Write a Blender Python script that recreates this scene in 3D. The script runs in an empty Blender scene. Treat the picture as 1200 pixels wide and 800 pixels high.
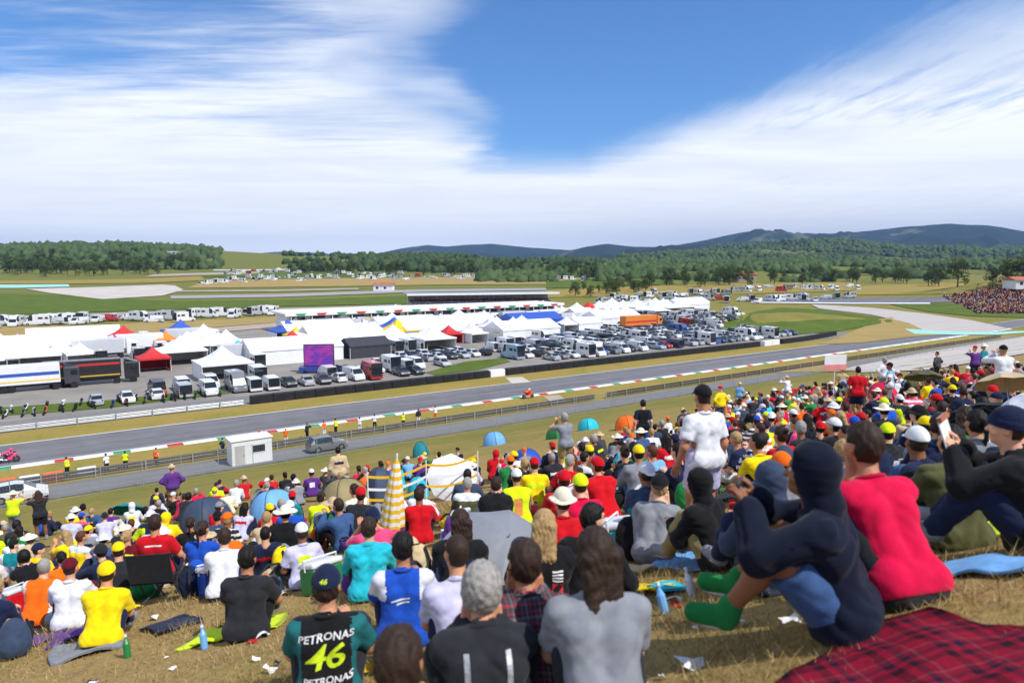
import bpy, bmesh, math, random
import numpy as np
from mathutils import Vector, Matrix, Euler
from mathutils.bvhtree import BVHTree

SC = bpy.context.scene
COL = SC.collection
R = math.radians
rnd = random.Random(46)

# ------------------------------------------------------------------ camera
CAM_Z, PITCH, FPX = 19.0, R(6.42), 800.0
cam = bpy.data.cameras.new('camera')
cam.sensor_width = 36.0
cam.lens = 24.0
cam.clip_start = 0.1
cam.clip_end = 40000
camo = bpy.data.objects.new('camera', cam)
COL.objects.link(camo)
camo.location = (0, 0, CAM_Z)
camo.rotation_euler = (R(90) - PITCH, 0, 0)
cam.dof.use_dof = True
cam.dof.focus_distance = 95.0
cam.dof.aperture_fstop = 2.0
SC.camera = camo

# ------------------------------------------------------------------ light
SUN_DIR = Vector((0.62, -0.42, 0.95)).normalized()      # towards the sun
SUN_EL = math.asin(SUN_DIR.z)
SUN_AZ = math.atan2(SUN_DIR.x, SUN_DIR.y)
sun = bpy.data.lights.new('sun', 'SUN')
sun.energy = 3.6
sun.angle = R(0.6)
sun.color = (1.0, 0.955, 0.88)
suno = bpy.data.objects.new('sun', sun)
COL.objects.link(suno)
suno.rotation_euler = (-SUN_DIR).to_track_quat('-Z', 'Y').to_euler()
suno.location = (30, -30, 80)
SC.view_settings.view_transform = 'Standard'
SC.view_settings.look = 'None'
SC.view_settings.exposure = 0.42
SC.view_settings.gamma = 1.0
SC.render.engine = 'CYCLES'
SC.cycles.use_denoising = True
SC.cycles.max_bounces = 6
SC.cycles.diffuse_bounces = 3
SC.cycles.transparent_max_bounces = 8
SC.cycles.volume_bounces = 0


def nodes_of(tree):
    N, L = tree.nodes, tree.links

    def n(kind, **kw):
        x = N.new(kind)
        for k, v in kw.items():
            if k == 'ins':
                for a, b in v.items():
                    if isinstance(b, bpy.types.NodeSocket):
                        L.new(b, x.inputs[a])
                    else:
                        x.inputs[a].default_value = b
            else:
                setattr(x, k, v)
        return x
    return n, L


def math_node(n, op, a, b=None, clamp=False):
    ins = {0: a}
    if b is not None:
        ins[1] = b
    return n('ShaderNodeMath', operation=op, use_clamp=clamp, ins=ins).outputs[0]


def make_world():
    w = bpy.data.worlds.new('World')
    SC.world = w
    w.use_nodes = True
    w.node_tree.nodes.clear()
    n, L = nodes_of(w.node_tree)
    M = lambda op, a, b=None, c=False: math_node(n, op, a, b, c)
    sky = n('ShaderNodeTexSky', sky_type='NISHITA')
    sky.sun_disc = False
    sky.sun_elevation = SUN_EL
    sky.sun_rotation = SUN_AZ
    sky.altitude = 300
    sky.air_density = 1.0
    sky.dust_density = 0.6
    sky.ozone_density = 3.0
    tc = n('ShaderNodeTexCoord').outputs['Generated']
    sep = n('ShaderNodeSeparateXYZ', ins={0: tc})
    x, y, z = sep.outputs
    zz = M('MAXIMUM', z, 0.012)
    # position where the view ray meets a cloud sheet one unit up
    u = M('DIVIDE', x, M('ADD', zz, 0.03))
    v = M('DIVIDE', y, M('ADD', zz, 0.03))
    uv = n('ShaderNodeCombineXYZ', ins={0: u, 1: v, 2: 0.0}).outputs[0]

    def noise(scale, loc, sc, detail=5, rough=0.55, dist=0.0, rot=0.0):
        mp = n('ShaderNodeMapping', ins={0: uv, 'Location': loc, 'Rotation': (0, 0, rot), 'Scale': sc})
        t = n('ShaderNodeTexNoise', ins={'Vector': mp.outputs[0], 'Scale': scale, 'Detail': detail,
                                         'Roughness': rough, 'Distortion': dist})
        return t.outputs['Fac']
    broad = noise(0.42, (3.1, 1.7, 0), (0.8, 1.0, 1), 4, 0.5, 0.4)
    streak = noise(1.3, (0.4, 7.0, 0), (0.35, 1.35, 1), 7, 0.6, 0.6, R(-10))
    fine = noise(4.5, (2.0, 1.0, 0), (0.35, 1.5, 1), 6, 0.62, 0.3, R(-14))
    # streaks that run up and away to the east
    mp2 = n('ShaderNodeMapping', ins={0: uv, 'Rotation': (0, 0, R(-16)), 'Scale': (2.6, 0.55, 1)})
    st2 = n('ShaderNodeTexNoise', ins={'Vector': mp2.outputs[0], 'Scale': 1.5, 'Detail': 7, 'Roughness': 0.62, 'Distortion': 0.5}).outputs['Fac']
    az0 = M('DIVIDE', x, M('MAXIMUM', y, 0.05))
    east = n('ShaderNodeMapRange', interpolation_type='SMOOTHSTEP', ins={0: az0, 1: -0.05, 2: 0.45, 3: 0.0, 4: 1.0}).outputs[0]
    streak = M('ADD', M('MULTIPLY', streak, M('SUBTRACT', 1.0, east)), M('MULTIPLY', st2, east))
    fe = n('ShaderNodeTexNoise', ins={'Vector': mp2.outputs[0], 'Scale': 4.2, 'Detail': 6, 'Roughness': 0.62, 'Distortion': 0.3}).outputs['Fac']
    fine = M('ADD', M('MULTIPLY', fine, M('SUBTRACT', 1.0, east)), M('MULTIPLY', fe, east))
    # one long opening in the cloud sheet, wedge shaped with ragged edges
    wob = M('ADD', M('MULTIPLY', M('SUBTRACT', streak, 0.5), 1.3), M('ADD', M('MULTIPLY', M('SUBTRACT', broad, 0.5), 1.6), M('MULTIPLY', M('SUBTRACT', fine, 0.5), 1.1)))
    edge = noise(1.1, (5.0, 2.5, 0), (1.0, 0.8, 1), 3, 0.5, 0.2)
    e_l = M('ADD', M('ADD', u, 0.20), M('MULTIPLY', M('SUBTRACT', edge, 0.5), 1.7))
    e_r = M('SUBTRACT', M('SUBTRACT', 1.58, M('MULTIPLY', M('SUBTRACT', v, 2.4), 0.27)), u)
    e_t = M('MULTIPLY', M('SUBTRACT', 5.9, v), 0.45)
    e = M('ADD', M('MINIMUM', M('MINIMUM', e_l, e_r), e_t), wob)
    gap = n('ShaderNodeMapRange', interpolation_type='SMOOTHSTEP', ins={0: e, 1: -0.65, 2: 0.75, 3: 1.0, 4: 0.0}).outputs[0]
    # thinner cloud high up on the west side
    du2 = M('ADD', u, 1.95)
    dv2 = M('SUBTRACT', v, 2.2)
    e2 = M('ADD', M('POWER', M('ABSOLUTE', M('DIVIDE', du2, 1.0)), 2.0), M('POWER', M('ABSOLUTE', M('DIVIDE', dv2, 1.1)), 2.0))
    thin = n('ShaderNodeMapRange', interpolation_type='SMOOTHSTEP', ins={0: e2, 1: 0.1, 2: 2.6, 3: 0.34, 4: 0.0}).outputs[0]
    cov = M('ADD', M('MULTIPLY', broad, 0.66), M('ADD', M('MULTIPLY', streak, 0.62), M('MULTIPLY', fine, 0.58)))
    cov = M('SUBTRACT', M('ADD', cov, M('MULTIPLY', M('SUBTRACT', gap, 1.0), 0.70)), thin)
    low = n('ShaderNodeMapRange', interpolation_type='SMOOTHSTEP', ins={0: z, 1: 0.10, 2: 0.24, 3: 0.30, 4: 0.0}).outputs[0]
    cov = M('ADD', cov, low)
    fac = n('ShaderNodeMapRange', interpolation_type='SMOOTHSTEP', ins={0: cov, 1: 0.48, 2: 1.10, 3: 0.0, 4: 0.97}).outputs[0]
    # cloud colour: white tops, lilac grey where thick, grey base over the mountains to the north-east
    shade = noise(0.8, (9.0, 4.0, 0), (0.5, 1.0, 1), 6, 0.6, 0.5)
    sh = n('ShaderNodeMapRange', interpolation_type='SMOOTHSTEP', ins={0: shade, 1: 0.36, 2: 0.62, 3: 0.0, 4: 1.0}).outputs[0]
    sh = M('MULTIPLY', sh, n('ShaderNodeMapRange', interpolation_type='SMOOTHSTEP', ins={0: z, 1: 0.07, 2: 0.24, 3: 0.25, 4: 1.0}).outputs[0])
    c1 = n('ShaderNodeMix', data_type='RGBA', ins={'Factor': sh, 6: (8.5, 8.7, 9.0, 1), 7: (6.1, 6.7, 7.7, 1)}).outputs[2]
    az = M('DIVIDE', x, M('MAXIMUM', y, 0.05))
    azf = n('ShaderNodeMapRange', interpolation_type='SMOOTHSTEP', ins={0: az, 1: -0.25, 2: 0.35, 3: 0.0, 4: 1.0}).outputs[0]
    els = M('ADD', z, M('MULTIPLY', M('SUBTRACT', streak, 0.5), 0.05))
    elf = n('ShaderNodeMapRange', interpolation_type='SMOOTHSTEP', ins={0: els, 1: 0.035, 2: 0.105, 3: 1.0, 4: 0.0}).outputs[0]
    base = M('MULTIPLY', azf, elf)
    c2 = n('ShaderNodeMix', data_type='RGBA', ins={'Factor': M('MULTIPLY', base, 0.9), 6: c1, 7: (6.6, 6.9, 7.5, 1)}).outputs[2]
    hz = n('ShaderNodeMapRange', interpolation_type='SMOOTHSTEP', ins={0: z, 1: 0.0, 2: 0.09, 3: 1.0, 4: 0.0}).outputs[0]
    c3 = n('ShaderNodeMix', data_type='RGBA', ins={'Factor': M('MULTIPLY', M('MULTIPLY', hz, M('SUBTRACT', 1.0, azf)), 0.75),
                                                  6: c2, 7: (11.0, 11.5, 12.0, 1)}).outputs[2]
    # a slightly deeper blue than the model gives
    hue = n('ShaderNodeMix', data_type='RGBA', blend_type='MULTIPLY', ins={'Factor': 1.0, 6: sky.outputs[0], 7: (0.56, 0.87, 1.20, 1)}).outputs[2]
    mix = n('ShaderNodeMix', data_type='RGBA', ins={'Factor': fac, 6: hue, 7: c3}).outputs[2]
    bg = n('ShaderNodeBackground', ins={0: mix, 1: 0.1})
    out = n('ShaderNodeOutputWorld')
    L.new(bg.outputs[0], out.inputs[0])


make_world()


# ------------------------------------------------------------------ helpers: objects
def tag(o, label=None, cat=None, group=None, kind=None):
    if label: o['label'] = label
    if cat: o['category'] = cat
    if group: o['group'] = group
    if kind: o['kind'] = kind
    return o


def link(o, parent=None):
    COL.objects.link(o)
    if parent is not None:
        o.parent = parent
    return o


def empty(name, loc=(0, 0, 0), rz=0.0, scale=1.0):
    o = bpy.data.objects.new(name, None)
    o.empty_display_size = 0.2
    COL.objects.link(o)
    o.location = loc
    o.rotation_euler = (0, 0, rz)
    o.scale = (scale,) * 3
    return o


def mesh_from(name, verts, faces, mats=None, midx=None, smooth=False):
    me = bpy.data.meshes.new(name)
    verts = np.asarray(verts, dtype=np.float32)
    if isinstance(faces, np.ndarray):
        nf, k = faces.shape
        me.vertices.add(len(verts))
        me.vertices.foreach_set('co', verts.ravel())
        me.loops.add(nf * k)
        me.loops.foreach_set('vertex_index', faces.astype(np.int32).ravel())
        me.polygons.add(nf)
        me.polygons.foreach_set('loop_start', np.arange(0, nf * k, k, dtype=np.int32))
        me.update(calc_edges=True)
    else:
        me.from_pydata([tuple(map(float, v)) for v in verts], [], faces)
    for m in (mats or []):
        me.materials.append(m)
    if midx is not None:
        me.polygons.foreach_set('material_index', np.asarray(midx, dtype=np.int32))
    if smooth:
        me.polygons.foreach_set('use_smooth', np.ones(len(me.polygons), dtype=bool))
    me.update()
    return me


def obj(name, me, parent=None, loc=None, rot=None, color=None):
    o = bpy.data.objects.new(name, me)
    link(o, parent)
    if loc is not None: o.location = loc
    if rot is not None: o.rotation_euler = rot
    if color is not None: o.color = (*color[:3], 1)
    return o


def copy_tree(o, parent=None):
    c = o.copy()
    link(c, parent)
    for ch in o.children:
        copy_tree(ch, c)
    return c


class MB:
    """collects simple solids and links them as one mesh"""
    def __init__(self):
        self.v, self.f, self.m = [], [], []

    def add(self, vs, fs, mi=0):
        b = len(self.v)
        self.v += [tuple(p) for p in vs]
        self.f += [tuple(i + b for i in f) for f in fs]
        self.m += [mi] * len(fs)
        return self

    def box(self, c, s, rz=0.0, mi=0, mat=None):
        hx, hy, hz = s[0] / 2, s[1] / 2, s[2] / 2
        vs = [Vector((sx * hx, sy * hy, sz * hz)) for sz in (-1, 1) for sy in (-1, 1) for sx in (-1, 1)]
        m = Matrix.Translation(Vector(c)) @ (mat if mat is not None else Matrix.Rotation(rz, 4, 'Z'))
        return self.add([m @ p for p in vs], [(0, 2, 3, 1), (4, 5, 7, 6), (0, 1, 5, 4), (2, 6, 7, 3), (0, 4, 6, 2), (1, 3, 7, 5)], mi)

    def bevbox(self, c, s, b=0.02, rz=0.0, mi=0):
        bm = bmesh.new()
        bmesh.ops.create_cube(bm, size=1.0)
        for v in bm.verts: v.co = Vector((v.co.x * s[0], v.co.y * s[1], v.co.z * s[2]))
        bmesh.ops.bevel(bm, geom=list(bm.edges), offset=b, segments=2, affect='EDGES', profile=0.5)
        m = Matrix.Translation(Vector(c)) @ Matrix.Rotation(rz, 4, 'Z')
        bm.verts.index_update()
        self.add([m @ v.co for v in bm.verts], [[v.index for v in f.verts] for f in bm.faces], mi)
        bm.free()
        return self

    def tube(self, pts, r, n=6, mi=0, caps=True):
        pts = [Vector(p) for p in pts]
        rs = r if isinstance(r, (list, tuple)) else [r] * len(pts)
        rings = []
        vs, fs = [], []
        for i, p in enumerate(pts):
            d = (pts[min(i + 1, len(pts) - 1)] - pts[max(i - 1, 0)]).normalized()
            a = d.orthogonal().normalized() if i == 0 else (rings[-1] - rings[-1].dot(d) * d).normalized()
            rings.append(a)
            b = d.cross(a)
            for k in range(n):
                t = 2 * math.pi * k / n
                vs.append(p + (a * math.cos(t) + b * math.sin(t)) * rs[i])
        for i in range(len(pts) - 1):
            for k in range(n):
                fs.append((i * n + k, i * n + (k + 1) % n, (i + 1) * n + (k + 1) % n, (i + 1) * n + k))
        if caps:
            fs.append(tuple(range(n - 1, -1, -1)))
            fs.append(tuple((len(pts) - 1) * n + k for k in range(n)))
        return self.add(vs, fs, mi)

    def lathe(self, prof, n=16, c=(0, 0, 0), axis='Z', mi=0, sx=1.0, sy=1.0):
        vs, fs = [], []
        for r, h in prof:
            for k in range(n):
                t = 2 * math.pi * k / n
                p = (r * math.cos(t) * sx, r * math.sin(t) * sy, h)
                if axis == 'X': p = (h, p[0], p[1])
                if axis == 'Y': p = (p[1], h, p[0])
                vs.append((p[0] + c[0], p[1] + c[1], p[2] + c[2]))
        m = len(prof)
        for i in range(m - 1):
            for k in range(n):
                fs.append((i * n + k, i * n + (k + 1) % n, (i + 1) * n + (k + 1) % n, (i + 1) * n + k))
        if prof[0][0] > 1e-5: fs.append(tuple(range(n - 1, -1, -1)))
        if prof[-1][0] > 1e-5: fs.append(tuple((m - 1) * n + k for k in range(n)))
        return self.add(vs, fs, mi)

    def mesh(self, name, mats, smooth=False):
        return mesh_from(name, self.v, self.f, mats if isinstance(mats, (list, tuple)) else [mats], self.m, smooth)

    def build(self, name, mats, parent=None, loc=None, rot=None, smooth=False, color=None):
        return obj(name, self.mesh(name, mats, smooth), parent, loc, rot, color)


def lin(h):
    h = h.lstrip('#')
    out = []
    for i in (0, 2, 4):
        c = int(h[i:i + 2], 16) / 255
        out.append(c / 12.92 if c <= 0.04045 else ((c + 0.055) / 1.055) ** 2.4)
    return tuple(out)


# ------------------------------------------------------------------ materials
def new_mat(name):
    m = bpy.data.materials.new(name)
    m.use_nodes = True
    m.node_tree.nodes.clear()
    n, L = nodes_of(m.node_tree)
    return m, n, L


def finish(n, L, color, rough=0.8, bump=None, spec=0.3, metal=0.0, emis=None, **kw):
    b = n('ShaderNodeBsdfPrincipled')
    for key, val in (('Base Color', color), ('Roughness', rough), ('Specular IOR Level', spec), ('Metallic', metal)):
        if isinstance(val, bpy.types.NodeSocket):
            L.new(val, b.inputs[key])
        else:
            b.inputs[key].default_value = (*val, 1) if isinstance(val, tuple) and len(val) == 3 else val
    for k, v in kw.items():
        b.inputs[k].default_value = v
    if emis is not None:
        if isinstance(emis[0], bpy.types.NodeSocket): L.new(emis[0], b.inputs['Emission Color'])
        else: b.inputs['Emission Color'].default_value = (*emis[0], 1)
        b.inputs['Emission Strength'].default_value = emis[1]
    if bump is not None:
        bp = n('ShaderNodeBump', ins={'Strength': bump[1], 'Distance': bump[2]})
        L.new(bump[0], bp.inputs['Height'])
        L.new(bp.outputs[0], b.inputs['Normal'])
    o = n('ShaderNodeOutputMaterial')
    L.new(b.outputs[0], o.inputs[0])
    return b


def noise_of(n, coord, scale, detail=4, rough=0.55, sc=(1, 1, 1), dist=0.0):
    mp = n('ShaderNodeMapping', ins={0: coord, 'Scale': sc})
    return n('ShaderNodeTexNoise', ins={'Vector': mp.outputs[0], 'Scale': scale, 'Detail': detail, 'Roughness': rough, 'Distortion': dist}).outputs['Fac']


def ramp(n, fac, stops):
    r = n('ShaderNodeValToRGB', ins={0: fac})
    el = r.color_ramp.elements
    while len(el) < len(stops): el.new(0.5)
    for e, (p, c) in zip(el, stops):
        e.position = p
        e.color = (*c, 1) if len(c) == 3 else c
    return r.outputs[0]


def mixc(n, f, a, b, mode='MIX'):
    ins = {'Factor': f}
    ins[6] = (*a, 1) if isinstance(a, tuple) and len(a) == 3 else a
    ins[7] = (*b, 1) if isinstance(b, tuple) and len(b) == 3 else b
    return n('ShaderNodeMix', data_type='RGBA', blend_type=mode, ins=ins).outputs[2]


def m_plain(name, col, rough=0.6, var=0.18, scale=3.0, bump=0.0, spec=0.3, metal=0.0, coord='Object', bscale=None):
    m, n, L = new_mat(name)
    tc = n('ShaderNodeTexCoord').outputs[coord]
    f = noise_of(n, tc, scale, 5)
    lo = tuple(c * (1 - var) for c in col)
    hi = tuple(min(1, c * (1 + var)) for c in col)
    c = ramp(n, f, [(0.3, lo), (0.7, hi)])
    bp = None
    if bump:
        bp = (noise_of(n, tc, bscale or scale * 8, 4), bump, 0.02)
    finish(n, L, c, rough, bp, spec, metal)
    return m


def m_object(name, rough=0.85, var=0.14, scale=9.0, bump=0.25, bscale=30.0, spec=0.2, sheen=0.0, metal=0.0, coat=0.0, dist=0.01):
    """a finish whose colour is the object's own colour"""
    m, n, L = new_mat(name)
    tc = n('ShaderNodeTexCoord').outputs['Object']
    oc = n('ShaderNodeObjectInfo').outputs['Color']
    f = noise_of(n, tc, scale, 5)
    g = n('ShaderNodeMapRange', ins={0: f, 1: 0.25, 2: 0.75, 3: 1 - var, 4: 1 + var}).outputs[0]
    k = n('ShaderNodeCombineXYZ', ins={0: g, 1: g, 2: g}).outputs[0]
    c = mixc(n, 1.0, oc, k, 'MULTIPLY')
    bp = (noise_of(n, tc, bscale, 4, 0.6), bump, dist) if bump else None
    b = finish(n, L, c, rough, bp, spec, metal)
    if sheen: b.inputs['Sheen Weight'].default_value = sheen
    if coat:
        b.inputs['Coat Weight'].default_value = coat
        b.inputs['Coat Roughness'].default_value = 0.06
    return m


MAT = {}
MAT['fabric'] = m_object('clothing_fabric', 0.92, 0.20, 11.0, 0.35, 70.0, 0.12, sheen=0.08, dist=0.004)
MAT['skin'] = m_object('skin', 0.55, 0.10, 12.0, 0.1, 60.0, 0.35)
MAT['hair'] = m_object('hair', 0.6, 0.35, 40.0, 0.6, 90.0, 0.3)
MAT['nylon'] = m_object('tent_nylon', 0.6, 0.10, 2.0, 0.3, 6.0, 0.3, dist=0.04)
MAT['paint'] = m_object('vehicle_paint', 0.35, 0.05, 2.0, 0.0, spec=0.5, coat=0.5)
MAT['plastic'] = m_object('coloured_plastic', 0.4, 0.08, 5.0, 0.05, 30.0, 0.4)
MAT['eye'] = m_plain('eye_white', (0.75, 0.73, 0.7), 0.2)
MAT['iris'] = m_plain('dark_iris', (0.03, 0.02, 0.015), 0.15)
MAT['rubber'] = m_plain('black_rubber', (0.02, 0.02, 0.021), 0.75, 0.3)
MAT['metal'] = m_plain('brushed_steel', (0.5, 0.5, 0.52), 0.35, 0.1, metal=0.9)
MAT['darkmetal'] = m_plain('dark_painted_metal', (0.05, 0.05, 0.055), 0.5, 0.2)
MAT['galv'] = m_plain('galvanised_steel', (0.38, 0.39, 0.40), 0.5, 0.15, metal=0.4)
MAT['white'] = m_plain('white_painted_metal', (0.78, 0.78, 0.78), 0.5, 0.05)
MAT['whitepvc'] = m_plain('white_marquee_cloth', (0.80, 0.80, 0.80), 0.6, 0.05, 0.6, 0.3, bscale=1.2)
MAT['print_white'] = m_plain('white_print', (0.75, 0.75, 0.75), 0.7, 0.08)
MAT['print_neon'] = m_plain('neon_yellow_print', (0.62, 0.80, 0.02), 0.7, 0.06)
MAT['print_red'] = m_plain('red_print', (0.5, 0.015, 0.03), 0.7, 0.1)
m, n, L = new_mat('car_glass')
finish(n, L, (0.02, 0.025, 0.03), 0.06, None, 0.6)
MAT['glass'] = m


# ------------------------------------------------------------------ terrain
def dcoord(x, y): return -0.579 * x + 0.815 * y
def scoord(x, y): return 0.815 * x + 0.579 * y
def XY(s, d): return (0.815 * s - 0.579 * d, 0.579 * s + 0.815 * d)


def H(x, y):
    """ground height; works on floats and arrays"""
    x = np.asarray(x, dtype=np.float64)
    y = np.asarray(y, dtype=np.float64)
    d = dcoord(x, y)
    s = scoord(x, y)
    dn = np.maximum(d, -60)
    a = 17.4 - 0.2625 * dn - 0.55 * (1 - np.exp(-np.maximum(dn, 0) / 5.0))
    hill = 0.5 * (a + np.sqrt(a * a + 0.5))
    und = 0.05 * np.sin(x * 0.9 + 0.6 * np.sin(y * .5)) * np.sin(y * 0.7 + 1.3) + 0.12 * np.sin(x * 0.21 + 1) * np.sin(y * 0.17)
    hill = hill + und * np.clip(a / 3, 0, 1)
    # valley floor rising away behind the paddock
    t = np.maximum(y - 290, 0)
    far = 0.019 * t * t / (t + 60.0)
    far = np.where(far > 22, 22 + 10 * np.tanh((far - 22) / 10), far)
    far = far + 34 * np.exp(-((x + 760) / 430) ** 2 - ((y - 1250) / 300) ** 2)
    far = far + 12 * np.exp(-((x + 120) / 260) ** 2 - ((y - 1150) / 220) ** 2)
    far = far + 13 * np.exp(-((x - 275) / 55) ** 2 - ((y - 345) / 45) ** 2)
    far = far + 3.2 * np.exp(-((x - 92) / 26) ** 2 - ((y - 226) / 15) ** 2)
    far = far + 10 * np.exp(-((x - 300) / 300) ** 2 - ((y - 900) / 200) ** 2)
    return hill + far + 0.36 * np.exp(-((x - 2.5) / 2.3) ** 2 - ((y - 3.0) / 1.9) ** 2)


def Hs(x, y):
    """the same height for one point, in plain arithmetic"""
    ex, sn = math.exp, math.sin
    d = -0.579 * x + 0.815 * y
    dn = max(d, -60)
    a = 17.4 - 0.2625 * dn - 0.55 * (1 - ex(-max(dn, 0) / 5.0))
    h = 0.5 * (a + math.sqrt(a * a + 0.5))
    if a > 0:
        h += (0.05 * sn(x * 0.9 + 0.6 * sn(y * .5)) * sn(y * 0.7 + 1.3) + 0.12 * sn(x * 0.21 + 1) * sn(y * 0.17)) * min(a / 3, 1)
    t = max(y - 290, 0)
    f = 0.019 * t * t / (t + 60.0)
    if f > 22: f = 22 + 10 * math.tanh((f - 22) / 10)
    for amp, cx, wx, cy, wy in ((34, -760, 430, 1250, 300), (12, -120, 260, 1150, 220), (13, 275, 55, 345, 45), (3.2, 92, 26, 226, 15), (10, 300, 300, 900, 200)):
        e = ((x - cx) / wx) ** 2 + ((y - cy) / wy) ** 2
        if e < 30: f += amp * ex(-e)
    return h + f + 0.36 * ex(-min(50, ((x - 2.5) / 2.3) ** 2 + ((y - 3.0) / 1.9) ** 2))


def ray(px, py):
    dx, dy = (px - 600) / FPX, (400 - py) / FPX
    c, s = math.cos(PITCH), math.sin(PITCH)
    return Vector((dx, c + dy * s, -s + dy * c))


def hit(px, py, tmax=6000.0):
    """the point of the ground seen at that place of the photograph"""
    r = ray(px, py)
    t, step = 1.0, 0.2
    while t < tmax:
        p = r * t
        if CAM_Z + p.z < Hs(p.x, p.y):
            lo, hi = t - step, t
            for _ in range(18):
                m = (lo + hi) / 2
                p = r * m
                if CAM_Z + p.z < Hs(p.x, p.y): hi = m
                else: lo = m
            p = r * hi
            return Vector((p.x, p.y, Hs(p.x, p.y)))
        step = 0.2 + t * 0.012
        t += step
    p = r * tmax
    return Vector((p.x, p.y, Hs(p.x, p.y)))


def ground_at(px, depth):
    x = (px - 600) / FPX * depth
    return Vector((x, depth, Hs(x, depth)))


def project(p):
    v = Vector(p) - Vector((0, 0, CAM_Z))
    c, s = math.cos(PITCH), math.sin(PITCH)
    f = v.y * c - v.z * s
    return (600 + FPX * v.x / max(f, .01), 400 - FPX * (v.y * s + v.z * c) / max(f, .01), f)
# ------------------------------------------------------------------ ground
def grass_material(name, a, b, c, dry=0.5, fade=False):
    m, n, L = new_mat(name)
    pos = n('ShaderNodeNewGeometry').outputs['Position']
    f1 = noise_of(n, pos, 0.13, 6, 0.62, dist=0.6)
    f2 = noise_of(n, pos, 1.6, 6, 0.65)
    f3 = noise_of(n, pos, 14.0, 5, 0.7)
    k = math_node(n, 'ADD', math_node(n, 'MULTIPLY', f1, 0.55), math_node(n, 'MULTIPLY', f2, 0.45))
    if fade:
        dt = n('ShaderNodeVectorMath', operation='DOT_PRODUCT', ins={0: pos, 1: (-0.579, 0.815, 0)}).outputs['Value']
        g = n('ShaderNodeMapRange', ins={0: dt, 1: 14.0, 2: 56.0, 3: 0.13, 4: -0.12}).outputs[0]
        k = math_node(n, 'ADD', k, g)
        g2 = n('ShaderNodeMapRange', ins={0: dt, 1: 190.0, 2: 420.0, 3: 0.0, 4: -0.13}).outputs[0]
        k = math_node(n, 'ADD', k, g2)
    col = ramp(n, k, [(dry - 0.22, a), (dry, b), (dry + 0.2, c)])
    if fade:
        f4 = noise_of(n, pos, 0.9, 5, 0.6, dist=1.0)
        soil = n('ShaderNodeMapRange', ins={0: f4, 1: 0.60, 2: 0.70, 3: 0.0, 4: 0.7}).outputs[0]
        soil = math_node(n, 'MULTIPLY', soil, n('ShaderNodeMapRange', ins={0: dt, 1: 8.0, 2: 30.0, 3: 1.0, 4: 0.0}).outputs[0])
        col = mixc(n, soil, col, (0.21, 0.145, 0.085))
    g3 = n('ShaderNodeMapRange', ins={0: f3, 1: 0.25, 2: 0.75, 3: 0.62, 4: 1.3}).outputs[0]
    col = mixc(n, 1.0, col, n('ShaderNodeCombineXYZ', ins={0: g3, 1: g3, 2: g3}).outputs[0], 'MULTIPLY')
    finish(n, L, col, 0.95, (f3, 0.7, 0.05), 0.1)
    return m


STRAW, OLIVE, GREEN = (0.38, 0.255, 0.10), (0.27, 0.215, 0.055), (0.155, 0.17, 0.035)
MAT['ground'] = grass_material('dry_hill_grass', GREEN, OLIVE, STRAW, 0.47, True)
MAT['verge'] = grass_material('verge_grass', (0.16, 0.165, 0.03), (0.30, 0.235, 0.055), (0.40, 0.245, 0.09), 0.48)
MAT['lush'] = grass_material('lush_grass', (0.06, 0.10, 0.013), (0.10, 0.145, 0.022), (0.18, 0.19, 0.04), 0.52)
MAT['golden'] = grass_material('golden_field', (0.22, 0.19, 0.05), (0.34, 0.25, 0.085), (0.42, 0.29, 0.12), 0.45)


def grid_sheet(name, xs, ys, f, mat, kind='structure', off=0.0):
    X, Y = np.meshgrid(xs, ys)
    Z = f(X, Y) + off
    nx, ny = len(xs), len(ys)
    v = np.stack([X.ravel(), Y.ravel(), Z.ravel()], 1)
    i = np.arange(nx * ny).reshape(ny, nx)
    q = np.stack([i[:-1, :-1].ravel(), i[:-1, 1:].ravel(), i[1:, 1:].ravel(), i[1:, :-1].ravel()], 1)
    return tag(obj(name, mesh_from(name, v, q, [mat], smooth=True)), kind=kind)


def spread_axis(lo, hi, near, n):
    t = np.linspace(np.arcsinh(lo / near), np.arcsinh(hi / near), n)
    return np.sinh(t) * near


grid_sheet('terrain', spread_axis(-11500, 11500, 22, 420), spread_axis(-70, 11500, 22, 460), H, MAT['ground'])


def asphalt(name, base, var=0.12, streak=True):
    m, n, L = new_mat(name)
    pos = n('ShaderNodeNewGeometry').outputs['Position']
    s = n('ShaderNodeVectorMath', operation='DOT_PRODUCT', ins={0: pos, 1: (0.815, 0.579, 0)}).outputs['Value']
    d = n('ShaderNodeVectorMath', operation='DOT_PRODUCT', ins={0: pos, 1: (-0.579, 0.815, 0)}).outputs['Value']
    sd = n('ShaderNodeCombineXYZ', ins={0: s, 1: d, 2: 0.0}).outputs[0]
    f1 = noise_of(n, sd, 1.0, 5, 0.6, sc=(0.012, 0.9, 1)) if streak else noise_of(n, pos, 0.1, 5)
    f2 = noise_of(n, pos, 0.35, 6, 0.6)
    f3 = noise_of(n, pos, 60, 3)
    k = math_node(n, 'ADD', math_node(n, 'MULTIPLY', f1, 0.7), math_node(n, 'MULTIPLY', f2, 0.3))
    col = ramp(n, k, [(0.3, tuple(c * (1 - 2 * var) for c in base)), (0.52, base), (0.72, tuple(c * (1 + 1.6 * var) for c in base))])
    finish(n, L, col, 0.85, (f3, 0.3, 0.01), 0.25)
    return m


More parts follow.
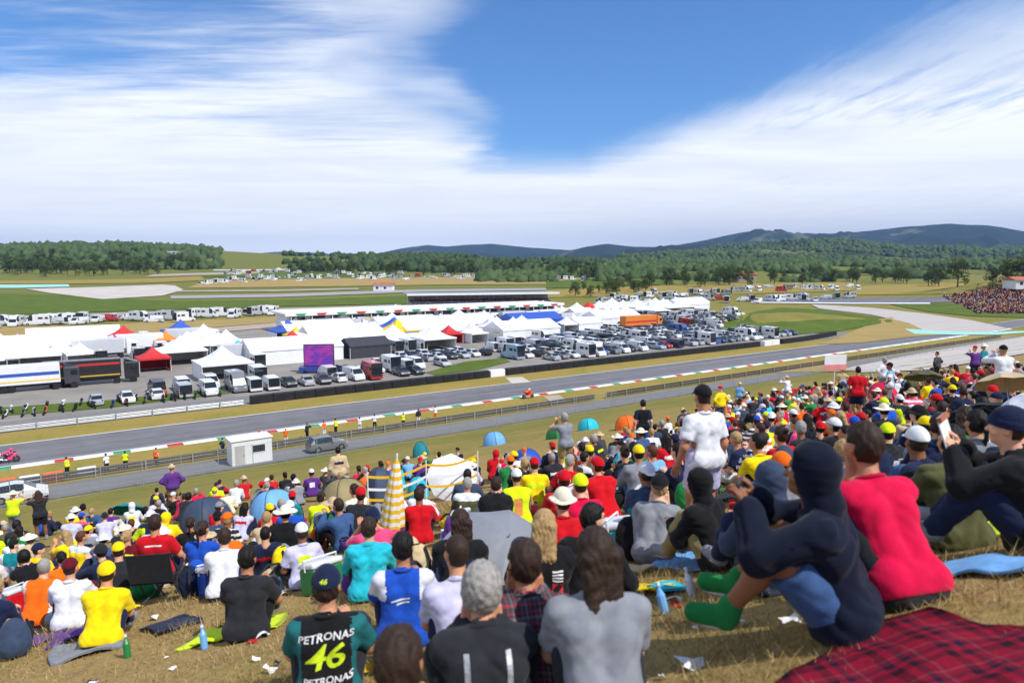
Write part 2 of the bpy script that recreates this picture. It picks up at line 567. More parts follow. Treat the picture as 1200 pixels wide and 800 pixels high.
MAT['track'] = asphalt('track_asphalt', (0.175, 0.168, 0.175), 0.24)
MAT['service'] = asphalt('service_road_asphalt', (0.20, 0.195, 0.19), 0.12)
MAT['paddock'] = asphalt('paddock_hardstanding', (0.27, 0.245, 0.215), 0.14, False)
MAT['gravel'] = asphalt('pale_gravel', (0.54, 0.48, 0.42), 0.10, False)
MAT['runoff'] = asphalt('grey_runoff_asphalt', (0.34, 0.32, 0.315), 0.10)
MAT['pale_runoff'] = asphalt('pale_beige_runoff', (0.47, 0.425, 0.385), 0.10)
MAT['dirt'] = asphalt('beige_dirt', (0.40, 0.33, 0.25), 0.12, False)
MAT['k_white'] = m_plain('kerb_white_paint', (0.72, 0.72, 0.71), 0.6, 0.12, 1.5)
MAT['k_red'] = m_plain('kerb_red_paint', (0.50, 0.035, 0.03), 0.6, 0.15, 1.5)
MAT['k_green'] = m_plain('kerb_green_paint', (0.03, 0.30, 0.13), 0.6, 0.15, 1.5)
MAT['k_mint'] = m_plain('faded_mint_paint', (0.33, 0.62, 0.50), 0.6, 0.12, 1.0)


def d_strip(name, s0, s1, d0, d1, mat, off=0.03, step=4.0, nd=4, thick=0.0):
    """a sheet lying along the straight, between two distances across it"""
    ss = np.linspace(s0, s1, max(2, int(abs(s1 - s0) / step) + 1))
    f0 = d0 if callable(d0) else (lambda s: d0)
    f1 = d1 if callable(d1) else (lambda s: d1)
    v, q = [], []
    for i, s in enumerate(ss):
        a, b = f0(s), f1(s)
        for k in range(nd):
            x, y = XY(s, a + (b - a) * k / (nd - 1))
            v.append((x, y, Hs(x, y) + off))
    for i in range(len(ss) - 1):
        for k in range(nd - 1):
            q.append((i * nd + k, (i + 1) * nd + k, (i + 1) * nd + k + 1, i * nd + k + 1))
    return tag(obj(name, mesh_from(name, v, q, [mat])), kind='structure')


def px_strip(name, upper, lower, mat, off=0.06, n=28, rows=5):
    """a patch of ground cover draped over the terrain between two edges"""
    def at(pl, t):
        L_ = [0]
        for a, b in zip(pl, pl[1:]): L_.append(L_[-1] + math.hypot(b[0] - a[0], b[1] - a[1]))
        u = t * L_[-1]
        for i in range(len(pl) - 1):
            if u <= L_[i + 1] or i == len(pl) - 2:
                k = (u - L_[i]) / max(1e-6, L_[i + 1] - L_[i])
                return (pl[i][0] + (pl[i + 1][0] - pl[i][0]) * k, pl[i][1] + (pl[i + 1][1] - pl[i][1]) * k)
    E = []
    for i in range(n + 1):
        a, b = at(lower, i / n), at(upper, i / n)
        E.append((hit(*a), hit(*b)))
    v, q = [], []
    for a, b in E:
        for k in range(rows):
            p = a.lerp(b, k / (rows - 1))
            v.append((p.x, p.y, Hs(p.x, p.y) + off + 0.0006 * p.y))
    for i in range(n):
        for k in range(rows - 1):
            q.append((i * rows + k, (i + 1) * rows + k, (i + 1) * rows + k + 1, i * rows + k + 1))
    return tag(obj(name, mesh_from(name, v, q, [mat], smooth=True)), kind='structure')


# the straight: everything in (s along, d across)
S0, S1 = -40, 330
d_strip('service_road', S0, 210, 64.6, 69.6, MAT['service'], 0.05)
d_strip('near_verge', S0, 235, 69.6, 77.7, MAT['verge'], 0.04)
def tr0(s): return 78.6 + 0.00010 * max(0, s - 150) ** 2
def tr1(s): return 88.6 + 0.00010 * max(0, s - 150) ** 2
d_strip('race_track', S0 - 20, S1, tr0, tr1, MAT['track'], 0.06)
d_strip('track_edge_line', S0 - 20, S1, lambda s: tr1(s) - 0.35, lambda s: tr1(s) - 0.1, MAT['k_white'], 0.075, nd=2)
d_strip('track_side_line', S0 - 20, S1, lambda s: tr0(s) + 0.1, lambda s: tr0(s) + 0.3, MAT['k_white'], 0.075, nd=2)
d_strip('far_verge', S0, 200, 88.6, 95.2, MAT['verge'], 0.04)
d_strip('barrier_road', S0, 190, 95.2, 102.0, MAT['service'], 0.05)
d_strip('paddock_ground', S0 - 60, 178, 102.0, 250, MAT['paddock'], 0.03, 6, 20)
px_strip('lawn', [(498, 437), (545, 424), (590, 420)], [(510, 440), (560, 434), (598, 424)], MAT['lush'], 0.03)
px_strip('green_strip', [(-60, 482), (120, 470), (250, 456)], [(-60, 492), (120, 479), (270, 461)], MAT['lush'], 0.04)
px_strip('paved_crossing', [(592, 443), (612, 442)], [(600, 450), (622, 448)], MAT['gravel'], 0.03, 4, 3)
px_strip('dirt_crossing', [(636, 465), (655, 463)], [(648, 473), (666, 471)], MAT['dirt'], 0.03, 4, 3)
# the corner beyond the straight
px_strip('gravel_trap', [(985, 433), (1080, 414), (1190, 396), (1260, 386)], [(1010, 437), (1090, 434), (1190, 417), (1260, 404)], MAT['gravel'], 0.05)
px_strip('corner_verge', [(905, 433), (960, 424), (985, 419)], [(910, 437), (990, 436), (1015, 433)], MAT['golden'], 0.05)
px_strip('infield_runoff', [(950, 357), (1020, 361), (1085, 368), (1140, 376), (1180, 385)], [(960, 362), (1020, 369), (1065, 379), (1090, 391), (1150, 391)], MAT['pale_runoff'], 0.07)
px_strip('infield_verge', [(1045, 372), (1066, 380), (1088, 387), (1110, 390)], [(960, 404), (1010, 402), (1060, 396), (1112, 392)], MAT['golden'], 0.06)
px_strip('infield_bank', [(835, 386), (880, 366), (915, 361), (960, 363), (1042, 374)], [(833, 389), (880, 392), (930, 393), (985, 388), (1046, 377)], MAT['lush'], 0.05)
px_strip('corner_apron', [(1060, 386), (1110, 388.5), (1160, 390), (1210, 388)], [(1072, 392), (1120, 393), (1170, 393), (1210, 390)], MAT['k_mint'], 0.10)
px_strip('return_track', [(880, 351), (1000, 350), (1090, 349), (1240, 345)], [(880, 354), (1000, 355), (1090, 355), (1240, 352)], MAT['track'], 0.10)
px_strip('return_verge', [(1040, 356), (1100, 356), (1240, 354)], [(1090, 366), (1140, 371), (1240, 374)], MAT['lush'], 0.05)
px_strip('return_line', [(880, 354.2), (1000, 355.2), (1090, 355.2)], [(880, 355.4), (1000, 356.6), (1090, 356.6)], MAT['k_white'], 0.12)
# far side of the valley, west: roads, fields, a second loop of the circuit
px_strip('beige_road', [(-60, 404), (120, 396), (330, 378)], [(-60, 412), (120, 403), (330, 383)], MAT['dirt'], 0.08)
px_strip('golden_bank', [(-60, 384), (120, 381), (330, 371), (420, 364)], [(-60, 404), (120, 395), (330, 377.5), (420, 368)], MAT['golden'], 0.05)
px_strip('loop_track', [(40, 370), (200, 365), (400, 360), (470, 357)], [(40, 374), (200, 369), (400, 364), (470, 361)], MAT['runoff'], 0.10)
px_strip('green_field', [(-60, 343), (60, 346), (200, 353), (330, 352), (480, 347)], [(-60, 371), (60, 368), (200, 363), (330, 359.5), (480, 356)], MAT['lush'], 0.06)
px_strip('sand_bank', [(-60, 368), (0, 369), (50, 371)], [(-60, 380), (0, 380), (55, 377)], MAT['dirt'], 0.12)
px_strip('loop_gravel', [(30, 339), (110, 337), (190, 334), (205, 335)], [(60, 344), (120, 351), (190, 347), (215, 340)], MAT['gravel'], 0.10)
px_strip('painted_runoff', [(-60, 334), (20, 334), (80, 333.5)], [(-60, 338), (20, 338), (82, 336.5)], MAT['k_mint'], 0.12)
px_strip('loop_road', [(200, 347), (330, 345), (480, 340), (640, 338)], [(200, 350.5), (330, 348.5), (480, 343), (640, 340.5)], MAT['runoff'], 0.10)
px_strip('upper_field', [(240, 329), (380, 327), (520, 325), (680, 326)], [(220, 338), (380, 336), (520, 334), (690, 333)], MAT['golden'], 0.06)
px_strip('terrace', [(-60, 330), (60, 329), (170, 327), (235, 324)], [(-60, 333), (60, 333), (170, 332), (240, 329)], MAT['verge'], 0.07)
px_strip('terrace', [(235, 319), (330, 319), (420, 318)], [(240, 325), (330, 325), (420, 324)], MAT['lush'], 0.09)
px_strip('terrace', [(640, 330), (700, 327), (790, 326)], [(640, 338), (700, 337), (790, 333)], MAT['lush'], 0.08)
px_strip('sand_terrace', [(180, 322), (260, 319.5), (300, 319)], [(170, 325), (260, 322), (300, 321)], MAT['dirt'], 0.12)
px_strip('upper_path', [(200, 341), (330, 340), (420, 338)], [(200, 342.5), (330, 341.8), (420, 339.6)], MAT['dirt'], 0.10)
px_strip('hill_road', [(250, 316.5), (330, 316), (400, 315)], [(250, 318), (330, 317.5), (400, 316.4)], MAT['gravel'], 0.2)
px_strip('meadow', [(640, 341), (740, 336), (860, 333), (1000, 331)], [(640, 349), (740, 347), (860, 345), (1000, 341)], MAT['verge'], 0.06)
px_strip('east_meadow', [(1000, 336), (1100, 332), (1240, 334)], [(1000, 346), (1100, 345), (1240, 343)], MAT['verge'], 0.06)


# ------------------------------------------------------------------ kerb, barriers, fences along the straight
def frame_sd(s, d, off=0.0):
    x, y = XY(s, d)
    return Vector((x, y, Hs(x, y) + off))


U_RZ = math.atan2(0.579, 0.815)           # local +X along the straight
kerb = tag(empty('kerb', frame_sd(0, 78.1)), kind='structure')
def kerb_mesh(mat, ln):
    b = MB()
    b.add([(0, -.5, .0), (ln, -.5, .0), (ln, -.44, .07), (0, -.44, .07), (0, .3, .10), (ln, .3, .10), (ln, .5, .045), (0, .5, .045)],
          [(0, 1, 2, 3), (3, 2, 5, 4), (4, 5, 6, 7), (0, 3, 4, 7), (1, 6, 5, 2)])
    return b.mesh('kerb_block', mat)
pitch = 4.9
KM = {(c, l): kerb_mesh(MAT['k_' + c], l) for c in ('white', 'red', 'green', 'mint') for l in (1.5, 3.38)}
i = 0
s = -48.0
inv = Matrix.Translation(-kerb.location)
while s < 236:
    late = s > 120
    for colr, ln in ((('green' if i % 2 else 'red') if not late else ('mint' if i % 2 else 'red' if s < 150 else 'mint'), 1.5), ('white', 3.38)):
        p = frame_sd(s, tr0(s + 1) - 0.52, 0.03)
        o = obj('kerb_block', KM[(colr, ln)], kerb)
        o.location = p - kerb.location
        o.rotation_euler = (0, 0, U_RZ)
        s += ln + 0.02
    i += 1

MAT['foam'] = m_plain('black_barrier_cover', (0.018, 0.018, 0.02), 0.55, 0.3, 1.0, 0.4, bscale=2.0)
def block_mesh(name, mat, ln, dp, ht, b=0.08):
    m_ = MB()
    m_.bevbox((0, 0, ht / 2), (ln, dp, ht), b)
    return m_.mesh(name, mat)
bar_me, barw_me = block_mesh('barrier_block', MAT['foam'], 2.96, 0.9, 1.25), block_mesh('barrier_block', MAT['white'], 2.96, 1.1, 1.2)
def barrier_run(s0, s1, d, label, me, name='barrier', step=3.0, curve=lambda s: 0.0):
    e = tag(empty(name, frame_sd(s0, d)), label, 'barrier')
    s = s0 + step / 2
    while s < s1:
        o = obj('barrier_block', me, e)
        o.location = frame_sd(s, d + curve(s), -0.04) - e.location
        o.rotation_euler = (0, 0, U_RZ + rnd.uniform(-.006, .006))
        s += step
    return e
barrier_run(24, 63, 95.6, 'black padded trackside barrier from the paddock end up to the white opening', bar_me)
barrier_run(63.2, 66.4, 95.7, 'short white barrier opposite the pale paved crossing, between black barriers', barw_me)
barrier_run(66.6, 140, 95.6, 'long black padded barrier between the car park and the track straight', bar_me)
barrier_run(140.2, 147, 95.7, 'white barrier section closing the gap below the green infield bank', barw_me)
barrier_run(147.4, 178, 95.6, 'black padded barrier curving below the infield bank towards the corner', bar_me, curve=lambda s: 0.004 * (s - 147) ** 2)

# steel guard rail between service road and verge
def guardrail(s0, s1, d, label):
    e = tag(empty('guard_rail', frame_sd(s0, d)), label, 'guard rail')
    L_ = s1 - s0
    for z0 in (0.42, 0.78):
        b = MB()
        ss = np.linspace(s0, s1, int(L_ / 4) + 2)
        pts = [frame_sd(q, d, z0) - e.location for q in ss]
        for a, c in zip(pts, pts[1:]):
            up = Vector((0, 0, .15)); nrm = Vector((-.579, .815, 0)) * .04
            prof = [-up, -up * .5 + nrm, Vector((0, 0, 0)), up * .5 + nrm, up]
            b.add([a + q for q in prof] + [c + q for q in prof], [(k, k + 1, k + 6, k + 5) for k in range(4)])
        b.build('rail', MAT['galv'] if d > 80 else MAT['darkmetal'], e)
    pm = MB().box((0, 0, .45), (.1, .1, .95)).mesh('post', MAT['galv'])
    q = s0
    while q < s1:
        o = obj('post', pm, e)
        o.location = frame_sd(q, d - 0.12) - e.location
        o.rotation_euler = (0, 0, U_RZ)
        q += 4.0
    return e
guardrail(66, 205, 70.0, 'long dark steel guard rail edging the service road on the track side')
guardrail(-40, 64, 70.0, 'weathered guard rail between the marshals road and the dry verge')
guardrail(-44, 23, 95.0, 'low steel guard rail in front of the green strip by the motorcycle park')

# spectator fence at the foot of the hill
def mesh_fence(s0, s1, d, h, label):
    e = tag(empty('wire_fence', frame_sd(s0, d)), label, 'fence')
    pm = MB().tube([(0, 0, -.3), (0, 0, h)], .035, 6).mesh('post', MAT['galv'])
    b, rl = MB(), (MB(), MB())
    q = s0
    step = 3.0
    while q < s1 - .1:
        o = obj('post', pm, e)
        p = frame_sd(q, d) - e.location
        p2 = frame_sd(min(q + step, s1), d) - e.location
        o.location = p
        for z, r_ in zip((0.05, h - .03), rl):
            r_.tube([p + Vector((0, 0, z)), p2 + Vector((0, 0, z))], .018, 4)
        for k in range(1, 12):
            z = Vector((0, 0, h * k / 12))
            b.tube([p + z, p2 + z], .005, 3, caps=False)
        for k in range(1, 15):
            a = p.lerp(p2, k / 15)
            b.tube([a + Vector((0, 0, .05)), a + Vector((0, 0, h - .03))], .005, 3, caps=False)
        q += step
    for r_ in rl: r_.build('rail', MAT['galv'], e)
    tag(b.build('wire', MAT['galv'], e), kind='stuff')
    return e
mesh_fence(-14, 62, 63.6, 2.2, 'grey wire mesh fence at the foot of the hill before the marshals road')
mesh_fence(62.6, 200, 63.9, 1.2, 'low wire fence under the crowded right slope along the service road')


# ------------------------------------------------------------------ blades of dry grass close to the camera
def blades():
    g = np.random.default_rng(5)
    N = 420000
    x = g.uniform(-9, 11, N)
    y = g.uniform(1.6, 16, N)
    dens = np.where(y < 6, 1.0, np.where(y < 10, 0.55, 0.3))
    clump = 0.5 + 0.5 * np.sin(x * 2.1 + np.sin(y * 1.7) * 2) * np.sin(y * 2.4 + np.cos(x * 1.3) * 2)
    keep = (g.random(N) < dens * (0.25 + 0.75 * clump)) & (np.abs(x) < 0.82 * y + 1.2)
    x, y = x[keep], y[keep]
    n_ = len(x)
    z = H(x, y)
    hgt = g.uniform(0.03, 0.095, n_) * (0.5 + 1.1 * clump[keep] ** 2)
    a = g.uniform(0, 2 * math.pi, n_)
    w = g.uniform(0.0015, 0.0035, n_) * np.clip(y / 4, 1, 3)
    ln = g.uniform(0.2, 1.6, n_)
    b = g.uniform(0, 2 * math.pi, n_)
    cx, cy = np.cos(a) * w, np.sin(a) * w
    tx, ty = np.cos(b) * hgt * ln, np.sin(b) * hgt * ln
    p0 = np.stack([x - cx, y - cy, z - .004], 1)
    p1 = np.stack([x + cx, y + cy, z - .004], 1)
    p2 = np.stack([x + tx, y + ty, z + hgt], 1)
    v = np.stack([p0, p1, p2], 1).reshape(-1, 3)
    f = np.arange(n_ * 3).reshape(-1, 3)
    m, n, L = new_mat('dry_grass_blade')
    pos = n('ShaderNodeNewGeometry').outputs['Position']
    rn = n('ShaderNodeNewGeometry').outputs['Random Per Island']
    f1 = noise_of(n, pos, 0.7, 4)
    k = math_node(n, 'ADD', math_node(n, 'MULTIPLY', rn, 0.6), math_node(n, 'MULTIPLY', f1, 0.4))
    c = ramp(n, k, [(0.15, (0.13, 0.125, 0.035)), (0.45, (0.33, 0.225, 0.09)), (0.8, (0.50, 0.36, 0.17))])
    finish(n, L, c, 0.8, None, 0.15)
    tag(obj('grass', mesh_from('grass', v, f, [m])), kind='stuff')
blades()
# ------------------------------------------------------------------ organic shapes: distance fields turned into one smooth mesh
def surfnet(F, org, h):
    nx, ny, nz = F.shape
    ins = F < 0
    c = [(0, 0, 0), (1, 0, 0), (0, 1, 0), (1, 1, 0), (0, 0, 1), (1, 0, 1), (0, 1, 1), (1, 1, 1)]
    sl = lambda A, o: A[o[0]:nx - 1 + o[0], o[1]:ny - 1 + o[1], o[2]:nz - 1 + o[2]]
    cnt = sum(sl(ins, o).astype(np.int8) for o in c)
    act = (cnt > 0) & (cnt < 8)
    idx = np.argwhere(act)
    if len(idx) == 0: return np.zeros((0, 3)), np.zeros((0, 4), int)
    vals = np.stack([F[idx[:, 0] + o[0], idx[:, 1] + o[1], idx[:, 2] + o[2]] for o in c], 1)
    acc = np.zeros((len(idx), 3)); num = np.zeros(len(idx))
    for a in range(8):
        for b in range(a + 1, 8):
            if sum(abs(c[a][k] - c[b][k]) for k in range(3)) != 1: continue
            fa, fb = vals[:, a], vals[:, b]
            m = (fa < 0) != (fb < 0)
            t = np.where(m, fa / np.where(m, fa - fb, 1), 0)
            p = np.array(c[a]) + t[:, None] * (np.array(c[b]) - np.array(c[a]))
            acc[m] += p[m]; num[m] += 1
    V = (idx + acc / num[:, None]) * h + np.array(org)
    ID = np.full((nx - 1, ny - 1, nz - 1), -1, dtype=np.int64)
    ID[idx[:, 0], idx[:, 1], idx[:, 2]] = np.arange(len(idx))
    Q = []
    for ax in range(3):
        o = [0, 0, 0]; o[ax] = 1
        A = ins[:nx - o[0], :ny - o[1], :nz - o[2]]
        B = ins[o[0]:, o[1]:, o[2]:]
        e = np.argwhere(A != B)
        u, w = (ax + 1) % 3, (ax + 2) % 3
        ok = (e[:, u] > 0) & (e[:, w] > 0) & (e[:, u] < F.shape[u] - 1) & (e[:, w] < F.shape[w] - 1)
        e = e[ok]
        flip = A[e[:, 0], e[:, 1], e[:, 2]]
        def cell(du, dw):
            q = e.copy(); q[:, u] += du; q[:, w] += dw
            return ID[q[:, 0], q[:, 1], q[:, 2]]
        quad = np.stack([cell(-1, -1), cell(0, -1), cell(0, 0), cell(-1, 0)], 1)
        quad[~flip] = quad[~flip][:, ::-1]
        Q.append(quad)
    Q = np.concatenate(Q)
    return V, Q[(Q >= 0).all(1)]


class Field:
    def __init__(self, lo, hi, h):
        self.h = h
        self.lo = np.array(lo, float) - 2 * h
        n_ = np.ceil((np.array(hi) + 2 * h - self.lo) / h).astype(int) + 1
        g = np.meshgrid(*[self.lo[k] + h * np.arange(n_[k]) for k in range(3)], indexing='ij')
        self.P = [q.astype(np.float32) for q in g]
        self.D = np.full(self.P[0].shape, 9.0, np.float32)

    def cone(self, a, b, ra, rb):
        a = np.array(a, np.float32); b = np.array(b, np.float32)
        ba = b - a
        L2 = float(ba @ ba) + 1e-9
        X, Y, Z = self.P
        t = np.clip(((X - a[0]) * ba[0] + (Y - a[1]) * ba[1] + (Z - a[2]) * ba[2]) / L2, 0, 1)
        return np.sqrt((X - a[0] - t * ba[0]) ** 2 + (Y - a[1] - t * ba[1]) ** 2 + (Z - a[2] - t * ba[2]) ** 2) - (ra + (rb - ra) * t)

    def ell(self, c, r):
        X, Y, Z = [(self.P[k] - c[k]) / r[k] for k in range(3)]
        k0 = np.sqrt(X * X + Y * Y + Z * Z)
        k1 = np.sqrt((X / r[0]) ** 2 + (Y / r[1]) ** 2 + (Z / r[2]) ** 2) + 1e-9
        return k0 * (k0 - 1) / k1

    def plane(self, p, nrm):
        nrm = np.array(nrm, float); nrm = nrm / np.linalg.norm(nrm)
        return sum((self.P[k] - p[k]) * nrm[k] for k in range(3))

    @staticmethod
    def smin(a, b, k):
        h = np.clip(0.5 + 0.5 * (b - a) / k, 0, 1)
        return b + (a - b) * h - k * h * (1 - h)

    def add(self, d, k=0.03):
        self.D = self.smin(self.D, d, k)
        return self

    def cut(self, d):                 # keep where d < 0
        self.D = np.maximum(self.D, d)
        return self

    def wrinkle(self, amp, f=1.0, seed=0.0):
        """creases: rounded folds with sharp valleys that wander round the limb and gather towards the hem"""
        X, Y, Z = self.P
        a = np.sin(Z * 27 * f + X * 15 * np.sin(seed + 1) + 2.2 * np.sin(X * 13 * f + seed) + 1.6 * np.sin(Y * 15 + seed * 2))
        b = np.sin(X * 24 * f - Z * 19 + 2.4 * np.sin(Z * 11 * f + seed * 3) + 1.5 * np.sin(Y * 19 - seed))
        c = np.sin((X * 9 + Y * 8) * f + Z * 33 * f + 2 * np.sin(X * 21 + seed))
        m = 0.5 + 0.5 * np.sin(X * 7 + 2 * np.sin(Z * 6 + seed) + seed)
        w = m * (1 - 2 * np.abs(a) ** .55) + (1 - m) * (1 - 2 * np.abs(b) ** .6) + .35 * (1 - 2 * np.abs(c) ** .6)
        self.D = self.D + amp * w
        return self

    def net(self):
        return surfnet(self.D, self.lo, self.h)


def fit(prims, pad=0.06):
    P = np.array([q for p in prims for q in (p[0], p[1])])
    r = max(max(p[2], p[3]) for p in prims) + pad
    return P.min(0) - r, P.max(0) + r


# ---- one head and one hand, shared by every body
def make_head(h):
    f = Field((-.1, -.13, -.2), (.1, .135, .15), h)
    f.add(f.ell((0, -.012, .03), (.075, .096, .098)))
    f.add(f.ell((0, .018, -.05), (.060, .070, .072)), .04)
    f.add(f.cone((0, .066, -.088), (0, .06, -.09), .022, .022), .03)
    f.add(f.cone((0, .084, .012), (0, .106, -.026), .008, .014), .018)
    f.add(f.cone((-.04, .078, .034), (.04, .078, .034), .012, .012), .02)
    for s in (-1, 1):
        f.D = -f.smin(-f.D, f.cone((s * .032, .098, .008), (s * .034, .098, .008), .014, .014), .012)
        f.add(f.ell((s * .077, -.008, -.008), (.011, .024, .034)), .012)
        f.add(f.cone((s * .04, .066, -.03), (s * .05, .05, -.03), .016, .016), .03)
    f.add(f.ell((0, .080, -.055), (.024, .012, .006)), .006)
    f.add(f.ell((0, .078, -.066), (.021, .012, .007)), .006)
    f.add(f.cone((0, -.02, -.06), (0, -.035, -.19), .054, .056), .035)
    v, q = f.net()
    parts = [(v, q, 0)]
    for s in (-1, 1):
        for c, r, mi in (((s * .031, .0800, .009), .0110, 1), ((s * .031, .0855, .009), .0072, 2)):
            b = bmesh.new(); bmesh.ops.create_uvsphere(b, u_segments=8, v_segments=6, radius=r)
            b.verts.index_update()
            vs = np.array([np.array(x.co) + c for x in b.verts])
            fs = []
            for face in b.faces:
                ii = [x.index for x in face.verts]
                fs.append(ii if len(ii) == 4 else ii + [ii[-1]])
            parts.append((vs, [x.index for x in []] or fs, mi)); b.free()
    return parts


def make_hand(h, curl=0.6, side=1):
    f = Field((-.07, -.05, -.10), (.09, .2, .05), h)
    for i, x in enumerate((-.030, -.010, .010, .029)):
        f.add(f.cone((x * .7, 0.0, 0), (x, .085 - .004 * abs(i - 1.6), 0), .015, .0125), .012)
    for i, (x, l) in enumerate(((-.032, .058), (-.011, .074), (.010, .080), (.031, .072))):
        base = np.array((x, .085 - .004 * abs(i - 1.6), 0))
        ang, p = 0.0, base
        for j, (ll, rr, r2) in enumerate(((.48, .0092, .0085), (.30, .0085, .008), (.24, .008, .0068))):
            ang += curl * (0.55 + 0.25 * j + .06 * i)
            e = p + l * ll * np.array((x * .4 * (1 - curl), math.cos(ang), -math.sin(ang)))
            f.add(f.cone(p, e, rr, r2), .005)
            p = e
    f.add(f.cone((.022, .02, -.004), (.047, .052, -.02), .0155, .0115), .014)
    f.add(f.cone((.047, .052, -.02), (.053, .085, -.034 - .01 * curl), .0108, .0085), .006)
    f.add(f.cone((0, -.04, 0), (0, .01, 0), .026, .024), .02)
    v, q = f.net()
    if side < 0:
        v = v * np.array((-1, 1, 1)); q = q[:, ::-1]
    return v, q


HEAD = {0: make_head(0.0062), 1: make_head(0.0125), 2: make_head(0.026)}
HANDS = {(k, s): make_hand((0.0045, 0.0085, 0.016)[k], 0.62, s) for k in (0, 1, 2) for s in (-1, 1)}


def mat3(fwd, up):
    f = np.array(fwd, float); f /= np.linalg.norm(f)
    u = np.array(up, float); u = u - (u @ f) * f; u /= np.linalg.norm(u)
    return np.stack([np.cross(f, u), f, u], 1)


def ik(a, c, l1, l2, pole):
    a, c, pole = map(lambda q: np.array(q, float), (a, c, pole))
    v = c - a
    D = np.linalg.norm(v)
    D2 = min(D, (l1 + l2) * .995)
    v = v / D
    c = a + v * D2
    x = (l1 * l1 - l2 * l2 + D2 * D2) / (2 * D2)
    hgt = math.sqrt(max(l1 * l1 - x * x, 1e-6))
    pl = pole - (pole @ v) * v
    pl /= np.linalg.norm(pl)
    return a + v * x + pl * hgt, c


def pose(pelvis, chest, wr, wl, ar, al, head=(0, 0, 0), pr=(.6, -.5, -.7), pl=(-.6, -.5, -.7), kr=(.25, .3, 1), kl=(-.25, .3, 1),
         toe_r=(0.1, 1, 0), toe_l=(-.1, 1, 0), rax=(1, 0, 0), hr=None, hl=None):
    """joints from a few targets; x to the person's right, y forward, z up"""
    J = {}
    A = lambda q: np.array(q, float)
    J['pelvis'], J['chest'] = A(pelvis), A(chest)
    up = (J['chest'] - J['pelvis']); up /= np.linalg.norm(up)
    rx = A(rax); rx = rx - (rx @ up) * up; rx /= np.linalg.norm(rx)
    J['R'], J['up'] = rx, up
    J['fwd'] = np.cross(up, rx)
    J['neck'] = J['chest'] + up * .155
    J['shr'], J['shl'] = J['chest'] + up * .085 + rx * .175, J['chest'] + up * .085 - rx * .175
    J['hipr'], J['hipl'] = J['pelvis'] + A((1, 0, 0)) * .092, J['pelvis'] - A((1, 0, 0)) * .092
    J['elr'], J['wrr'] = ik(J['shr'], wr, .29, .255, pr)
    J['ell'], J['wrl'] = ik(J['shl'], wl, .29, .255, pl)
    J['knr'], J['anr'] = ik(J['hipr'], ar, .43, .42, kr)
    J['knl'], J['anl'] = ik(J['hipl'], al, .43, .42, kl)
    tr, tl = A(toe_r), A(toe_l)
    J['ter'], J['tel'] = J['anr'] + tr / np.linalg.norm(tr) * .155 + A((0, 0, -.035)), J['anl'] + tl / np.linalg.norm(tl) * .155 + A((0, 0, -.035))
    pitch_, yaw_, roll_ = head
    f = A((math.sin(yaw_) * math.cos(pitch_), math.cos(yaw_) * math.cos(pitch_), math.sin(pitch_)))
    u0 = A((math.sin(roll_), 0, 1)) + 0.25 * up
    J['hm'] = mat3(f, u0)
    J['head'] = J['neck'] + up * .05 + A((0, .02, .135)) + .02 * f
    J['hr'], J['hl'] = hr, hl
    return J


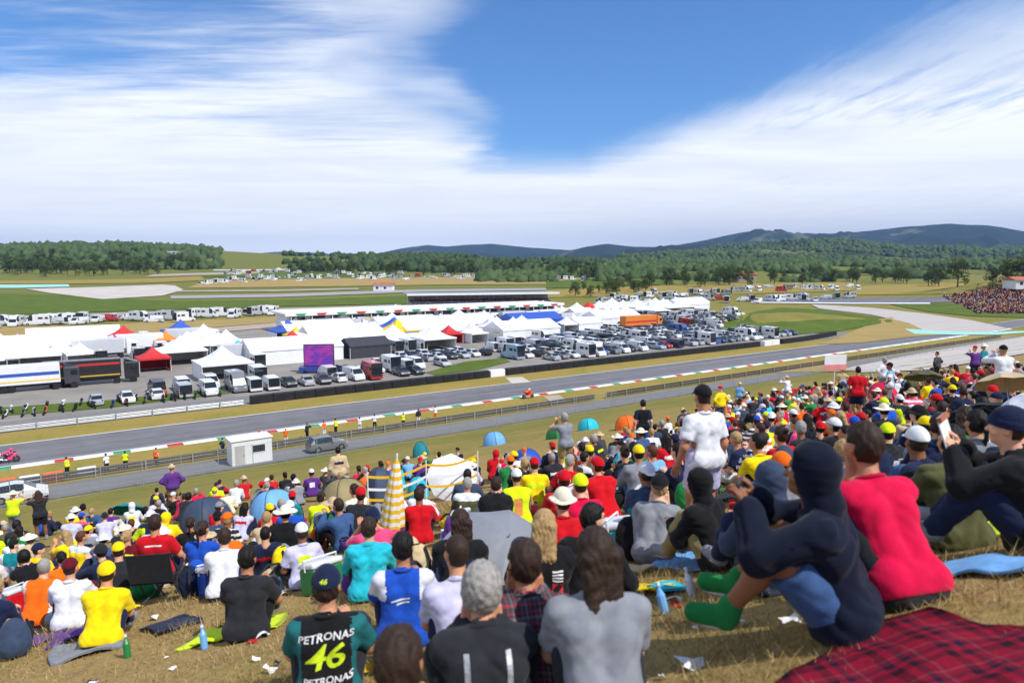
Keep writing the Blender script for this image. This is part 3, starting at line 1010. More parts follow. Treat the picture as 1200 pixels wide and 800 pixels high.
POSES = {
    # sitting on the ground
    'knees up': pose((0, 0, .125), (0, .06, .46), (.13, .40, .42), (-.10, .42, .40), (.15, .55, .085), (-.13, .53, .085), (-.05, .1, 0)),
    'hugging knees': pose((0, 0, .125), (0, .13, .45), (.05, .46, .32), (-.05, .48, .33), (.11, .47, .085), (-.11, .47, .085), (.05, -.25, 0), kr=(.12, .3, 1), kl=(-.12, .3, 1)),
    'cross legged': pose((0, 0, .12), (0, .06, .455), (.16, .33, .25), (-.14, .35, .24), (-.10, .34, .075), (.12, .26, .075), (-.12, .0, 0), kr=(1, .5, .25), kl=(-1, .5, .25), toe_r=(-1, .2, 0), toe_l=(1, .2, 0)),
    'leaning back': pose((0, 0, .12), (0, -.12, .44), (.30, -.36, .04), (-.30, -.34, .04), (.13, .72, .07), (-.16, .58, .085), (-.02, .2, 0), pr=(.5, -1, .3), pl=(-.5, -1, .3), kr=(.1, .1, 1), kl=(-.2, .2, 1), toe_r=(.15, .5, .8), hr=((.3, -1, -.1), (0, 0, 1)), hl=((-.3, -1, -.1), (0, 0, 1))),
    'holding phone': pose((0, 0, .125), (0, .08, .46), (.10, .42, .60), (-.07, .43, .59), (.17, .52, .085), (-.17, .50, .085), (.02, .0, 0), pr=(.7, 0, -.7), pl=(-.7, 0, -.7), hr=((-.1, .5, .9), (.3, -1, 0)), hl=((.1, .5, .9), (-.3, -1, 0))),
    'looking sideways': pose((0, 0, .12), (.02, .05, .46), (.22, .30, .36), (-.18, .36, .40), (.22, .50, .085), (-.10, .56, .085), (-.05, .75, .04)),
    'chin in hands': pose((0, 0, .125), (0, .17, .43), (.075, .30, .57), (-.075, .30, .57), (.16, .50, .085), (-.16, .50, .085), (0, 0, 0), pr=(.6, .2, -1), pl=(-.6, .2, -1), hr=((-.2, .1, 1), (0, -1, 0)), hl=((.2, .1, 1), (0, -1, 0))),
    # seated on a camp chair
    'on chair': pose((0, 0, .50), (0, -.02, .84), (.21, .30, .66), (-.20, .30, .66), (.13, .50, .085), (-.15, .46, .085), (-.05, -.1, 0)),
    # standing
    'standing': pose((0, 0, .94), (0, .02, 1.28), (.27, .06, .84), (-.28, .10, .86), (.12, .0, .085), (-.12, .04, .085), (-.08, .1, 0), kr=(.1, 1, 0), kl=(-.1, 1, 0), pr=(.5, -1, 0), pl=(-.5, -1, 0)),
    'hands on hips': pose((0, 0, .94), (0, .0, 1.28), (.19, .06, 1.02), (-.19, .06, 1.02), (.15, -.02, .085), (-.13, .05, .085), (-.06, -.3, 0), kr=(.1, 1, 0), kl=(-.1, 1, 0), pr=(1, -.5, 0), pl=(-1, -.5, 0), hr=((-.6, .6, -.5), (0, 0, 1)), hl=((.6, .6, -.5), (0, 0, 1))),
    'raising camera': pose((0, 0, .94), (0, .03, 1.28), (.08, .30, 1.50), (-.09, .29, 1.48), (.13, -.03, .085), (-.12, .05, .085), (-.02, .0, 0), kr=(.1, 1, 0), kl=(-.1, 1, 0), pr=(.8, 0, -.6), pl=(-.8, 0, -.6), hr=((-.1, .4, .9), (.2, -1, 0)), hl=((.1, .4, .9), (-.2, -1, 0))),
    'arms folded': pose((0, 0, .94), (0, -.01, 1.28), (-.10, .19, 1.13), (.10, .21, 1.10), (.11, .02, .085), (-.14, .0, .085), (-.06, .3, 0), kr=(.1, 1, 0), kl=(-.1, 1, 0), pr=(1, -.1, -.6), pl=(-1, -.1, -.6), hr=((-1, .0, .1), (0, 1, .2)), hl=((1, .0, .1), (0, 1, .2))),
    # on a racing motorcycle
    'racing': pose((0, -.32, .86), (.02, .10, 1.03), (.29, .42, .90), (-.29, .42, .90), (.20, -.30, .42), (-.20, -.30, .42), (.12, 0, 0), pr=(1, -.3, -.1), pl=(-1, -.3, -.1), kr=(.5, 1, .1), kl=(-.5, 1, .1), hr=((-.2, 1, -.3), (0, .3, 1)), hl=((.2, 1, -.3), (0, .3, 1))),
}
SITS = ['knees up', 'hugging knees', 'cross legged', 'leaning back', 'holding phone', 'looking sideways', 'chin in hands']
STANDS = ['standing', 'hands on hips', 'raising camera', 'arms folded']


def prims_of(J, w=1.0):
    R_, up, fw = J['R'], J['up'], J['fwd']
    pel, ch = J['pelvis'], J['chest']
    mid = pel * .55 + ch * .45 - fw * .012
    P = {'torso': [], 'sleeve': [], 'fore': [], 'thigh': [], 'shin': [], 'foot': [], 'neck': []}
    for s in (-1, 1):
        P['torso'] += [(pel + R_ * s * .075 * w, mid + R_ * s * .064 * w, .104 * w, .088 * w), (mid + R_ * s * .064 * w, ch + R_ * s * .082, .088 * w, .100),
                       (ch + R_ * s * .082, ch + up * .07 + R_ * s * .10, .100, .080)]
    P['torso'] += [(J['shl'], J['shr'], .058, .058), (J['chest'] + up * .10, J['neck'], .07, .06)]
    for a in 'rl':
        P['sleeve'].append((J['sh' + a], J['el' + a], .055, .043))
        P['fore'].append((J['el' + a], J['wr' + a], .045, .031))
        P['thigh'].append((J['hip' + a], J['kn' + a], .098, .064))
        P['shin'].append((J['kn' + a], J['kn' + a] * .6 + J['an' + a] * .4, .060, .057))
        P['shin'].append((J['kn' + a] * .6 + J['an' + a] * .4, J['an' + a], .057, .040))
        P['foot'].append((J['an' + a] + np.array((0, 0, -.03)), J['te' + a], .045, .036))
    P['seat'] = [(J['hipl'] + np.array((0, -.03, .0)), J['hipr'] + np.array((0, -.03, .0)), .115, .115)]
    P['neck'] = [(J['neck'] - up * .04, J['head'] + np.array((0, -.02, -.08)), .056, .054)]
    return P


def join(parts):
    V, Q, M = [], [], []
    b = 0
    for v, q, mi in parts:
        v = np.asarray(v); q = np.asarray(q)
        V.append(v); Q.append(q + b); M.append(np.full(len(q), mi)); b += len(v)
    return np.concatenate(V), np.concatenate(Q), np.concatenate(M)


_cache = {}
for _k, _c in (('white', '#dcdde0'), ('black', '#1b1b1d'), ('neon', '#d6ee18'), ('red', '#c21420'), ('navy', '#1d2540')):
    MAT['cloth_' + _k] = m_plain(_k + '_cloth', lin(_c), .92, .18, 11.0, .35, bscale=70)


def variant_mesh(kind, pname, lod, w, var, colr):
    """the same garment with a second cloth let in: yoke, sleeves, a band across the back, side panels or hoops"""
    key = (kind, pname, lod, w, var, colr)
    if key in _cache: return _cache[key]
    me = part_mesh(kind, pname, lod, w).copy()
    me.materials.append(MAT['cloth_' + colr])
    J = POSES[pname]
    o, R_, up = J['chest'], J['R'], J['up']
    n_ = len(me.polygons)
    c = np.zeros(n_ * 3); me.polygons.foreach_get('center', c); c = c.reshape(-1, 3) - o
    x, z = c @ R_, c @ up
    t = {'yoke': z > .055, 'sleeves': np.abs(x) > .165, 'band': (np.abs(x) < .15) & (z > -.06) & (z < .01), 'sides': (np.abs(x) > .12) & (z < .08),
         'hoops': (np.floor((z + 1) / .055) % 2 == 0), 'print': (np.abs(x) < .085) & (z > -.13) & (z < .03) & (c @ J['fwd'] < 0)}[var]
    me.polygons.foreach_set('material_index', t.astype(np.int32))
    _cache[key] = me
    return me


VOX = (0.0145, 0.029, 0.068)


def part_mesh(kind, pname, lod, w=1.0):
    """meshes of a pose: body, tee, sweater, vest, trousers, shorts, shoe_r, shoe_l"""
    key = (kind, pname, lod, w)
    if key in _cache: return _cache[key]
    J = POSES[pname]
    P = prims_of(J, w)
    h = VOX[lod]

    def solid(prims, grow, k, wr=0.0, fr=1.0, seed=0.0, cuts=(), fine=1.0):
        lo, hi = fit([(a, b, ra + grow, rb + grow) for a, b, ra, rb in prims], 0.02)
        f = Field(lo, hi, h * fine)
        for a, b, ra, rb in prims: f.add(f.cone(a, b, ra + grow, rb + grow), k)
        if wr: f.wrinkle(wr, fr, seed)
        for c in cuts: f.cut(c(f))
        return f
    seed = (sum(map(ord, pname)) % 17) * .7
    if kind == 'body':
        f = solid(P['torso'] + P['seat'] + P['sleeve'] + P['fore'] + P['thigh'] + P['shin'] + P['neck'], 0.0, .035)
        f.add(f.cone(*P['foot'][0]), .02).add(f.cone(*P['foot'][1]), .02)
        v, q = f.net()
        parts = [(v, q, 0)]
        for hv, hq, mi in HEAD[lod]:
            parts.append((np.asarray(hv) @ J['hm'].T + J['head'], hq, mi))
        for s, a in ((1, 'r'), (-1, 'l')):
            hv, hq = HANDS[(lod, s)]
            fw = J['wr' + a] - J['el' + a]
            o = J['h' + a]
            m_ = mat3(o[0], o[1]) if o else mat3(fw, (0.25 * -s, -.1, 1))
            # thumb towards the body's middle
            parts.append((hv * np.array((-1, 1, 1)) @ m_.T + J['wr' + a], np.asarray(hq)[:, ::-1], 0))
        V, Q, M = join(parts)
        me = mesh_from('body', V, Q, [MAT['skin'], MAT['eye'], MAT['iris']], M, True)
    elif kind in ('tee', 'sweater', 'vest', 'jacket'):
        up = J['up']
        pr = list(P['torso']) + [(a, b, ra + .010, rb + .010) for a, b, ra, rb in P['seat']]
        pr += [(J['pelvis'] + J['R'] * s * .075, J['pelvis'] + up * .12 + J['R'] * s * .06, .112 * w, .105 * w) for s in (-1, 1)]
        cuts = []
        if kind == 'tee':
            for (a, b, ra, rb) in P['sleeve']:
                e = a + (b - a) * .78
                pr.append((a, e, ra + .004, rb + .022))
        elif kind in ('sweater', 'jacket'):
            pr += [(a, b, ra + .004, rb + .010) for a, b, ra, rb in P['sleeve']]
            pr += [(a, a + (b - a) * .94, ra + .009, rb + .010) for a, b, ra, rb in P['fore']]
        g = {'tee': .013, 'vest': .02, 'sweater': .02, 'jacket': .026}[kind]
        f = solid(pr, g, .03, {'tee': .0050, 'sweater': .0082, 'jacket': .009, 'vest': .005}[kind], .8 if kind == 'jacket' else 1.0, seed)
        if kind == 'tee':
            for a in 'rl':
                A_, B_ = J['sh' + a], J['el' + a]
                e = A_ + (B_ - A_) * .72
                dd = (B_ - A_) / np.linalg.norm(B_ - A_)
                near = f.cone(e, A_ + (B_ - A_) * 1.3, .12, .12)
                f.D = np.maximum(f.D, np.where(near < 0, f.plane(e, dd), -1).astype(np.float32))
        # neck opening and hem
        f.cut(-f.cone(J['neck'] + up * .035 + J['fwd'] * .015, J['neck'] + up * .2 + J['fwd'] * .03, .066, .09))
        f.cut(-f.plane(J['pelvis'] - up * (.075 if pname not in STANDS else .10), up))
        v, q = f.net()
        me = mesh_from('shirt', v, q, [MAT['fabric']], None, True)
    elif kind in ('trousers', 'shorts'):
        pr = list(P['seat']) + [(J['pelvis'] + J['R'] * s * .075, J['pelvis'] + J['up'] * .09 + J['R'] * s * .06, .104, .094) for s in (-1, 1)]
        if kind == 'shorts':
            pr += [(a, a + (b - a) * .86, ra + .008, rb + .03) for a, b, ra, rb in P['thigh']]
        else:
            pr += [(a, b, ra, rb + .008) for a, b, ra, rb in P['thigh']]
            pr += [(a, b, ra + .006, rb + .016) for a, b, ra, rb in P['shin']]
        f = solid(pr, .013, .03, .005, .9, seed + 1)
        if kind == 'shorts':
            for a in 'rl':
                A_, B_ = J['hip' + a], J['kn' + a]
                e = A_ + (B_ - A_) * .80
                near = f.cone(e, A_ + (B_ - A_) * 1.2, .14, .14)
                f.D = np.maximum(f.D, np.where(near < 0, f.plane(e, B_ - A_), -1).astype(np.float32))
        v, q = f.net()
        me = mesh_from('trousers', v, q, [MAT['fabric']], None, True)
    elif kind in ('shoe_r', 'shoe_l'):
        a = kind[-1]
        i = 'rl'.index(a)
        p = P['foot'][i]
        f = solid([p, (p[0], J['an' + a] + (J['kn' + a] - J['an' + a]) * .10, .046, .044)], .014, .025, 0, fine=.8)
        v, q = f.net()
        me = mesh_from('shoe', v, q, [MAT['fabric']], None, True)
    elif kind in ('sole_r', 'sole_l'):
        a = kind[-1]
        p = P['foot']['rl'.index(a)]
        dn = np.cross(J['te' + a] - J['an' + a], np.cross(J['kn' + a] - J['an' + a], J['te' + a] - J['an' + a]))
        dn = -dn / np.linalg.norm(dn)
        f = solid([(p[0] - .012 * (p[1] - p[0]), p[1] + .05 * (p[1] - p[0]), .045, .038)], .019, .02, 0, fine=.6)
        f.cut(-f.plane((np.array(p[0]) + p[1]) / 2 + dn * .036, dn))
        v, q = f.net()
        me = mesh_from('sole', v, q, [MAT['fabric']], None, True)
    _cache[key] = me
    return me


# ---- hair and headgear, in the head's own frame
def gear_mesh(kind, lod):
    key = ('gear', kind, lod)
    if key in _cache: return _cache[key]
    h = (0.0075, 0.014, 0.026)[lod]
    f = Field((-.2, -.24, -.42) if kind in ('long hair', 'ponytail') else (-.21, -.22, -.22), (.21, .26, .19), h)
    X, Y, Z = f.P

    def cranium(g): return f.smin(f.ell((0, -.012, .03), (.075 + g, .096 + g, .098 + g)), f.ell((0, .0, -.03), (.066 + g, .080 + g, .07 + g)), .04)
    strand = lambda a: a * (np.sin(X * 190 + 2 * np.sin(Y * 60) + 3 * np.sin(Z * 25)) * .6 + np.sin(Y * 150 + 3 * np.sin(Z * 40)) * .4 + .9 * np.sin(X * 47 + 2 * np.sin(Z * 30)) * np.sin(Y * 41 + Z * 23))
    mat = MAT['hair']
    if kind in ('short hair', 'cropped hair', 'curly hair', 'long hair', 'ponytail', 'hair bun'):
        g = {'cropped hair': .005, 'curly hair': .026, 'long hair': .016}.get(kind, .013)
        f.add(cranium(g))
        f.D = f.D + (strand(.004) if kind not in ('curly hair', 'cropped hair') else (.007 * np.sin(X * 95) * np.sin(Y * 88 + 1) * np.sin(Z * 92) if kind == 'curly hair' else 0))
        f.cut(np.where(Y > .02, -(Z - .055 - .25 * (Y - .02)), -9.0))              # face
        f.cut(-(Z + .075 - .3 * np.maximum(Y, 0)) if kind != 'long hair' else -(Z + .12))
        f.cut(np.where((np.abs(X) > .06) & (Y > -.035) & (Y < .03), -(Z - .02), -9.0) if kind not in ('long hair', 'curly hair') else f.D * 0 - 9)
        if kind == 'long hair':
            for x in (-.06, -.025, .01, .04, .065):
                c = f.cone((x, -.075, .02), (x * 1.15 + .01 * math.sin(x * 90), -.125, -.22), .040, .034)
                c = f.smin(c, f.cone((x * 1.15, -.125, -.22), (x * .9, -.12, -.385 + .5 * abs(x)), .032, .014), .02)
                f.D = f.smin(f.D, c + strand(.004), .02)
        if kind == 'ponytail':
            c = f.smin(f.cone((0, -.105, .06), (0, -.165, .03), .022, .03), f.cone((0, -.165, .03), (.01, -.15, -.22), .03, .012), .02)
            f.D = f.smin(f.D, c + strand(.004), .012)
        if kind == 'hair bun':
            f.D = f.smin(f.D, f.cone((0, -.11, .09), (0, -.118, .095), .036, .036) + strand(.004), .012)
    elif kind in ('cap', 'cap backwards', 'beanie', 'bucket hat', 'sun hat', 'headband cap'):
        mat = MAT['fabric']
        f.add(cranium(.021))
        if kind == 'beanie':
            f.D += .0025 * np.sin(np.arctan2(X, Y) * 34)
            f.cut(-(Z - .012 - .12 * Y))
            f.add(np.maximum(cranium(.027), np.abs(Z - .03 - .12 * Y) - .024), .004)
        else:
            f.cut(-(Z - .038 - .10 * Y))
            f.add(f.cone((0, -.012, .145), (0, -.012, .147), .008, .008), .004)
        if kind in ('cap', 'cap backwards'):
            sg = 1 if kind == 'cap' else -1
            br = f.ell((0, sg * .115, .045), (.078, .085, .030))
            br = np.maximum(br, np.abs(Z - .050 - (sg * Y - .09) * -.22 + X * X * 4) - .0055)
            f.D = np.minimum(f.D, np.maximum(br, -(sg * Y - .05)))
        if kind in ('bucket hat', 'sun hat'):
            rr = np.sqrt(X * X + (Y + .01) ** 2)
            ro, drop = (.148, .42) if kind == 'bucket hat' else (.195, .12)
            f.D = np.minimum(f.D, np.maximum(np.maximum(rr - ro, .075 - rr), np.abs(Z - .045 + (rr - .09) * drop - .008 * np.sin(np.arctan2(X, Y) * 3)) - .0055 * (1, 1.6, 2.6)[lod]))
    elif kind == 'hood':
        mat = MAT['fabric']
        f.add(f.ell((0, -.022, .025), (.108, .128, .132)))
        f.add(f.cone((0, -.05, -.08), (0, -.075, -.15), .085, .10), .05)
        f.D = f.D + .004 * np.sin(X * 50 + 2 * np.sin(Z * 40)) * np.sin(Z * 45)
        f.D = np.maximum(f.D, -f.ell((0, .10, .0), (.078, .13, .105)))
    elif kind == 'helmet':
        mat = MAT['plastic']
        f.add(f.ell((0, .0, .015), (.125, .150, .140)))
        f.add(f.cone((0, .075, -.065), (0, .10, -.07), .07, .06), .04)
        f.add(f.cone((0, -.11, .06), (0, -.17, .05), .04, .02), .05)
        f.cut(-(Z + .125))
    v, q = f.net()
    me = mesh_from(kind.replace(' ', '_'), v, q, [mat], None, True)
    _cache[key] = me
    return me


def visor_mesh():
    f = Field((-.15, -.05, -.06), (.15, .2, .1), .008)
    f.add(f.ell((0, .004, .015), (.128, .154, .142)))
    f.cut(np.abs(f.P[2] - .018) - .042)
    f.cut(-(f.P[1] - .045))
    v, q = f.net()
    return mesh_from('visor', v, q, [MAT['glass']], None, True)


SKIN = ['#d8a283', '#c98f6c', '#e2b497', '#b57a58', '#c88a66', '#8a5a3e', '#dca98a']
HAIRC = {'brown': '#33231a', 'black': '#15110f', 'fair': '#a98a5c', 'grey': '#98938c', 'auburn': '#5c2f1a'}
PAL = {'red': '#c21420', 'white': '#dcdde0', 'black': '#1b1b1d', 'navy': '#1d2540', 'yellow': '#f0d010', 'neon yellow': '#d6ee18', 'orange': '#ef6a18',
       'grey': '#83868c', 'dark grey': '#3d3f44', 'sky blue': '#6ea6d8', 'royal blue': '#1f4db0', 'green': '#237a3d', 'teal': '#167a80', 'maroon': '#5f1524',
       'pink': '#e64a78', 'purple': '#5c3180', 'olive': '#555636', 'beige': '#c3ad88', 'lilac': '#c2bfdb', 'turquoise': '#27b3c4', 'denim blue': '#3c5680',
       'crimson': '#cc1040', 'slate': '#39465c', 'charcoal': '#2a2b2f', 'cream': '#e5dcc3', 'brown': '#5d4433', 'khaki': '#8f8158'}
COLV = {k: lin(v) for k, v in PAL.items()}


def collar_mesh(pname):
    key = ('collar', pname)
    if key not in _cache:
        J = POSES[pname]
        c = J['neck'] + J['up'] * .030 - J['fwd'] * .004
        pts = []
        for k in range(25):
            a = 2 * math.pi * k / 24
            pts.append(c + J['R'] * .074 * math.cos(a) + J['fwd'] * .072 * math.sin(a) - J['up'] * (.012 + .022 * max(0, math.sin(a))))
        _cache[key] = MB().tube(pts, .0115, 8, caps=False).mesh('collar', MAT['fabric'], True)
    return _cache[key]


def person(loc, rz, pname, top, topc, legs, legc, gear, gearc, skin=None, lod=1, scale=1.0, shoec='grey', hair=None, w=1.0, var=None):
    """one spectator: an empty on the ground with body, shirt, trousers, shoes and headgear as parts"""
    e = empty('person', loc, rz, scale)
    sk = lin(skin or rnd.choice(SKIN))
    obj('body', part_mesh('body', pname, lod, w), e, color=sk)
    nm = {'tee': 'shirt', 'sweater': 'sweatshirt', 'jacket': 'jacket', 'vest': 'vest'}[top]
    sh = obj(nm, variant_mesh(top, pname, lod, w, *var) if var else part_mesh(top, pname, lod, w), e, color=COLV[topc])
    obj('trousers' if legs == 'trousers' else 'shorts', part_mesh(legs, pname, lod, w), e, color=COLV[legc])
    for a in ('shoe_r', 'shoe_l'):
        so = obj('shoe', part_mesh(a, pname, lod, w), e, color=COLV[shoec])
        if lod == 0: obj('sole', part_mesh('sole' + a[-2:], pname, lod, w), so, color=COLV['white'] if shoec != 'white' else COLV['dark grey'])
    if lod == 0 and top != 'vest' and gear != 'hood':
        obj('collar', collar_mesh(pname), e, color=tuple(min(1, c * .72 + .004) for c in COLV[topc]))
    J = POSES[pname]
    hm = Matrix(J['hm'].tolist()).to_4x4()
    hm.translation = Vector(J['head'])

    def put(kind, col):
        g = obj(kind.replace(' ', '_').replace('_backwards', ''), gear_mesh(kind, lod), e, color=col)
        g.matrix_local = hm
        return g
    isHair = gear in ('short hair', 'cropped hair', 'curly hair', 'long hair', 'ponytail', 'hair bun')
    g = put(gear, lin(HAIRC[gearc]) if isHair else COLV[gearc])
    if not isHair and gear not in ('hood', 'helmet'):
        put(hair[0] if hair else 'cropped hair', lin(HAIRC[hair[1] if hair else 'brown']))
    return e, sh, g
# ------------------------------------------------------------------ labels that tell repeats apart by what stands beside them
SHORTS = []                       # (object, short name, base phrase, row phrase)


def note(o, short, where, row=''):
    SHORTS.append((o, short, where, row))
    return o


def label_repeats():
    pts = [(o, s, w, r, o.location.copy(), project(o.location)) for o, s, w, r in SHORTS]
    used = {}
    for i, (o, s, w, r, p, q) in enumerate(pts):
        near = sorted((((p - b[4]).length, b) for j, b in enumerate(pts) if j != i and (p - b[4]).length < 28), key=lambda t: t[0])[:14]
        lf = [b for _, b in near if b[5][0] < q[0] - 1]
        rt = [b for _, b in near if b[5][0] > q[0] + 1]
        A = lambda t: ('an ' if t[0] in 'aeiou' else 'a ') + t
        cand = [f'{s} {w}']
        if r: cand.append(f'{s} {r}')
        near1 = [b for b in (b for _, b in near) if b[1] != s]
        for b in near1[:6]:
            cand.append(f'{s} beside {A(b[1])} {r or w}')
        for a in lf[:7]:
            for b in rt[:7]:
                cand.append(f'{s} between {A(a[1])} and {A(b[1])} {r}')
        cand = [c.strip() for c in cand if len(c.split()) <= 16] or [f'{s} {w}']
        sent = next((c for c in cand if c not in used), None)
        if sent is None: sent = cand[-1]
        used[sent] = o
        o['label'] = sent


# ------------------------------------------------------------------ vehicles (local +X is the nose)
MAT['head_lamp'] = m_plain('clear_lamp', (0.7, 0.7, 0.68), 0.15, 0.05)
MAT['tail_lamp'] = m_plain('red_lamp', (0.35, 0.01, 0.01), 0.25, 0.1)
CARMATS = [MAT['paint'], MAT['glass'], MAT['rubber'], MAT['metal'], MAT['head_lamp'], MAT['tail_lamp']]
CAR = {
    'hatchback': (0.86, .34, [(-1.95, .62, .64, .62), (-1.86, .92, 1.0, .68), (-1.45, .96, 1.43, .57), (-.2, .95, 1.50, .60), (.35, .94, 1.41, .57), (1.15, .90, .93, .70), (1.75, .76, .79, .62), (1.95, .52, .54, .55)], (-1.18, 1.22)),
    'saloon': (0.89, .34, [(-2.25, .62, .64, .62), (-2.15, .90, .93, .70), (-1.6, .95, .98, .72), (-.95, .95, 1.38, .56), (-.1, .94, 1.44, .58), (.45, .93, 1.36, .56), (1.3, .88, .91, .70), (2.05, .74, .77, .62), (2.25, .5, .52, .55)], (-1.35, 1.4)),
    'estate car': (0.89, .34, [(-2.3, .62, .64, .66), (-2.22, .94, 1.0, .72), (-1.95, .97, 1.42, .60), (-.4, .95, 1.48, .61), (.4, .94, 1.40, .58), (1.25, .90, .93, .72), (2.05, .76, .79, .64), (2.25, .5, .52, .56)], (-1.35, 1.42)),
    'off-roader': (0.93, .40, [(-2.2, .70, .72, .72), (-2.15, 1.08, 1.12, .80), (-1.95, 1.12, 1.70, .68), (-.3, 1.10, 1.76, .69), (.45, 1.09, 1.66, .66), (1.05, 1.06, 1.09, .80), (1.95, .98, 1.0, .76), (2.15, .6, .62, .68)], (-1.35, 1.38)),
    'van': (0.98, .36, [(-2.6, .6, .62, .85), (-2.55, 1.2, 1.95, .82), (-.2, 1.2, 2.05, .84), (.9, 1.2, 2.0, .80), (1.25, 1.2, 1.9, .74), (2.0, 1.12, 1.16, .82), (2.5, .9, .93, .76), (2.62, .5, .52, .7)], (-1.6, 1.7)),
    'camper van': (1.08, .36, [(-3.0, .6, .62, .95), (-2.97, 1.3, 2.85, 1.0), (.9, 1.3, 2.95, 1.02), (1.7, 1.3, 2.7, .95), (1.95, 1.25, 2.0, .80), (2.45, 1.12, 1.16, .84), (2.95, .9, .93, .78), (3.05, .5, .52, .7)], (-1.7, 2.1)),
}


def car_mesh(kind):
    w, wr_, st, ax = CAR[kind]
    b = MB()
    vs = []
    for (x, z1, z2, wt) in st:
        ww = w * (0.93 if abs(x) > abs(st[0][0]) - .2 else 1.0)
        z0 = .24
        vs += [(x, -ww * .94, z0), (x, -ww, (z0 + z1) / 2), (x, -ww * .97, z1), (x, -wt, z2), (x, wt, z2), (x, ww * .97, z1), (x, ww, (z0 + z1) / 2), (x, ww * .94, z0)]
    fs, mi = [], []
    n_ = len(st)
    for i in range(n_ - 1):
        a, c = st[i], st[i + 1]
        cab_a, cab_c = a[2] - a[1] > .2, c[2] - c[1] > .2
        for k in range(7):
            fs.append((i * 8 + k, (i + 1) * 8 + k, (i + 1) * 8 + k + 1, i * 8 + k + 1))
            side = k in (2, 4)
            m_ = 0
            if side and cab_a and cab_c: m_ = 1
            if k == 3 and (cab_a != cab_c): m_ = 1
            if kind in ('van', 'camper van') and m_ == 1 and (side and c[0] < 1.0 and not (kind == 'camper van' and i == 1 and False)): m_ = 0 if kind == 'van' else 0
            mi.append(m_)
    fs += [tuple(range(7, -1, -1)), tuple((n_ - 1) * 8 + k for k in range(8))]
    mi += [0, 0]
    for f, m_ in zip(fs, mi): pass
    base = len(b.v)
    b.v += vs
    b.f += fs
    b.m += mi
    x0, x1 = st[0][0], st[-1][0]
    for s in (-1, 1):
        b.box((x1 - .10, s * w * .62, .66 if kind not in ('van', 'camper van') else .8), (.16, .3, .14), mi=4)
        b.box((x0 + .06, s * w * .74, .80), (.12, .16, .22), mi=5)
        b.box((st[-4][0] - .05, s * (w + .07), st[-4][1] + .05), (.12, .16, .12), mi=0)
        for xa in ax:
            b.lathe([(.0, -.1), (wr_ * .55, -.1), (wr_ * .6, -.12), (wr_, -.10), (wr_, .10), (wr_ * .6, .12), (.0, .12)], 12, (xa, s * (w - .10), wr_), 'Y', 2)
            b.lathe([(.0, -.125), (wr_ * .55, -.125), (wr_ * .55, .125), (.0, .125)], 10, (xa, s * (w - .10), wr_), 'Y', 3)
    b.box(((x0 + x1) / 2, 0, .27), (x1 - x0 - .1, w * 1.85, .12), mi=2)
    if kind == 'camper van':
        for s in (-1, 1): b.box((-.9, s * (1.03), 2.0), (1.1, .06, .5), mi=1); b.box((-2.3, s * 1.03, 2.0), (.7, .06, .5), mi=1)
        b.box((-1.2, 0, 2.93), (.8, .6, .14), mi=4)
    if kind == 'van':
        b.box((-1.4, .96, .95), (2.0, .03, .10), mi=2); b.box((-1.4, -.96, .95), (2.0, .03, .10), mi=2)
    return b.mesh(kind.replace(' ', '_').replace('-', '_'), CARMATS)


CARME = {k: car_mesh(k) for k in CAR}
CARCOL = {'white': (.72, .72, .72), 'silver': (.42, .43, .45), 'grey': (.16, .17, .18), 'black': (.015, .015, .017), 'navy': (.02, .03, .09),
          'blue': (.04, .12, .36), 'red': (.42, .02, .02), 'pale blue': (.30, .42, .52), 'yellow': (.62, .42, .02), 'green': (.03, .12, .06), 'beige': (.42, .37, .28)}


def vehicle(kind, col, p, rz, where, row='', group='cars in the paddock car park', cat=None):
    o = obj({'off-roader': 'off_roader'}.get(kind, kind.replace(' ', '_')), CARME[kind], color=CARCOL[col])
    o.location = p
    o.rotation_euler = (0, 0, rz)
    tag(o, None, cat or ('car' if kind in ('hatchback', 'saloon', 'estate car', 'off-roader') else 'van'), group)
    return note(o, f'{col} {kind}', where, row)


def inside(pt, poly):
    x, y = pt[0], pt[1]
    c = False
    for (x1, y1), (x2, y2) in zip(poly, poly[1:] + poly[:1]):
        if (y1 > y) != (y2 > y) and x < (x2 - x1) * (y - y1) / (y2 - y1) + x1: c = not c
    return c


CARPOLY = [(268, 476), (290, 452), (395, 440), (452, 423), (500, 415), (580, 405), (680, 392), (740, 378), (800, 368), (905, 357), (880, 364), (838, 384), (850, 392), (945, 392), (880, 402), (760, 411), (640, 422), (604, 424), (590, 417), (530, 424), (490, 440), (380, 458)]
LANE_ROWS = [106.5, 112.0, 119.5, 125.0, 132.5, 138.0, 145.5, 151.0, 158.5, 164.0, 171.5, 177.0]
ROWN = ['in the row beside the barrier road', 'in the second row from the barrier', 'in the third row from the barrier', 'in the fourth row from the barrier',
        'in the fifth row from the barrier', 'in the sixth row from the barrier'] + ['in the back rows of the car park'] * 8
ncar = 0
for ri, dd in enumerate(LANE_ROWS):
    s = 18.0 + rnd.random()
    while s < 200 and ncar < 285:
        s += rnd.choice([2.6, 2.7, 2.8, 3.0]) * (1 + .008 * ri)
        if rnd.random() < .10: continue
        x, y = XY(s, dd + rnd.uniform(-.4, .4))
        p = Vector((x, y, Hs(x, y) + .03))
        if not inside(project(p), CARPOLY): continue
        kind = rnd.choices(list(CAR), [34, 14, 18, 14, 14, 6])[0]
        col = rnd.choices(list(CARCOL), [30, 20, 13, 14, 7, 4, 4, 4, 1, 1, 2])[0]
        if kind in ('van', 'camper van') and rnd.random() < .75: col = 'white'
        vehicle(kind, col, p, U_RZ + R(90) * rnd.choice([1, -1]) + rnd.uniform(-.05, .05), 'in the paddock car park', ROWN[ri])
        ncar += 1
print('cars', ncar)
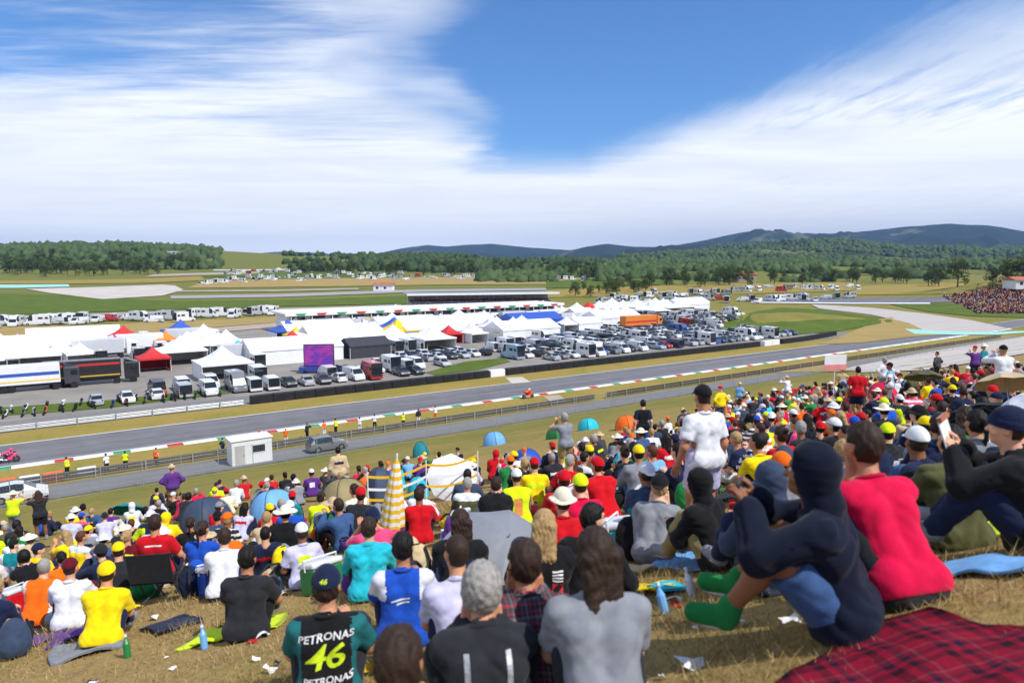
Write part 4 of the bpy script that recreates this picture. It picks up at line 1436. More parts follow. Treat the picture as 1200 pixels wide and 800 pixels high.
WESTPOLY = [(-40, 482), (100, 468), (215, 456), (262, 448), (300, 442), (306, 456), (280, 466), (230, 463), (120, 474)]
for ri, dd in enumerate((107.5, 113.0, 118.5, 124.0)):
    s = -60.0
    while s < 30:
        s += rnd.uniform(2.9, 4.2)
        x, y = XY(s, dd + rnd.uniform(-.5, .5))
        p = Vector((x, y, Hs(x, y) + .03))
        if not inside(project(p), WESTPOLY) or rnd.random() < .12: continue
        kind = rnd.choice(['van', 'van', 'camper van', 'estate car', 'hatchback'])
        vehicle(kind, rnd.choices(['white', 'silver', 'grey', 'black', 'red'], [8, 2, 2, 2, .6])[0], p, U_RZ + R(90) * rnd.choice([1, -1]), 'before the left marquees', 'in front of the left marquees', 'vehicles in front of the left marquees')
# vehicles standing on the dirt by the infield bank
for px, py, k, c, rz in ((838, 392, 'estate car', 'white', .3), (862, 391, 'off-roader', 'black', .4), (884, 390, 'van', 'grey', .5), (872, 386, 'hatchback', 'silver', .2), (850, 397, 'estate car', 'grey', .6), (820, 400, 'hatchback', 'navy', .6)):
    p = hit(px, py); p.z += .03
    vehicle(k, c, p, rz, 'on the dirt beside the green infield bank', '')

# ------------------------------------------------------------------ marquees
TENTC = {'white': (.80, .80, .80), 'cream': (.72, .68, .56), 'pale grey': (.55, .56, .58), 'red': (.55, .03, .03), 'yellow': (.80, .52, .02), 'royal blue': (.04, .10, .42), 'charcoal': (.05, .05, .06),
         'orange': (.75, .22, .03), 'teal': (.06, .42, .46), 'black': (.02, .02, .022), 'green': (.05, .25, .08), 'lilac': (.5, .5, .72)}


def _tent(kind, w, l, h, peak):
    """roof, walls and legs of a tent standing on z=0"""
    rf, wl, lg = MB(), MB(), MB()
    ov = .12
    if kind == 'pagoda':
        n_ = 6
        ring = []
        for i in range(n_):
            t = i / (n_ - 1)
            k = (1 - t) ** 1.0
            z = h + peak * t ** 1.9
            kx, ky = (w / 2 + ov) * k + .03, (l / 2 + ov) * k + .03
            ring.append([(-kx, -ky, z), (kx, -ky, z), (kx, ky, z), (-kx, ky, z)])
        ring.insert(0, [(x, y, h - .32) for x, y, z in ring[0]])
        vs = [p for r_ in ring for p in r_]
        fs = [(i * 4 + k, i * 4 + (k + 1) % 4, (i + 1) * 4 + (k + 1) % 4, (i + 1) * 4 + k) for i in range(len(ring) - 1) for k in range(4)]
        fs.append(tuple(len(vs) - 4 + k for k in range(4)))
        rf.add(vs, fs)
        rf.tube([(0, 0, h + peak), (0, 0, h + peak + .35)], .03, 5)
    else:
        X, Y = w / 2 + ov, l / 2 + ov
        nb = max(3, int(l / 3))
        vs, fs = [], []
        for i in range(nb + 1):
            y = -Y + 2 * Y * i / nb
            sag = -.05 if i % 2 else 0
            vs += [(-X, y, h - .3), (-X, y, h), (-X * .5, y, h + peak * .5 + sag), (0, y, h + peak), (X * .5, y, h + peak * .5 + sag), (X, y, h), (X, y, h - .3)]
        for i in range(nb):
            for k in range(6): fs.append((i * 7 + k, i * 7 + k + 1, (i + 1) * 7 + k + 1, (i + 1) * 7 + k))
        fs.append((1, 5, 4, 3, 2)); b_ = nb * 7; fs.append((b_ + 2, b_ + 3, b_ + 4, b_ + 5, b_ + 1))
        rf.add(vs, fs)
    for (a, c) in (((-w / 2, l / 2), (w / 2, l / 2)), ((-w / 2, -l / 2), (-w / 2, l / 2)), ((w / 2, l / 2), (w / 2, -l / 2))):
        nfold = 10
        vs, fs = [], []
        for i in range(nfold + 1):
            t = i / nfold
            o_ = .03 * (-1) ** i
            x, y = a[0] + (c[0] - a[0]) * t, a[1] + (c[1] - a[1]) * t
            nx, ny = (0, 1) if a[1] == c[1] else (1, 0)
            vs += [(x + nx * o_, y + ny * o_, .05), (x + nx * o_, y + ny * o_, h - .05)]
        for i in range(nfold): fs.append((2 * i, 2 * i + 2, 2 * i + 3, 2 * i + 1))
        wl.add(vs, fs)
    leg = MB().tube([(0, 0, 0), (0, 0, h)], .05, 5)
    return rf.mesh('roof', MAT['nylon']), wl.mesh('wall', MAT['nylon']), leg.mesh('leg', MAT['white'])


TENT_KINDS = {'pagoda tent': ('pagoda', 5, 5, 2.5, 1.9), 'wide pagoda tent': ('pagoda', 8, 8, 2.8, 2.6), 'long marquee': ('gable', 9, 18, 3.0, 1.9), 'short marquee': ('gable', 6, 9, 2.6, 1.4), 'pop-up gazebo': ('pagoda', 3.2, 3.2, 2.1, 1.0)}
TENTME = {k: (_tent(*v), v) for k, v in TENT_KINDS.items()}


def marquee(kind, col, p, rz, where, row='', group='marquees in the paddock', wallc='white', sc=1.0):
    (rf, wl, lg), (_, w, l, h, pk) = TENTME[kind]
    e = empty('marquee' if 'marquee' in kind else 'gazebo' if 'gazebo' in kind else 'pagoda_tent', p, rz, sc)
    obj('roof', rf, e, color=TENTC[col])
    obj('wall', wl, e, color=TENTC[wallc])
    for sx in (-1, 1):
        for sy in (-1, 1): obj('leg', lg, e, (sx * w / 2, sy * l / 2, 0))
    tag(e, None, 'tent', group)
    return note(e, f'{col} {kind}', where, row)


# ------------------------------------------------------------------ team lorries
def lorry(p, rz, col, label, stripe=None, cabc='white', L_=12.5):
    e = empty('team_lorry', p, rz)
    tr = MB().bevbox((0, 0, 2.55), (L_, 2.5, 2.9), .08)
    tr.build('trailer', MAT['paint'], e, color=TENTC[col])
    if stripe:
        for z, c, hh in stripe:
            MB().box((0, 0, z), (L_ * .97, 2.53, hh)).build('stripe', MAT['paint'], e, color=TENTC[c])
    MB().box((0, 0, .85), (L_ * .96, 1.2, .35)).build('chassis', MAT['darkmetal'], e)
    cb = MB().bevbox((L_ / 2 + 1.5, 0, 2.0), (2.1, 2.4, 2.7), .18)
    cb.add([(L_ / 2 + .5, -1.1, 3.3), (L_ / 2 + .5, 1.1, 3.3), (L_ / 2 + .5, 1.1, 3.95), (L_ / 2 + .5, -1.1, 3.95), (L_ / 2 + 2.2, -1.0, 3.35), (L_ / 2 + 2.2, 1.0, 3.35)], [(0, 1, 2, 3), (3, 2, 5, 4), (0, 3, 4), (1, 5, 2)])
    cab = cb.build('cab', MAT['paint'], e, color=TENTC[cabc])
    MB().box((L_ / 2 + 2.54, 0, 2.45), (.05, 2.1, .95)).build('windscreen', MAT['glass'], cab)
    for s in (-1, 1): MB().box((L_ / 2 + 1.8, s * 1.2, 2.45), (.9, .05, .75)).build('side_window', MAT['glass'], cab)
    wm = MB().lathe([(0, -.15), (.28, -.15), (.3, -.17), (.5, -.15), (.5, .15), (.3, .17), (0, .17)], 14, axis='Y').mesh('wheel', MAT['rubber'])
    for xa in (-L_ * .38, -L_ * .28, -L_ * .18, L_ / 2 + 1.7, L_ / 2 - .6):
        for s in (-1, 1): obj('wheel', wm, e, (xa, s * 1.05, .5))
    return tag(e, label, 'lorry')


TENTPOLY_L = [(-60, 412), (130, 404), (300, 392), (330, 396), (318, 430), (268, 446), (200, 458), (90, 468), (-60, 478)]
TENTPOLY_C = [(338, 388), (420, 374), (560, 370), (660, 368), (760, 360), (880, 353), (800, 367), (735, 377), (680, 390), (575, 402), (500, 411), (446, 417), (420, 424), (330, 434), (322, 420)]
special = [(100, 447, 20), (180, 433, 6), (195, 408, 6), (375, 431, 8), (425, 416, 9), (466, 399, 8), (525, 402, 5), (620, 384, 11), (705, 378, 9), (280, 423, 4), (345, 404, 6), (748, 384, 9)]
special = [(hit(a, b), r_) for a, b, r_ in special]
for poly, where, s_rng, d_rng in ((TENTPOLY_L, 'on the left side of the paddock', (-95, 35), (108, 200)), (TENTPOLY_C, 'in the middle of the paddock', (25, 235), (128, 262))):
    dd = d_rng[0]
    row = 0
    while dd < d_rng[1]:
        s = s_rng[0] + (row % 2) * 4
        while s < s_rng[1]:
            step = 6.4 if dd < 205 and s < 36 else 7.4
            x, y = XY(s + rnd.uniform(-1, 1), dd + rnd.uniform(-1, 1))
            p = Vector((x, y, Hs(x, y) + .03))
            if inside(project(p), poly) and all((p - q).length > r_ for q, r_ in special):
                t = rnd.random()
                rowt = where + (', front rows' if row < 3 else ', middle rows' if row < 6 else ', back rows')
                if t < .34: marquee('pagoda tent', rnd.choices(['white', 'cream', 'pale grey', 'yellow', 'lilac'], [14, 2, 2, 1, 1])[0], p, U_RZ + rnd.choice([0, .1, -.05]), where, rowt)
                elif t < .56: marquee('wide pagoda tent', rnd.choices(['white', 'pale grey', 'red', 'royal blue'], [12, 1, .5, .5])[0], p, U_RZ, where, rowt)
                elif t < .68: marquee('short marquee', rnd.choices(['white', 'pale grey', 'lilac'], [8, 1, 1])[0], p, U_RZ + R(90) * rnd.randint(0, 1), where, rowt)
                elif t < .76:
                    marquee('long marquee', rnd.choices(['white', 'cream'], [6, 1])[0], p, U_RZ + R(90), where, rowt); step = 18
                elif t < .93:
                    for k in range(3):
                        x, y = XY(s - 3 + 3 * k, dd)
                        q = Vector((x, y, Hs(x, y) + .03))
                        if rnd.random() < .85: vehicle(rnd.choice(['camper van', 'camper van', 'van']), rnd.choices(['white', 'silver', 'beige', 'grey'], [10, 2, 1, 1])[0], q, U_RZ + R(90), where, rowt, 'vans and campers between the marquees')
                else:
                    note(tag(lorry(p, U_RZ + R(rnd.choice([0, 180])), rnd.choice(['white', 'white', 'pale grey']), None, None, 'white', 9.0), None, None, 'lorries between the marquees'), 'pale lorry', where, rowt); step = 14
            s += step
        dd += 6.6 * (1 + row * .04)
        row += 1

# singled-out things in the paddock
def at(px, py, dz=.03):
    p = hit(px, py); p.z += dz
    return p
lorry(at(98, 451), U_RZ - .05, 'black', 'long black lorry with red and yellow stripes among the white left marquees', [(3.3, 'red', .35), (1.5, 'yellow', .15)], 'black', 10.5)
lorry(at(30, 458), U_RZ - .02, 'white', 'white lorry with a yellow and blue stripe parked behind the motorcycle row', [(1.6, 'yellow', .2), (2.6, 'royal blue', .5)], 'charcoal', 9)
lorry(at(748, 385), U_RZ, 'orange', 'orange lorry parked behind the rows of parked cars', [(2.2, 'red', .5)], 'orange', 13)
lorry(at(705, 380), U_RZ, 'white', 'white lorry with a yellow panel next to the orange lorry', [(2.4, 'yellow', .7)], 'white', 11)
for kind, col, px, py, lab in (
        ('pagoda tent', 'red', 180, 434, 'red pagoda tent alone among the white marquees on the left side'),
        ('pagoda tent', 'orange', 195, 410, 'orange pagoda tent at the back of the left marquees'),
        ('short marquee', 'charcoal', 428, 417, 'charcoal marquee beside the large purple screen'),
        ('wide pagoda tent', 'yellow', 466, 399, 'large yellow pagoda tent in front of the pit building'),
        ('pagoda tent', 'red', 526, 402, 'dark red pagoda tent behind the parked cars'),
        ('long marquee', 'royal blue', 622, 385, 'long royal blue marquee below the grandstand'),
        ('pagoda tent', 'teal', 280, 424, 'teal pagoda tent at the edge of the left marquees'),
        ('pagoda tent', 'yellow', 348, 404, 'yellow pagoda tent by the end of the pit building'),
        ('wide pagoda tent', 'red', 690, 371, 'big red pagoda tent behind the white lorry with a yellow panel')):
    e = marquee(kind, col, at(px, py), U_RZ + (R(90) if 'marquee' in kind else 0), '', '', None, col if col in ('charcoal', 'red', 'royal blue') else 'white')
    SHORTS.pop()
    e['label'] = lab
    if 'group' in e: del e['group']

# big video screen on a truck, seen from the hill
m, n, L = new_mat('video_screen_picture')
tc = n('ShaderNodeTexCoord').outputs['Object']
f1 = noise_of(n, tc, .55, 4, .5, dist=1.2)
f2 = noise_of(n, tc, 1.3, 3)
c = ramp(n, f1, [(.32, (.02, .04, .30)), (.46, (.10, .03, .28)), (.54, (.55, .04, .14)), (.62, (.35, .05, .30)), (.75, (.05, .05, .35))])
c = mixc(n, f2, c, (.25, .05, .4))
finish(n, L, c, .3, None, .4, emis=(c, .10))
MAT['screen'] = m
p = at(374, 437)
e = tag(empty('video_screen', p, R(8)), 'big video screen showing purple and red picture behind the parked cars', 'screen')
MB().bevbox((0, .5, 3.1), (5.2, .8, 3.9), .06).build('housing', MAT['darkmetal'], e)
MB().box((0, .085, 3.1), (4.9, .03, 3.6)).build('display', MAT['screen'], e)
MB().box((0, .6, .75), (6.8, 2.2, .7)).build('trailer', m_plain('blue_trailer', (.04, .07, .30), .4), e)
for sx in (-2.4, 2.4):
    for sy in (-.3, 1.5): MB().lathe([(0, -.12), (.4, -.12), (.4, .12), (0, .12)], 12, axis='X').build('wheel', MAT['rubber'], e, (sx, sy, .4))

# ------------------------------------------------------------------ pit building and grandstand
A_, B_ = hit(338, 391), hit(652, 374)
bv = B_ - A_; bl = math.hypot(bv.x, bv.y); brz = math.atan2(bv.y, bv.x)
pit = tag(empty('pit_building', A_, brz), 'long white pit building with a flat overhanging roof and coloured fascia', 'building')
MAT['concrete'] = m_plain('pale_concrete', (.48, .46, .43), .85, .12, .4)
MAT['facade'] = m_plain('white_facade', (.74, .74, .73), .6, .06, .3)
MAT['seat_red'] = m_plain('red_seats', (.36, .02, .03), .5, .2)
MAT['seat_white'] = m_plain('white_seats', (.7, .7, .7), .5, .1)
MAT['yellow'] = m_plain('yellow_paint', (.75, .45, .02), .5, .1)
MAT['roofgrey'] = m_plain('grey_roof_sheet', (.33, .34, .35), .5, .12, .3)
MB().box((bl / 2, 7, 2.6), (bl, 12, 5.2)).build('wall', MAT['facade'], pit)
MB().bevbox((bl / 2, 6, 5.55), (bl + 3, 17, .5), .1).build('roof', MAT['whitepvc'], pit)
MB().box((bl / 2, -2.62, 5.35), (bl + 2.8, .1, .75)).build('fascia', MAT['facade'], pit)
nb = 16
dm = MB().box((0, 0, 0), (3.9, .12, 3.0)).mesh('garage_door', MAT['darkmetal'])
wm = MB().box((0, 0, 0), (4.2, .12, .9)).mesh('window', MAT['glass'])
for i in range(nb):
    x = bl * (i + .5) / nb
    obj('garage_door', dm, pit, (x, .96, 1.55))
    obj('window', wm, pit, (x, .96, 4.1))
    tri = MB().add([(-1.6, 0, .3), (1.6, 0, .3), (.9, 0, -.3), (-.9, 0, -.3), (-1.6, .06, .3), (1.6, .06, .3), (.9, .06, -.3), (-.9, .06, -.3)], [(0, 3, 2, 1), (0, 1, 5, 4), (2, 3, 7, 6), (0, 4, 7, 3), (1, 2, 6, 5)])
    tri.build('flag_panel', MAT['k_red'] if i % 2 else MAT['k_green'], pit, (x, -2.74, 5.35))
    col_ = MB().tube([(0, 0, 0), (0, 0, 5.3)], .14, 8)
    col_.build('column', MAT['white'], pit, (bl * i / nb + .3, -2.2, 0))
for i in range(9):
    MB().bevbox((0, 0, 0), (bl / 9 - 1.4, 1.6, .12), .03).build('awning', MAT['yellow'] if i in (0, 1, 2, 3, 5) else MAT['whitepvc'], pit, (bl * (i + .5) / 9, -4.0, 3.3), (R(14), 0, 0))

A_, B_ = hit(482, 361.5), hit(650, 358)
bv = B_ - A_; bl = math.hypot(bv.x, bv.y); brz = math.atan2(bv.y, bv.x)
gs = tag(empty('grandstand', A_, brz), 'long grandstand with a grey flat roof above red and white seating rows', 'grandstand')
rows = 7
for i in range(rows):
    MB().box((bl / 2, 1.2 + i * 1.1, (.5 + i * .34) / 2 + .2), (bl, 1.08, .9 + i * .34)).build('tier', MAT['concrete'], gs)
    MB().box((bl / 2, 1.4 + i * 1.1, 1.0 + i * .34), (bl - 1, .45, .35)).build('seat_row', MAT['seat_white'] if i < 5 else MAT['seat_red'], gs)
MB().bevbox((bl / 2, 5.5, 6.1), (bl + 4, 13, .6), .15).build('roof', MAT['roofgrey'], gs)
MB().box((bl / 2, -1.1, 6.0), (bl + 3.9, .12, .8)).build('fascia', MAT['whitepvc'], gs)
MB().box((bl / 2, 10.4, 2.9), (bl, .5, 5.8)).build('rear_wall', MAT['concrete'], gs)
for i in range(11): MB().tube([(0, 0, 0), (0, 0, 5.9)], .2, 8).build('column', MAT['white'], gs, (bl * i / 10, 9.6, 0))


# ------------------------------------------------------------------ small far crowds (stuff)
def crowd_mat(name, stops):
    m, n, L = new_mat(name)
    rn = n('ShaderNodeNewGeometry').outputs['Random Per Island']
    r = n('ShaderNodeValToRGB', ins={0: rn})
    r.color_ramp.interpolation = 'CONSTANT'
    el = r.color_ramp.elements
    while len(el) < len(stops): el.new(.5)
    for i, (e, c) in enumerate(zip(el, stops)):
        e.position = i / len(stops); e.color = (*lin(c), 1)
    finish(n, L, r.outputs[0], .85, None, .2)
    return m


MIX = ['#c21420', '#dcdde0', '#1b1b1d', '#1d2540', '#f0d010', '#83868c', '#2a2b2f', '#6ea6d8', '#dcdde0', '#ef6a18', '#3c5680', '#222226', '#c3ad88', '#1f4db0', '#d6ee18', '#5f1524', '#39465c', '#555636', '#e5dcc3', '#262a30']
MAT['crowd'] = crowd_mat('crowd_clothes', MIX)
MAT['crowd_red'] = crowd_mat('crowd_clothes_red', ['#6a2030', '#4a1a24', '#5a2a44', '#8a2430', '#2a2b2f', '#8a5a64', '#43305a', '#a89098', '#552030', '#3a2a40'])
MAT['crowd_head'] = crowd_mat('crowd_heads', ['#33231a', '#15110f', '#d8a283', '#dcdde0', '#1b1b1d', '#c21420', '#a98a5c', '#f0d010'])


def mini_crowd(name, pts, mat, seed=1, sc=1.0, parent=None):
    """each a seated figure of trunk, bent legs, arms and head"""
    g = np.random.default_rng(seed)
    def blob(c, r, n_=6):
        vs = [(c[0], c[1], c[2] + r[2])]
        for zz, k in ((.5, .87), (-.5, .87)):
            for i in range(n_):
                a = 2 * math.pi * i / n_
                vs.append((c[0] + r[0] * k * math.cos(a), c[1] + r[1] * k * math.sin(a), c[2] + r[2] * zz))
        vs.append((c[0], c[1], c[2] - r[2]))
        fs = [(0, 1 + i, 1 + (i + 1) % n_) for i in range(n_)]
        for i in range(n_):
            a, b, c_, d_ = 1 + i, 1 + (i + 1) % n_, 1 + n_ + (i + 1) % n_, 1 + n_ + i
            fs += [(a, d_, c_), (a, c_, b)]
        fs += [(1 + 2 * n_, 1 + n_ + (i + 1) % n_, 1 + n_ + i) for i in range(n_)]
        return np.array(vs), np.array(fs)
    bits = [blob((0, 0, .36), (.23, .16, .34)), blob((0, .28, .22), (.2, .3, .17), 5), blob((0, .04, .78), (.095, .11, .14))]
    V, F, M = [], [], []
    b = 0
    for p in pts:
        a = g.normal(0.5, .4); ca, sa = math.cos(a), math.sin(a)
        k = sc * g.uniform(.88, 1.12)
        st = g.random() < .12
        for bi, (v, f) in enumerate(bits):
            w = v * k
            if st: w = w * np.array((1, .8, 1.75))
            V.append(np.stack([w[:, 0] * ca - w[:, 1] * sa + p[0], w[:, 0] * sa + w[:, 1] * ca + p[1], w[:, 2] + p[2]], 1))
            F.append(f + b); M.append(np.full(len(f), 1 if bi == 2 else 0)); b += len(v)
    return tag(obj(name, mesh_from(name, np.concatenate(V), np.concatenate(F), [mat, MAT['crowd_head']], np.concatenate(M)), parent), kind='stuff')


g0 = np.random.default_rng(3)
pts = []
for i in range(rows):
    for x in np.arange(1, bl - 1, .75):
        if g0.random() < .8: pts.append((x + g0.uniform(-.2, .2), 1.35 + i * 1.1, .85 + i * .34))
cr = mini_crowd('crowd', pts, MAT['crowd_red'], 4)
cr.matrix_world = Matrix.Translation(gs.location) @ Matrix.Rotation(brz, 4, 'Z')
# banked terrace at the corner
pts = []
for _ in range(2600):
    px, py = g0.uniform(1085, 1235), g0.uniform(334, 368)
    if py > 334 + 34 * min(1, (px - 1075) / 70.0) or py < 352 - 16 * min(1, (px - 1085) / 90): continue
    p = hit(px, py)
    pts.append((p.x, p.y, p.z))
mini_crowd('crowd', pts, MAT['crowd_red'], 5, 1.5)
# ------------------------------------------------------------------ backdrop: mountains, wooded hills, trees
def vnoise(x, y, seed=0):
    x = np.asarray(x, float); y = np.asarray(y, float)
    xi, yi = np.floor(x), np.floor(y)
    fx, fy = x - xi, y - yi
    fx, fy = fx * fx * (3 - 2 * fx), fy * fy * (3 - 2 * fy)
    def hsh(a, b):
        q = np.sin(a * 127.1 + b * 311.7 + seed * 74.7) * 43758.5453
        return q - np.floor(q)
    return (hsh(xi, yi) * (1 - fx) + hsh(xi + 1, yi) * fx) * (1 - fy) + (hsh(xi, yi + 1) * (1 - fx) + hsh(xi + 1, yi + 1) * fx) * fy


def fbm(x, y, oct_=5, seed=0):
    t, a, n_ = 0, 0.5, 0
    for i in range(oct_):
        t = t + a * vnoise(x * 2 ** i, y * 2 ** i, seed + i); n_ += a; a *= .5
    return t / n_


def hill_mat(name, forest, field, amount=.62, scale=.004):
    m, n, L = new_mat(name)
    pos = n('ShaderNodeNewGeometry').outputs['Position']
    f1 = noise_of(n, pos, scale, 5, .55, dist=.5)
    f2 = noise_of(n, pos, scale * 9, 5, .65)
    f3 = noise_of(n, pos, scale * 60, 3, .7)
    c1 = ramp(n, f2, [(.3, tuple(c * .62 for c in forest)), (.6, forest), (.8, tuple(c * 1.5 for c in forest))])
    c2 = ramp(n, f2, [(.35, field), (.7, tuple(c * .7 for c in field))])
    k = n('ShaderNodeMapRange', ins={0: f1, 1: amount, 2: amount + .035, 3: 0., 4: 1.}).outputs[0]
    c = mixc(n, k, c1, c2)
    finish(n, L, c, .95, (f3, 1.0, 6.0), .05)
    return m


MAT['forest'] = hill_mat('forest_slope', (.055, .082, .026), (.22, .21, .07), .54)
MAT['forest_far'] = hill_mat('mountain_forest', (.022, .042, .022), (.13, .15, .06), .60, .0016)


def ridge(name, sky, d0, d1, mat, foot=0.0, rough=.2, seed=0, back=1.25, rows=46, bumps=0.0):
    """a range of hills: its foot at depth d0, its crest at depth d1, the crest following the skyline as it stands there"""
    xs = np.linspace(sky[0][0], sky[-1][0], int((sky[-1][0] - sky[0][0]) / 3.2))
    ys = np.interp(xs, [p[0] for p in sky], [p[1] for p in sky])
    tt = np.concatenate([np.linspace(0, 1, rows), np.linspace(1.04, 2, 10)])
    V = []
    grid = np.zeros((len(tt), len(xs), 3))
    for j, (px, py) in enumerate(zip(xs, ys)):
        r = ray(px, py)
        dn = d1 * (1 + .12 * math.sin(px * .011 + seed))
        k = dn / r.y
        top = CAM_Z + r.z * k
        az = r.x / r.y
        for i, t in enumerate(tt):
            D = d0 + (dn - d0) * min(t, 1) + dn * (back - 1) * max(0, t - 1)
            x, y = az * D, D
            base = Hs(x, y) - 2
            p = t if t <= 1 else 1 - (t - 1) ** 1.3
            shp = p ** 1.25 if t <= 1 else p
            grid[i, j] = (x, y, base + (top - base) * shp)
    X, Y, Z = grid[..., 0], grid[..., 1], grid[..., 2]
    sc = 1.0 / (d1 * .085)
    nz = fbm(X * sc, Y * sc, 6, seed) - .5
    rdg = np.abs(fbm(X * sc * 1.7, Y * sc * .8, 4, seed + 9) - .5) * 2
    amp = (Z.max() - CAM_Z) * rough
    mid = np.clip(tt, 0, 1)[:, None]
    wgt = np.sin(np.pi * np.minimum(mid, 1)) * .9 + .12 * mid
    Z = Z + amp * (nz * 1.6 - rdg * .9 + .2) * wgt * 2.0
    if bumps: Z = Z + bumps * (vnoise(X / 11, Y / 11, 3) + .5 * vnoise(X / 5, Y / 5, 5)) * np.minimum(1, mid * 6)
    grid[..., 2] = Z
    ny, nx = X.shape
    i = np.arange(nx * ny).reshape(ny, nx)
    q = np.stack([i[:-1, :-1].ravel(), i[:-1, 1:].ravel(), i[1:, 1:].ravel(), i[1:, :-1].ravel()], 1)
    return tag(obj(name, mesh_from(name, grid.reshape(-1, 3), q, [mat], smooth=True)), kind='structure'), grid


ridge('mountain_range', [(-400, 304), (150, 303), (270, 299), (330, 295), (380, 297), (420, 302), (520, 304)], 6500, 9000, MAT['forest_far'], seed=1)
ridge('mountain_range', [(380, 305), (415, 302), (440, 297), (470, 291), (500, 287), (525, 289), (545, 287), (575, 286), (605, 289), (640, 292), (680, 295), (740, 300)], 4600, 7000, MAT['forest_far'], seed=2)
ridge('mountain_range', [(610, 304), (650, 297), (690, 289), (712, 286), (740, 289), (790, 290), (840, 296)], 3900, 6000, MAT['forest_far'], seed=3)
ridge('mountain_range', [(700, 306), (745, 298), (800, 286), (850, 276), (888, 269), (930, 273), (980, 275), (1020, 272), (1060, 266), (1110, 261), (1160, 265), (1210, 271), (1300, 262), (1500, 255), (1900, 262)], 3000, 5400, MAT['forest_far'], seed=4)
_, G5 = ridge('wooded_hill', [(690, 315), (740, 306), (800, 296), (860, 285), (920, 281), (960, 280), (1000, 284), (1060, 290), (1110, 290), (1160, 293), (1220, 290), (1400, 284), (1800, 290)], 1250, 2700, MAT['forest'], seed=5, rough=.16)
_, G6 = ridge('wooded_hill', [(560, 325), (660, 320), (720, 317), (790, 313), (860, 311), (940, 311), (1000, 314), (1060, 312), (1130, 310), (1200, 308), (1400, 300), (1800, 300)], 560, 1250, MAT['forest'], seed=6, rough=.10)

# ---- trees
MAT['bark'] = m_plain('bark', (.09, .065, .045), .9, .3, 4.0, .6)
def leaf_mat(name, a, b):
    m, n, L = new_mat(name)
    rn = n('ShaderNodeNewGeometry').outputs['Random Per Island']
    oi = n('ShaderNodeObjectInfo').outputs['Random']
    k = math_node(n, 'ADD', math_node(n, 'MULTIPLY', rn, .65), math_node(n, 'MULTIPLY', oi, .35))
    finish(n, L, ramp(n, k, [(.1, a), (.9, b)]), .8, None, .15)
    return m
MAT['leaf'] = leaf_mat('tree_leaves', (.040, .066, .016), (.11, .145, .036))
MAT['leaf2'] = leaf_mat('olive_tree_leaves', (.05, .070, .018), (.13, .135, .04))


def tree_meshes(seed, h=11.0, wide=.42, leaves=900, conic=0.0):
    g = np.random.default_rng(seed)
    tr = MB()
    tr.tube([(0, 0, -.5), (.1, 0, h * .25), (.05, .1, h * .5), (0, .05, h * .82)], [h * .028, h * .022, h * .015, h * .004], 7)
    lobes = []
    for i in range(11):
        a = g.uniform(0, 6.28); zz = h * (.2 + .7 * g.random())
        rr = h * wide * (1 - .75 * conic * (zz / h)) * g.uniform(.35, .75) * (1.05 - .55 * abs(zz / h - .55))
        c = np.array((rr * math.cos(a), rr * math.sin(a), zz))
        lobes.append((c, h * g.uniform(.11, .2)))
        tr.tube([(0, 0, zz * .62), tuple(c * .6 + np.array((0, 0, zz * .35))), tuple(c)], [h * .010, h * .006, h * .002], 5)
    lobes.append((np.array((0, 0, h * .86)), h * .15)); lobes.append((np.array((0, 0, h * .6)), h * .22))
    V, F = [], []
    for i in range(leaves):
        c, r = lobes[g.integers(len(lobes))]
        v = g.normal(size=3); v /= np.linalg.norm(v)
        p = c + v * r * g.uniform(.55, 1.12) * np.array((1.1, 1.1, .85))
        s = h * g.uniform(.018, .042)
        nrm = v + g.normal(size=3) * .5; nrm /= np.linalg.norm(nrm)
        a = np.cross(nrm, (0.3, .2, 1)); a /= np.linalg.norm(a); b = np.cross(nrm, a)
        k = len(V)
        V += [p - a * s, p + b * s * .7, p + a * s, p - b * s * .7 + nrm * s * .3]
        F.append((k, k + 1, k + 2, k + 3))
    return tr.mesh('trunk', MAT['bark']), mesh_from('crown', np.array(V), np.array(F), [MAT['leaf'] if seed % 3 else MAT['leaf2']])


TREES = [tree_meshes(i + 1, 11, .36 + .05 * (i % 3), 950, (i % 2) * .5) for i in range(6)]


def tree(p, sc, k, label, group):
    e = empty('tree', p - Vector((0, 0, .2)), rnd.uniform(0, 6.28), sc)
    obj('trunk', TREES[k][0], e)
    obj('crown', TREES[k][1], e)
    return tag(e, label, 'tree', group)


def tree_band(n_, upper, lower, label, group, sc=(.8, 1.3), ks=(0, 1, 3, 4)):
    for _ in range(n_):
        px = rnd.uniform(upper[0][0], upper[-1][0])
        a = float(np.interp(px, [q[0] for q in upper], [q[1] for q in upper]))
        b = float(np.interp(px, [q[0] for q in lower], [q[1] for q in lower]))
        p = hit(px, a + (b - a) * rnd.random())
        if p.y > 3000: continue
        tree(p, rnd.uniform(*sc), rnd.choice(ks), label, group)


tree_band(95, [(-40, 306), (100, 304), (180, 308), (240, 312)], [(-40, 324), (100, 325), (180, 323), (250, 314)], 'leafy tree in the dark wood covering the left hill', 'trees of the wood on the left hill', (1.0, 1.7))
tree_band(85, [(340, 317), (480, 314), (600, 315), (700, 318)], [(340, 322), (480, 324), (600, 324), (700, 330)], 'leafy tree in the belt of trees behind the golden upper field', 'trees in the belt behind the upper field', (.8, 1.35))
tree_band(22, [(672, 336), (760, 334)], [(672, 350), (760, 347)], 'leafy tree in the clump beyond the end of the grandstand', 'trees in the clump by the grandstand', (.45, .8), (0, 1, 2, 4, 5))
tree_band(46, [(760, 331), (900, 328), (1080, 329), (1220, 330)], [(760, 340), (900, 336), (1080, 337), (1220, 340)], 'leafy tree along the foot of the right wooded hills', 'trees along the foot of the right hills', (.8, 1.4))


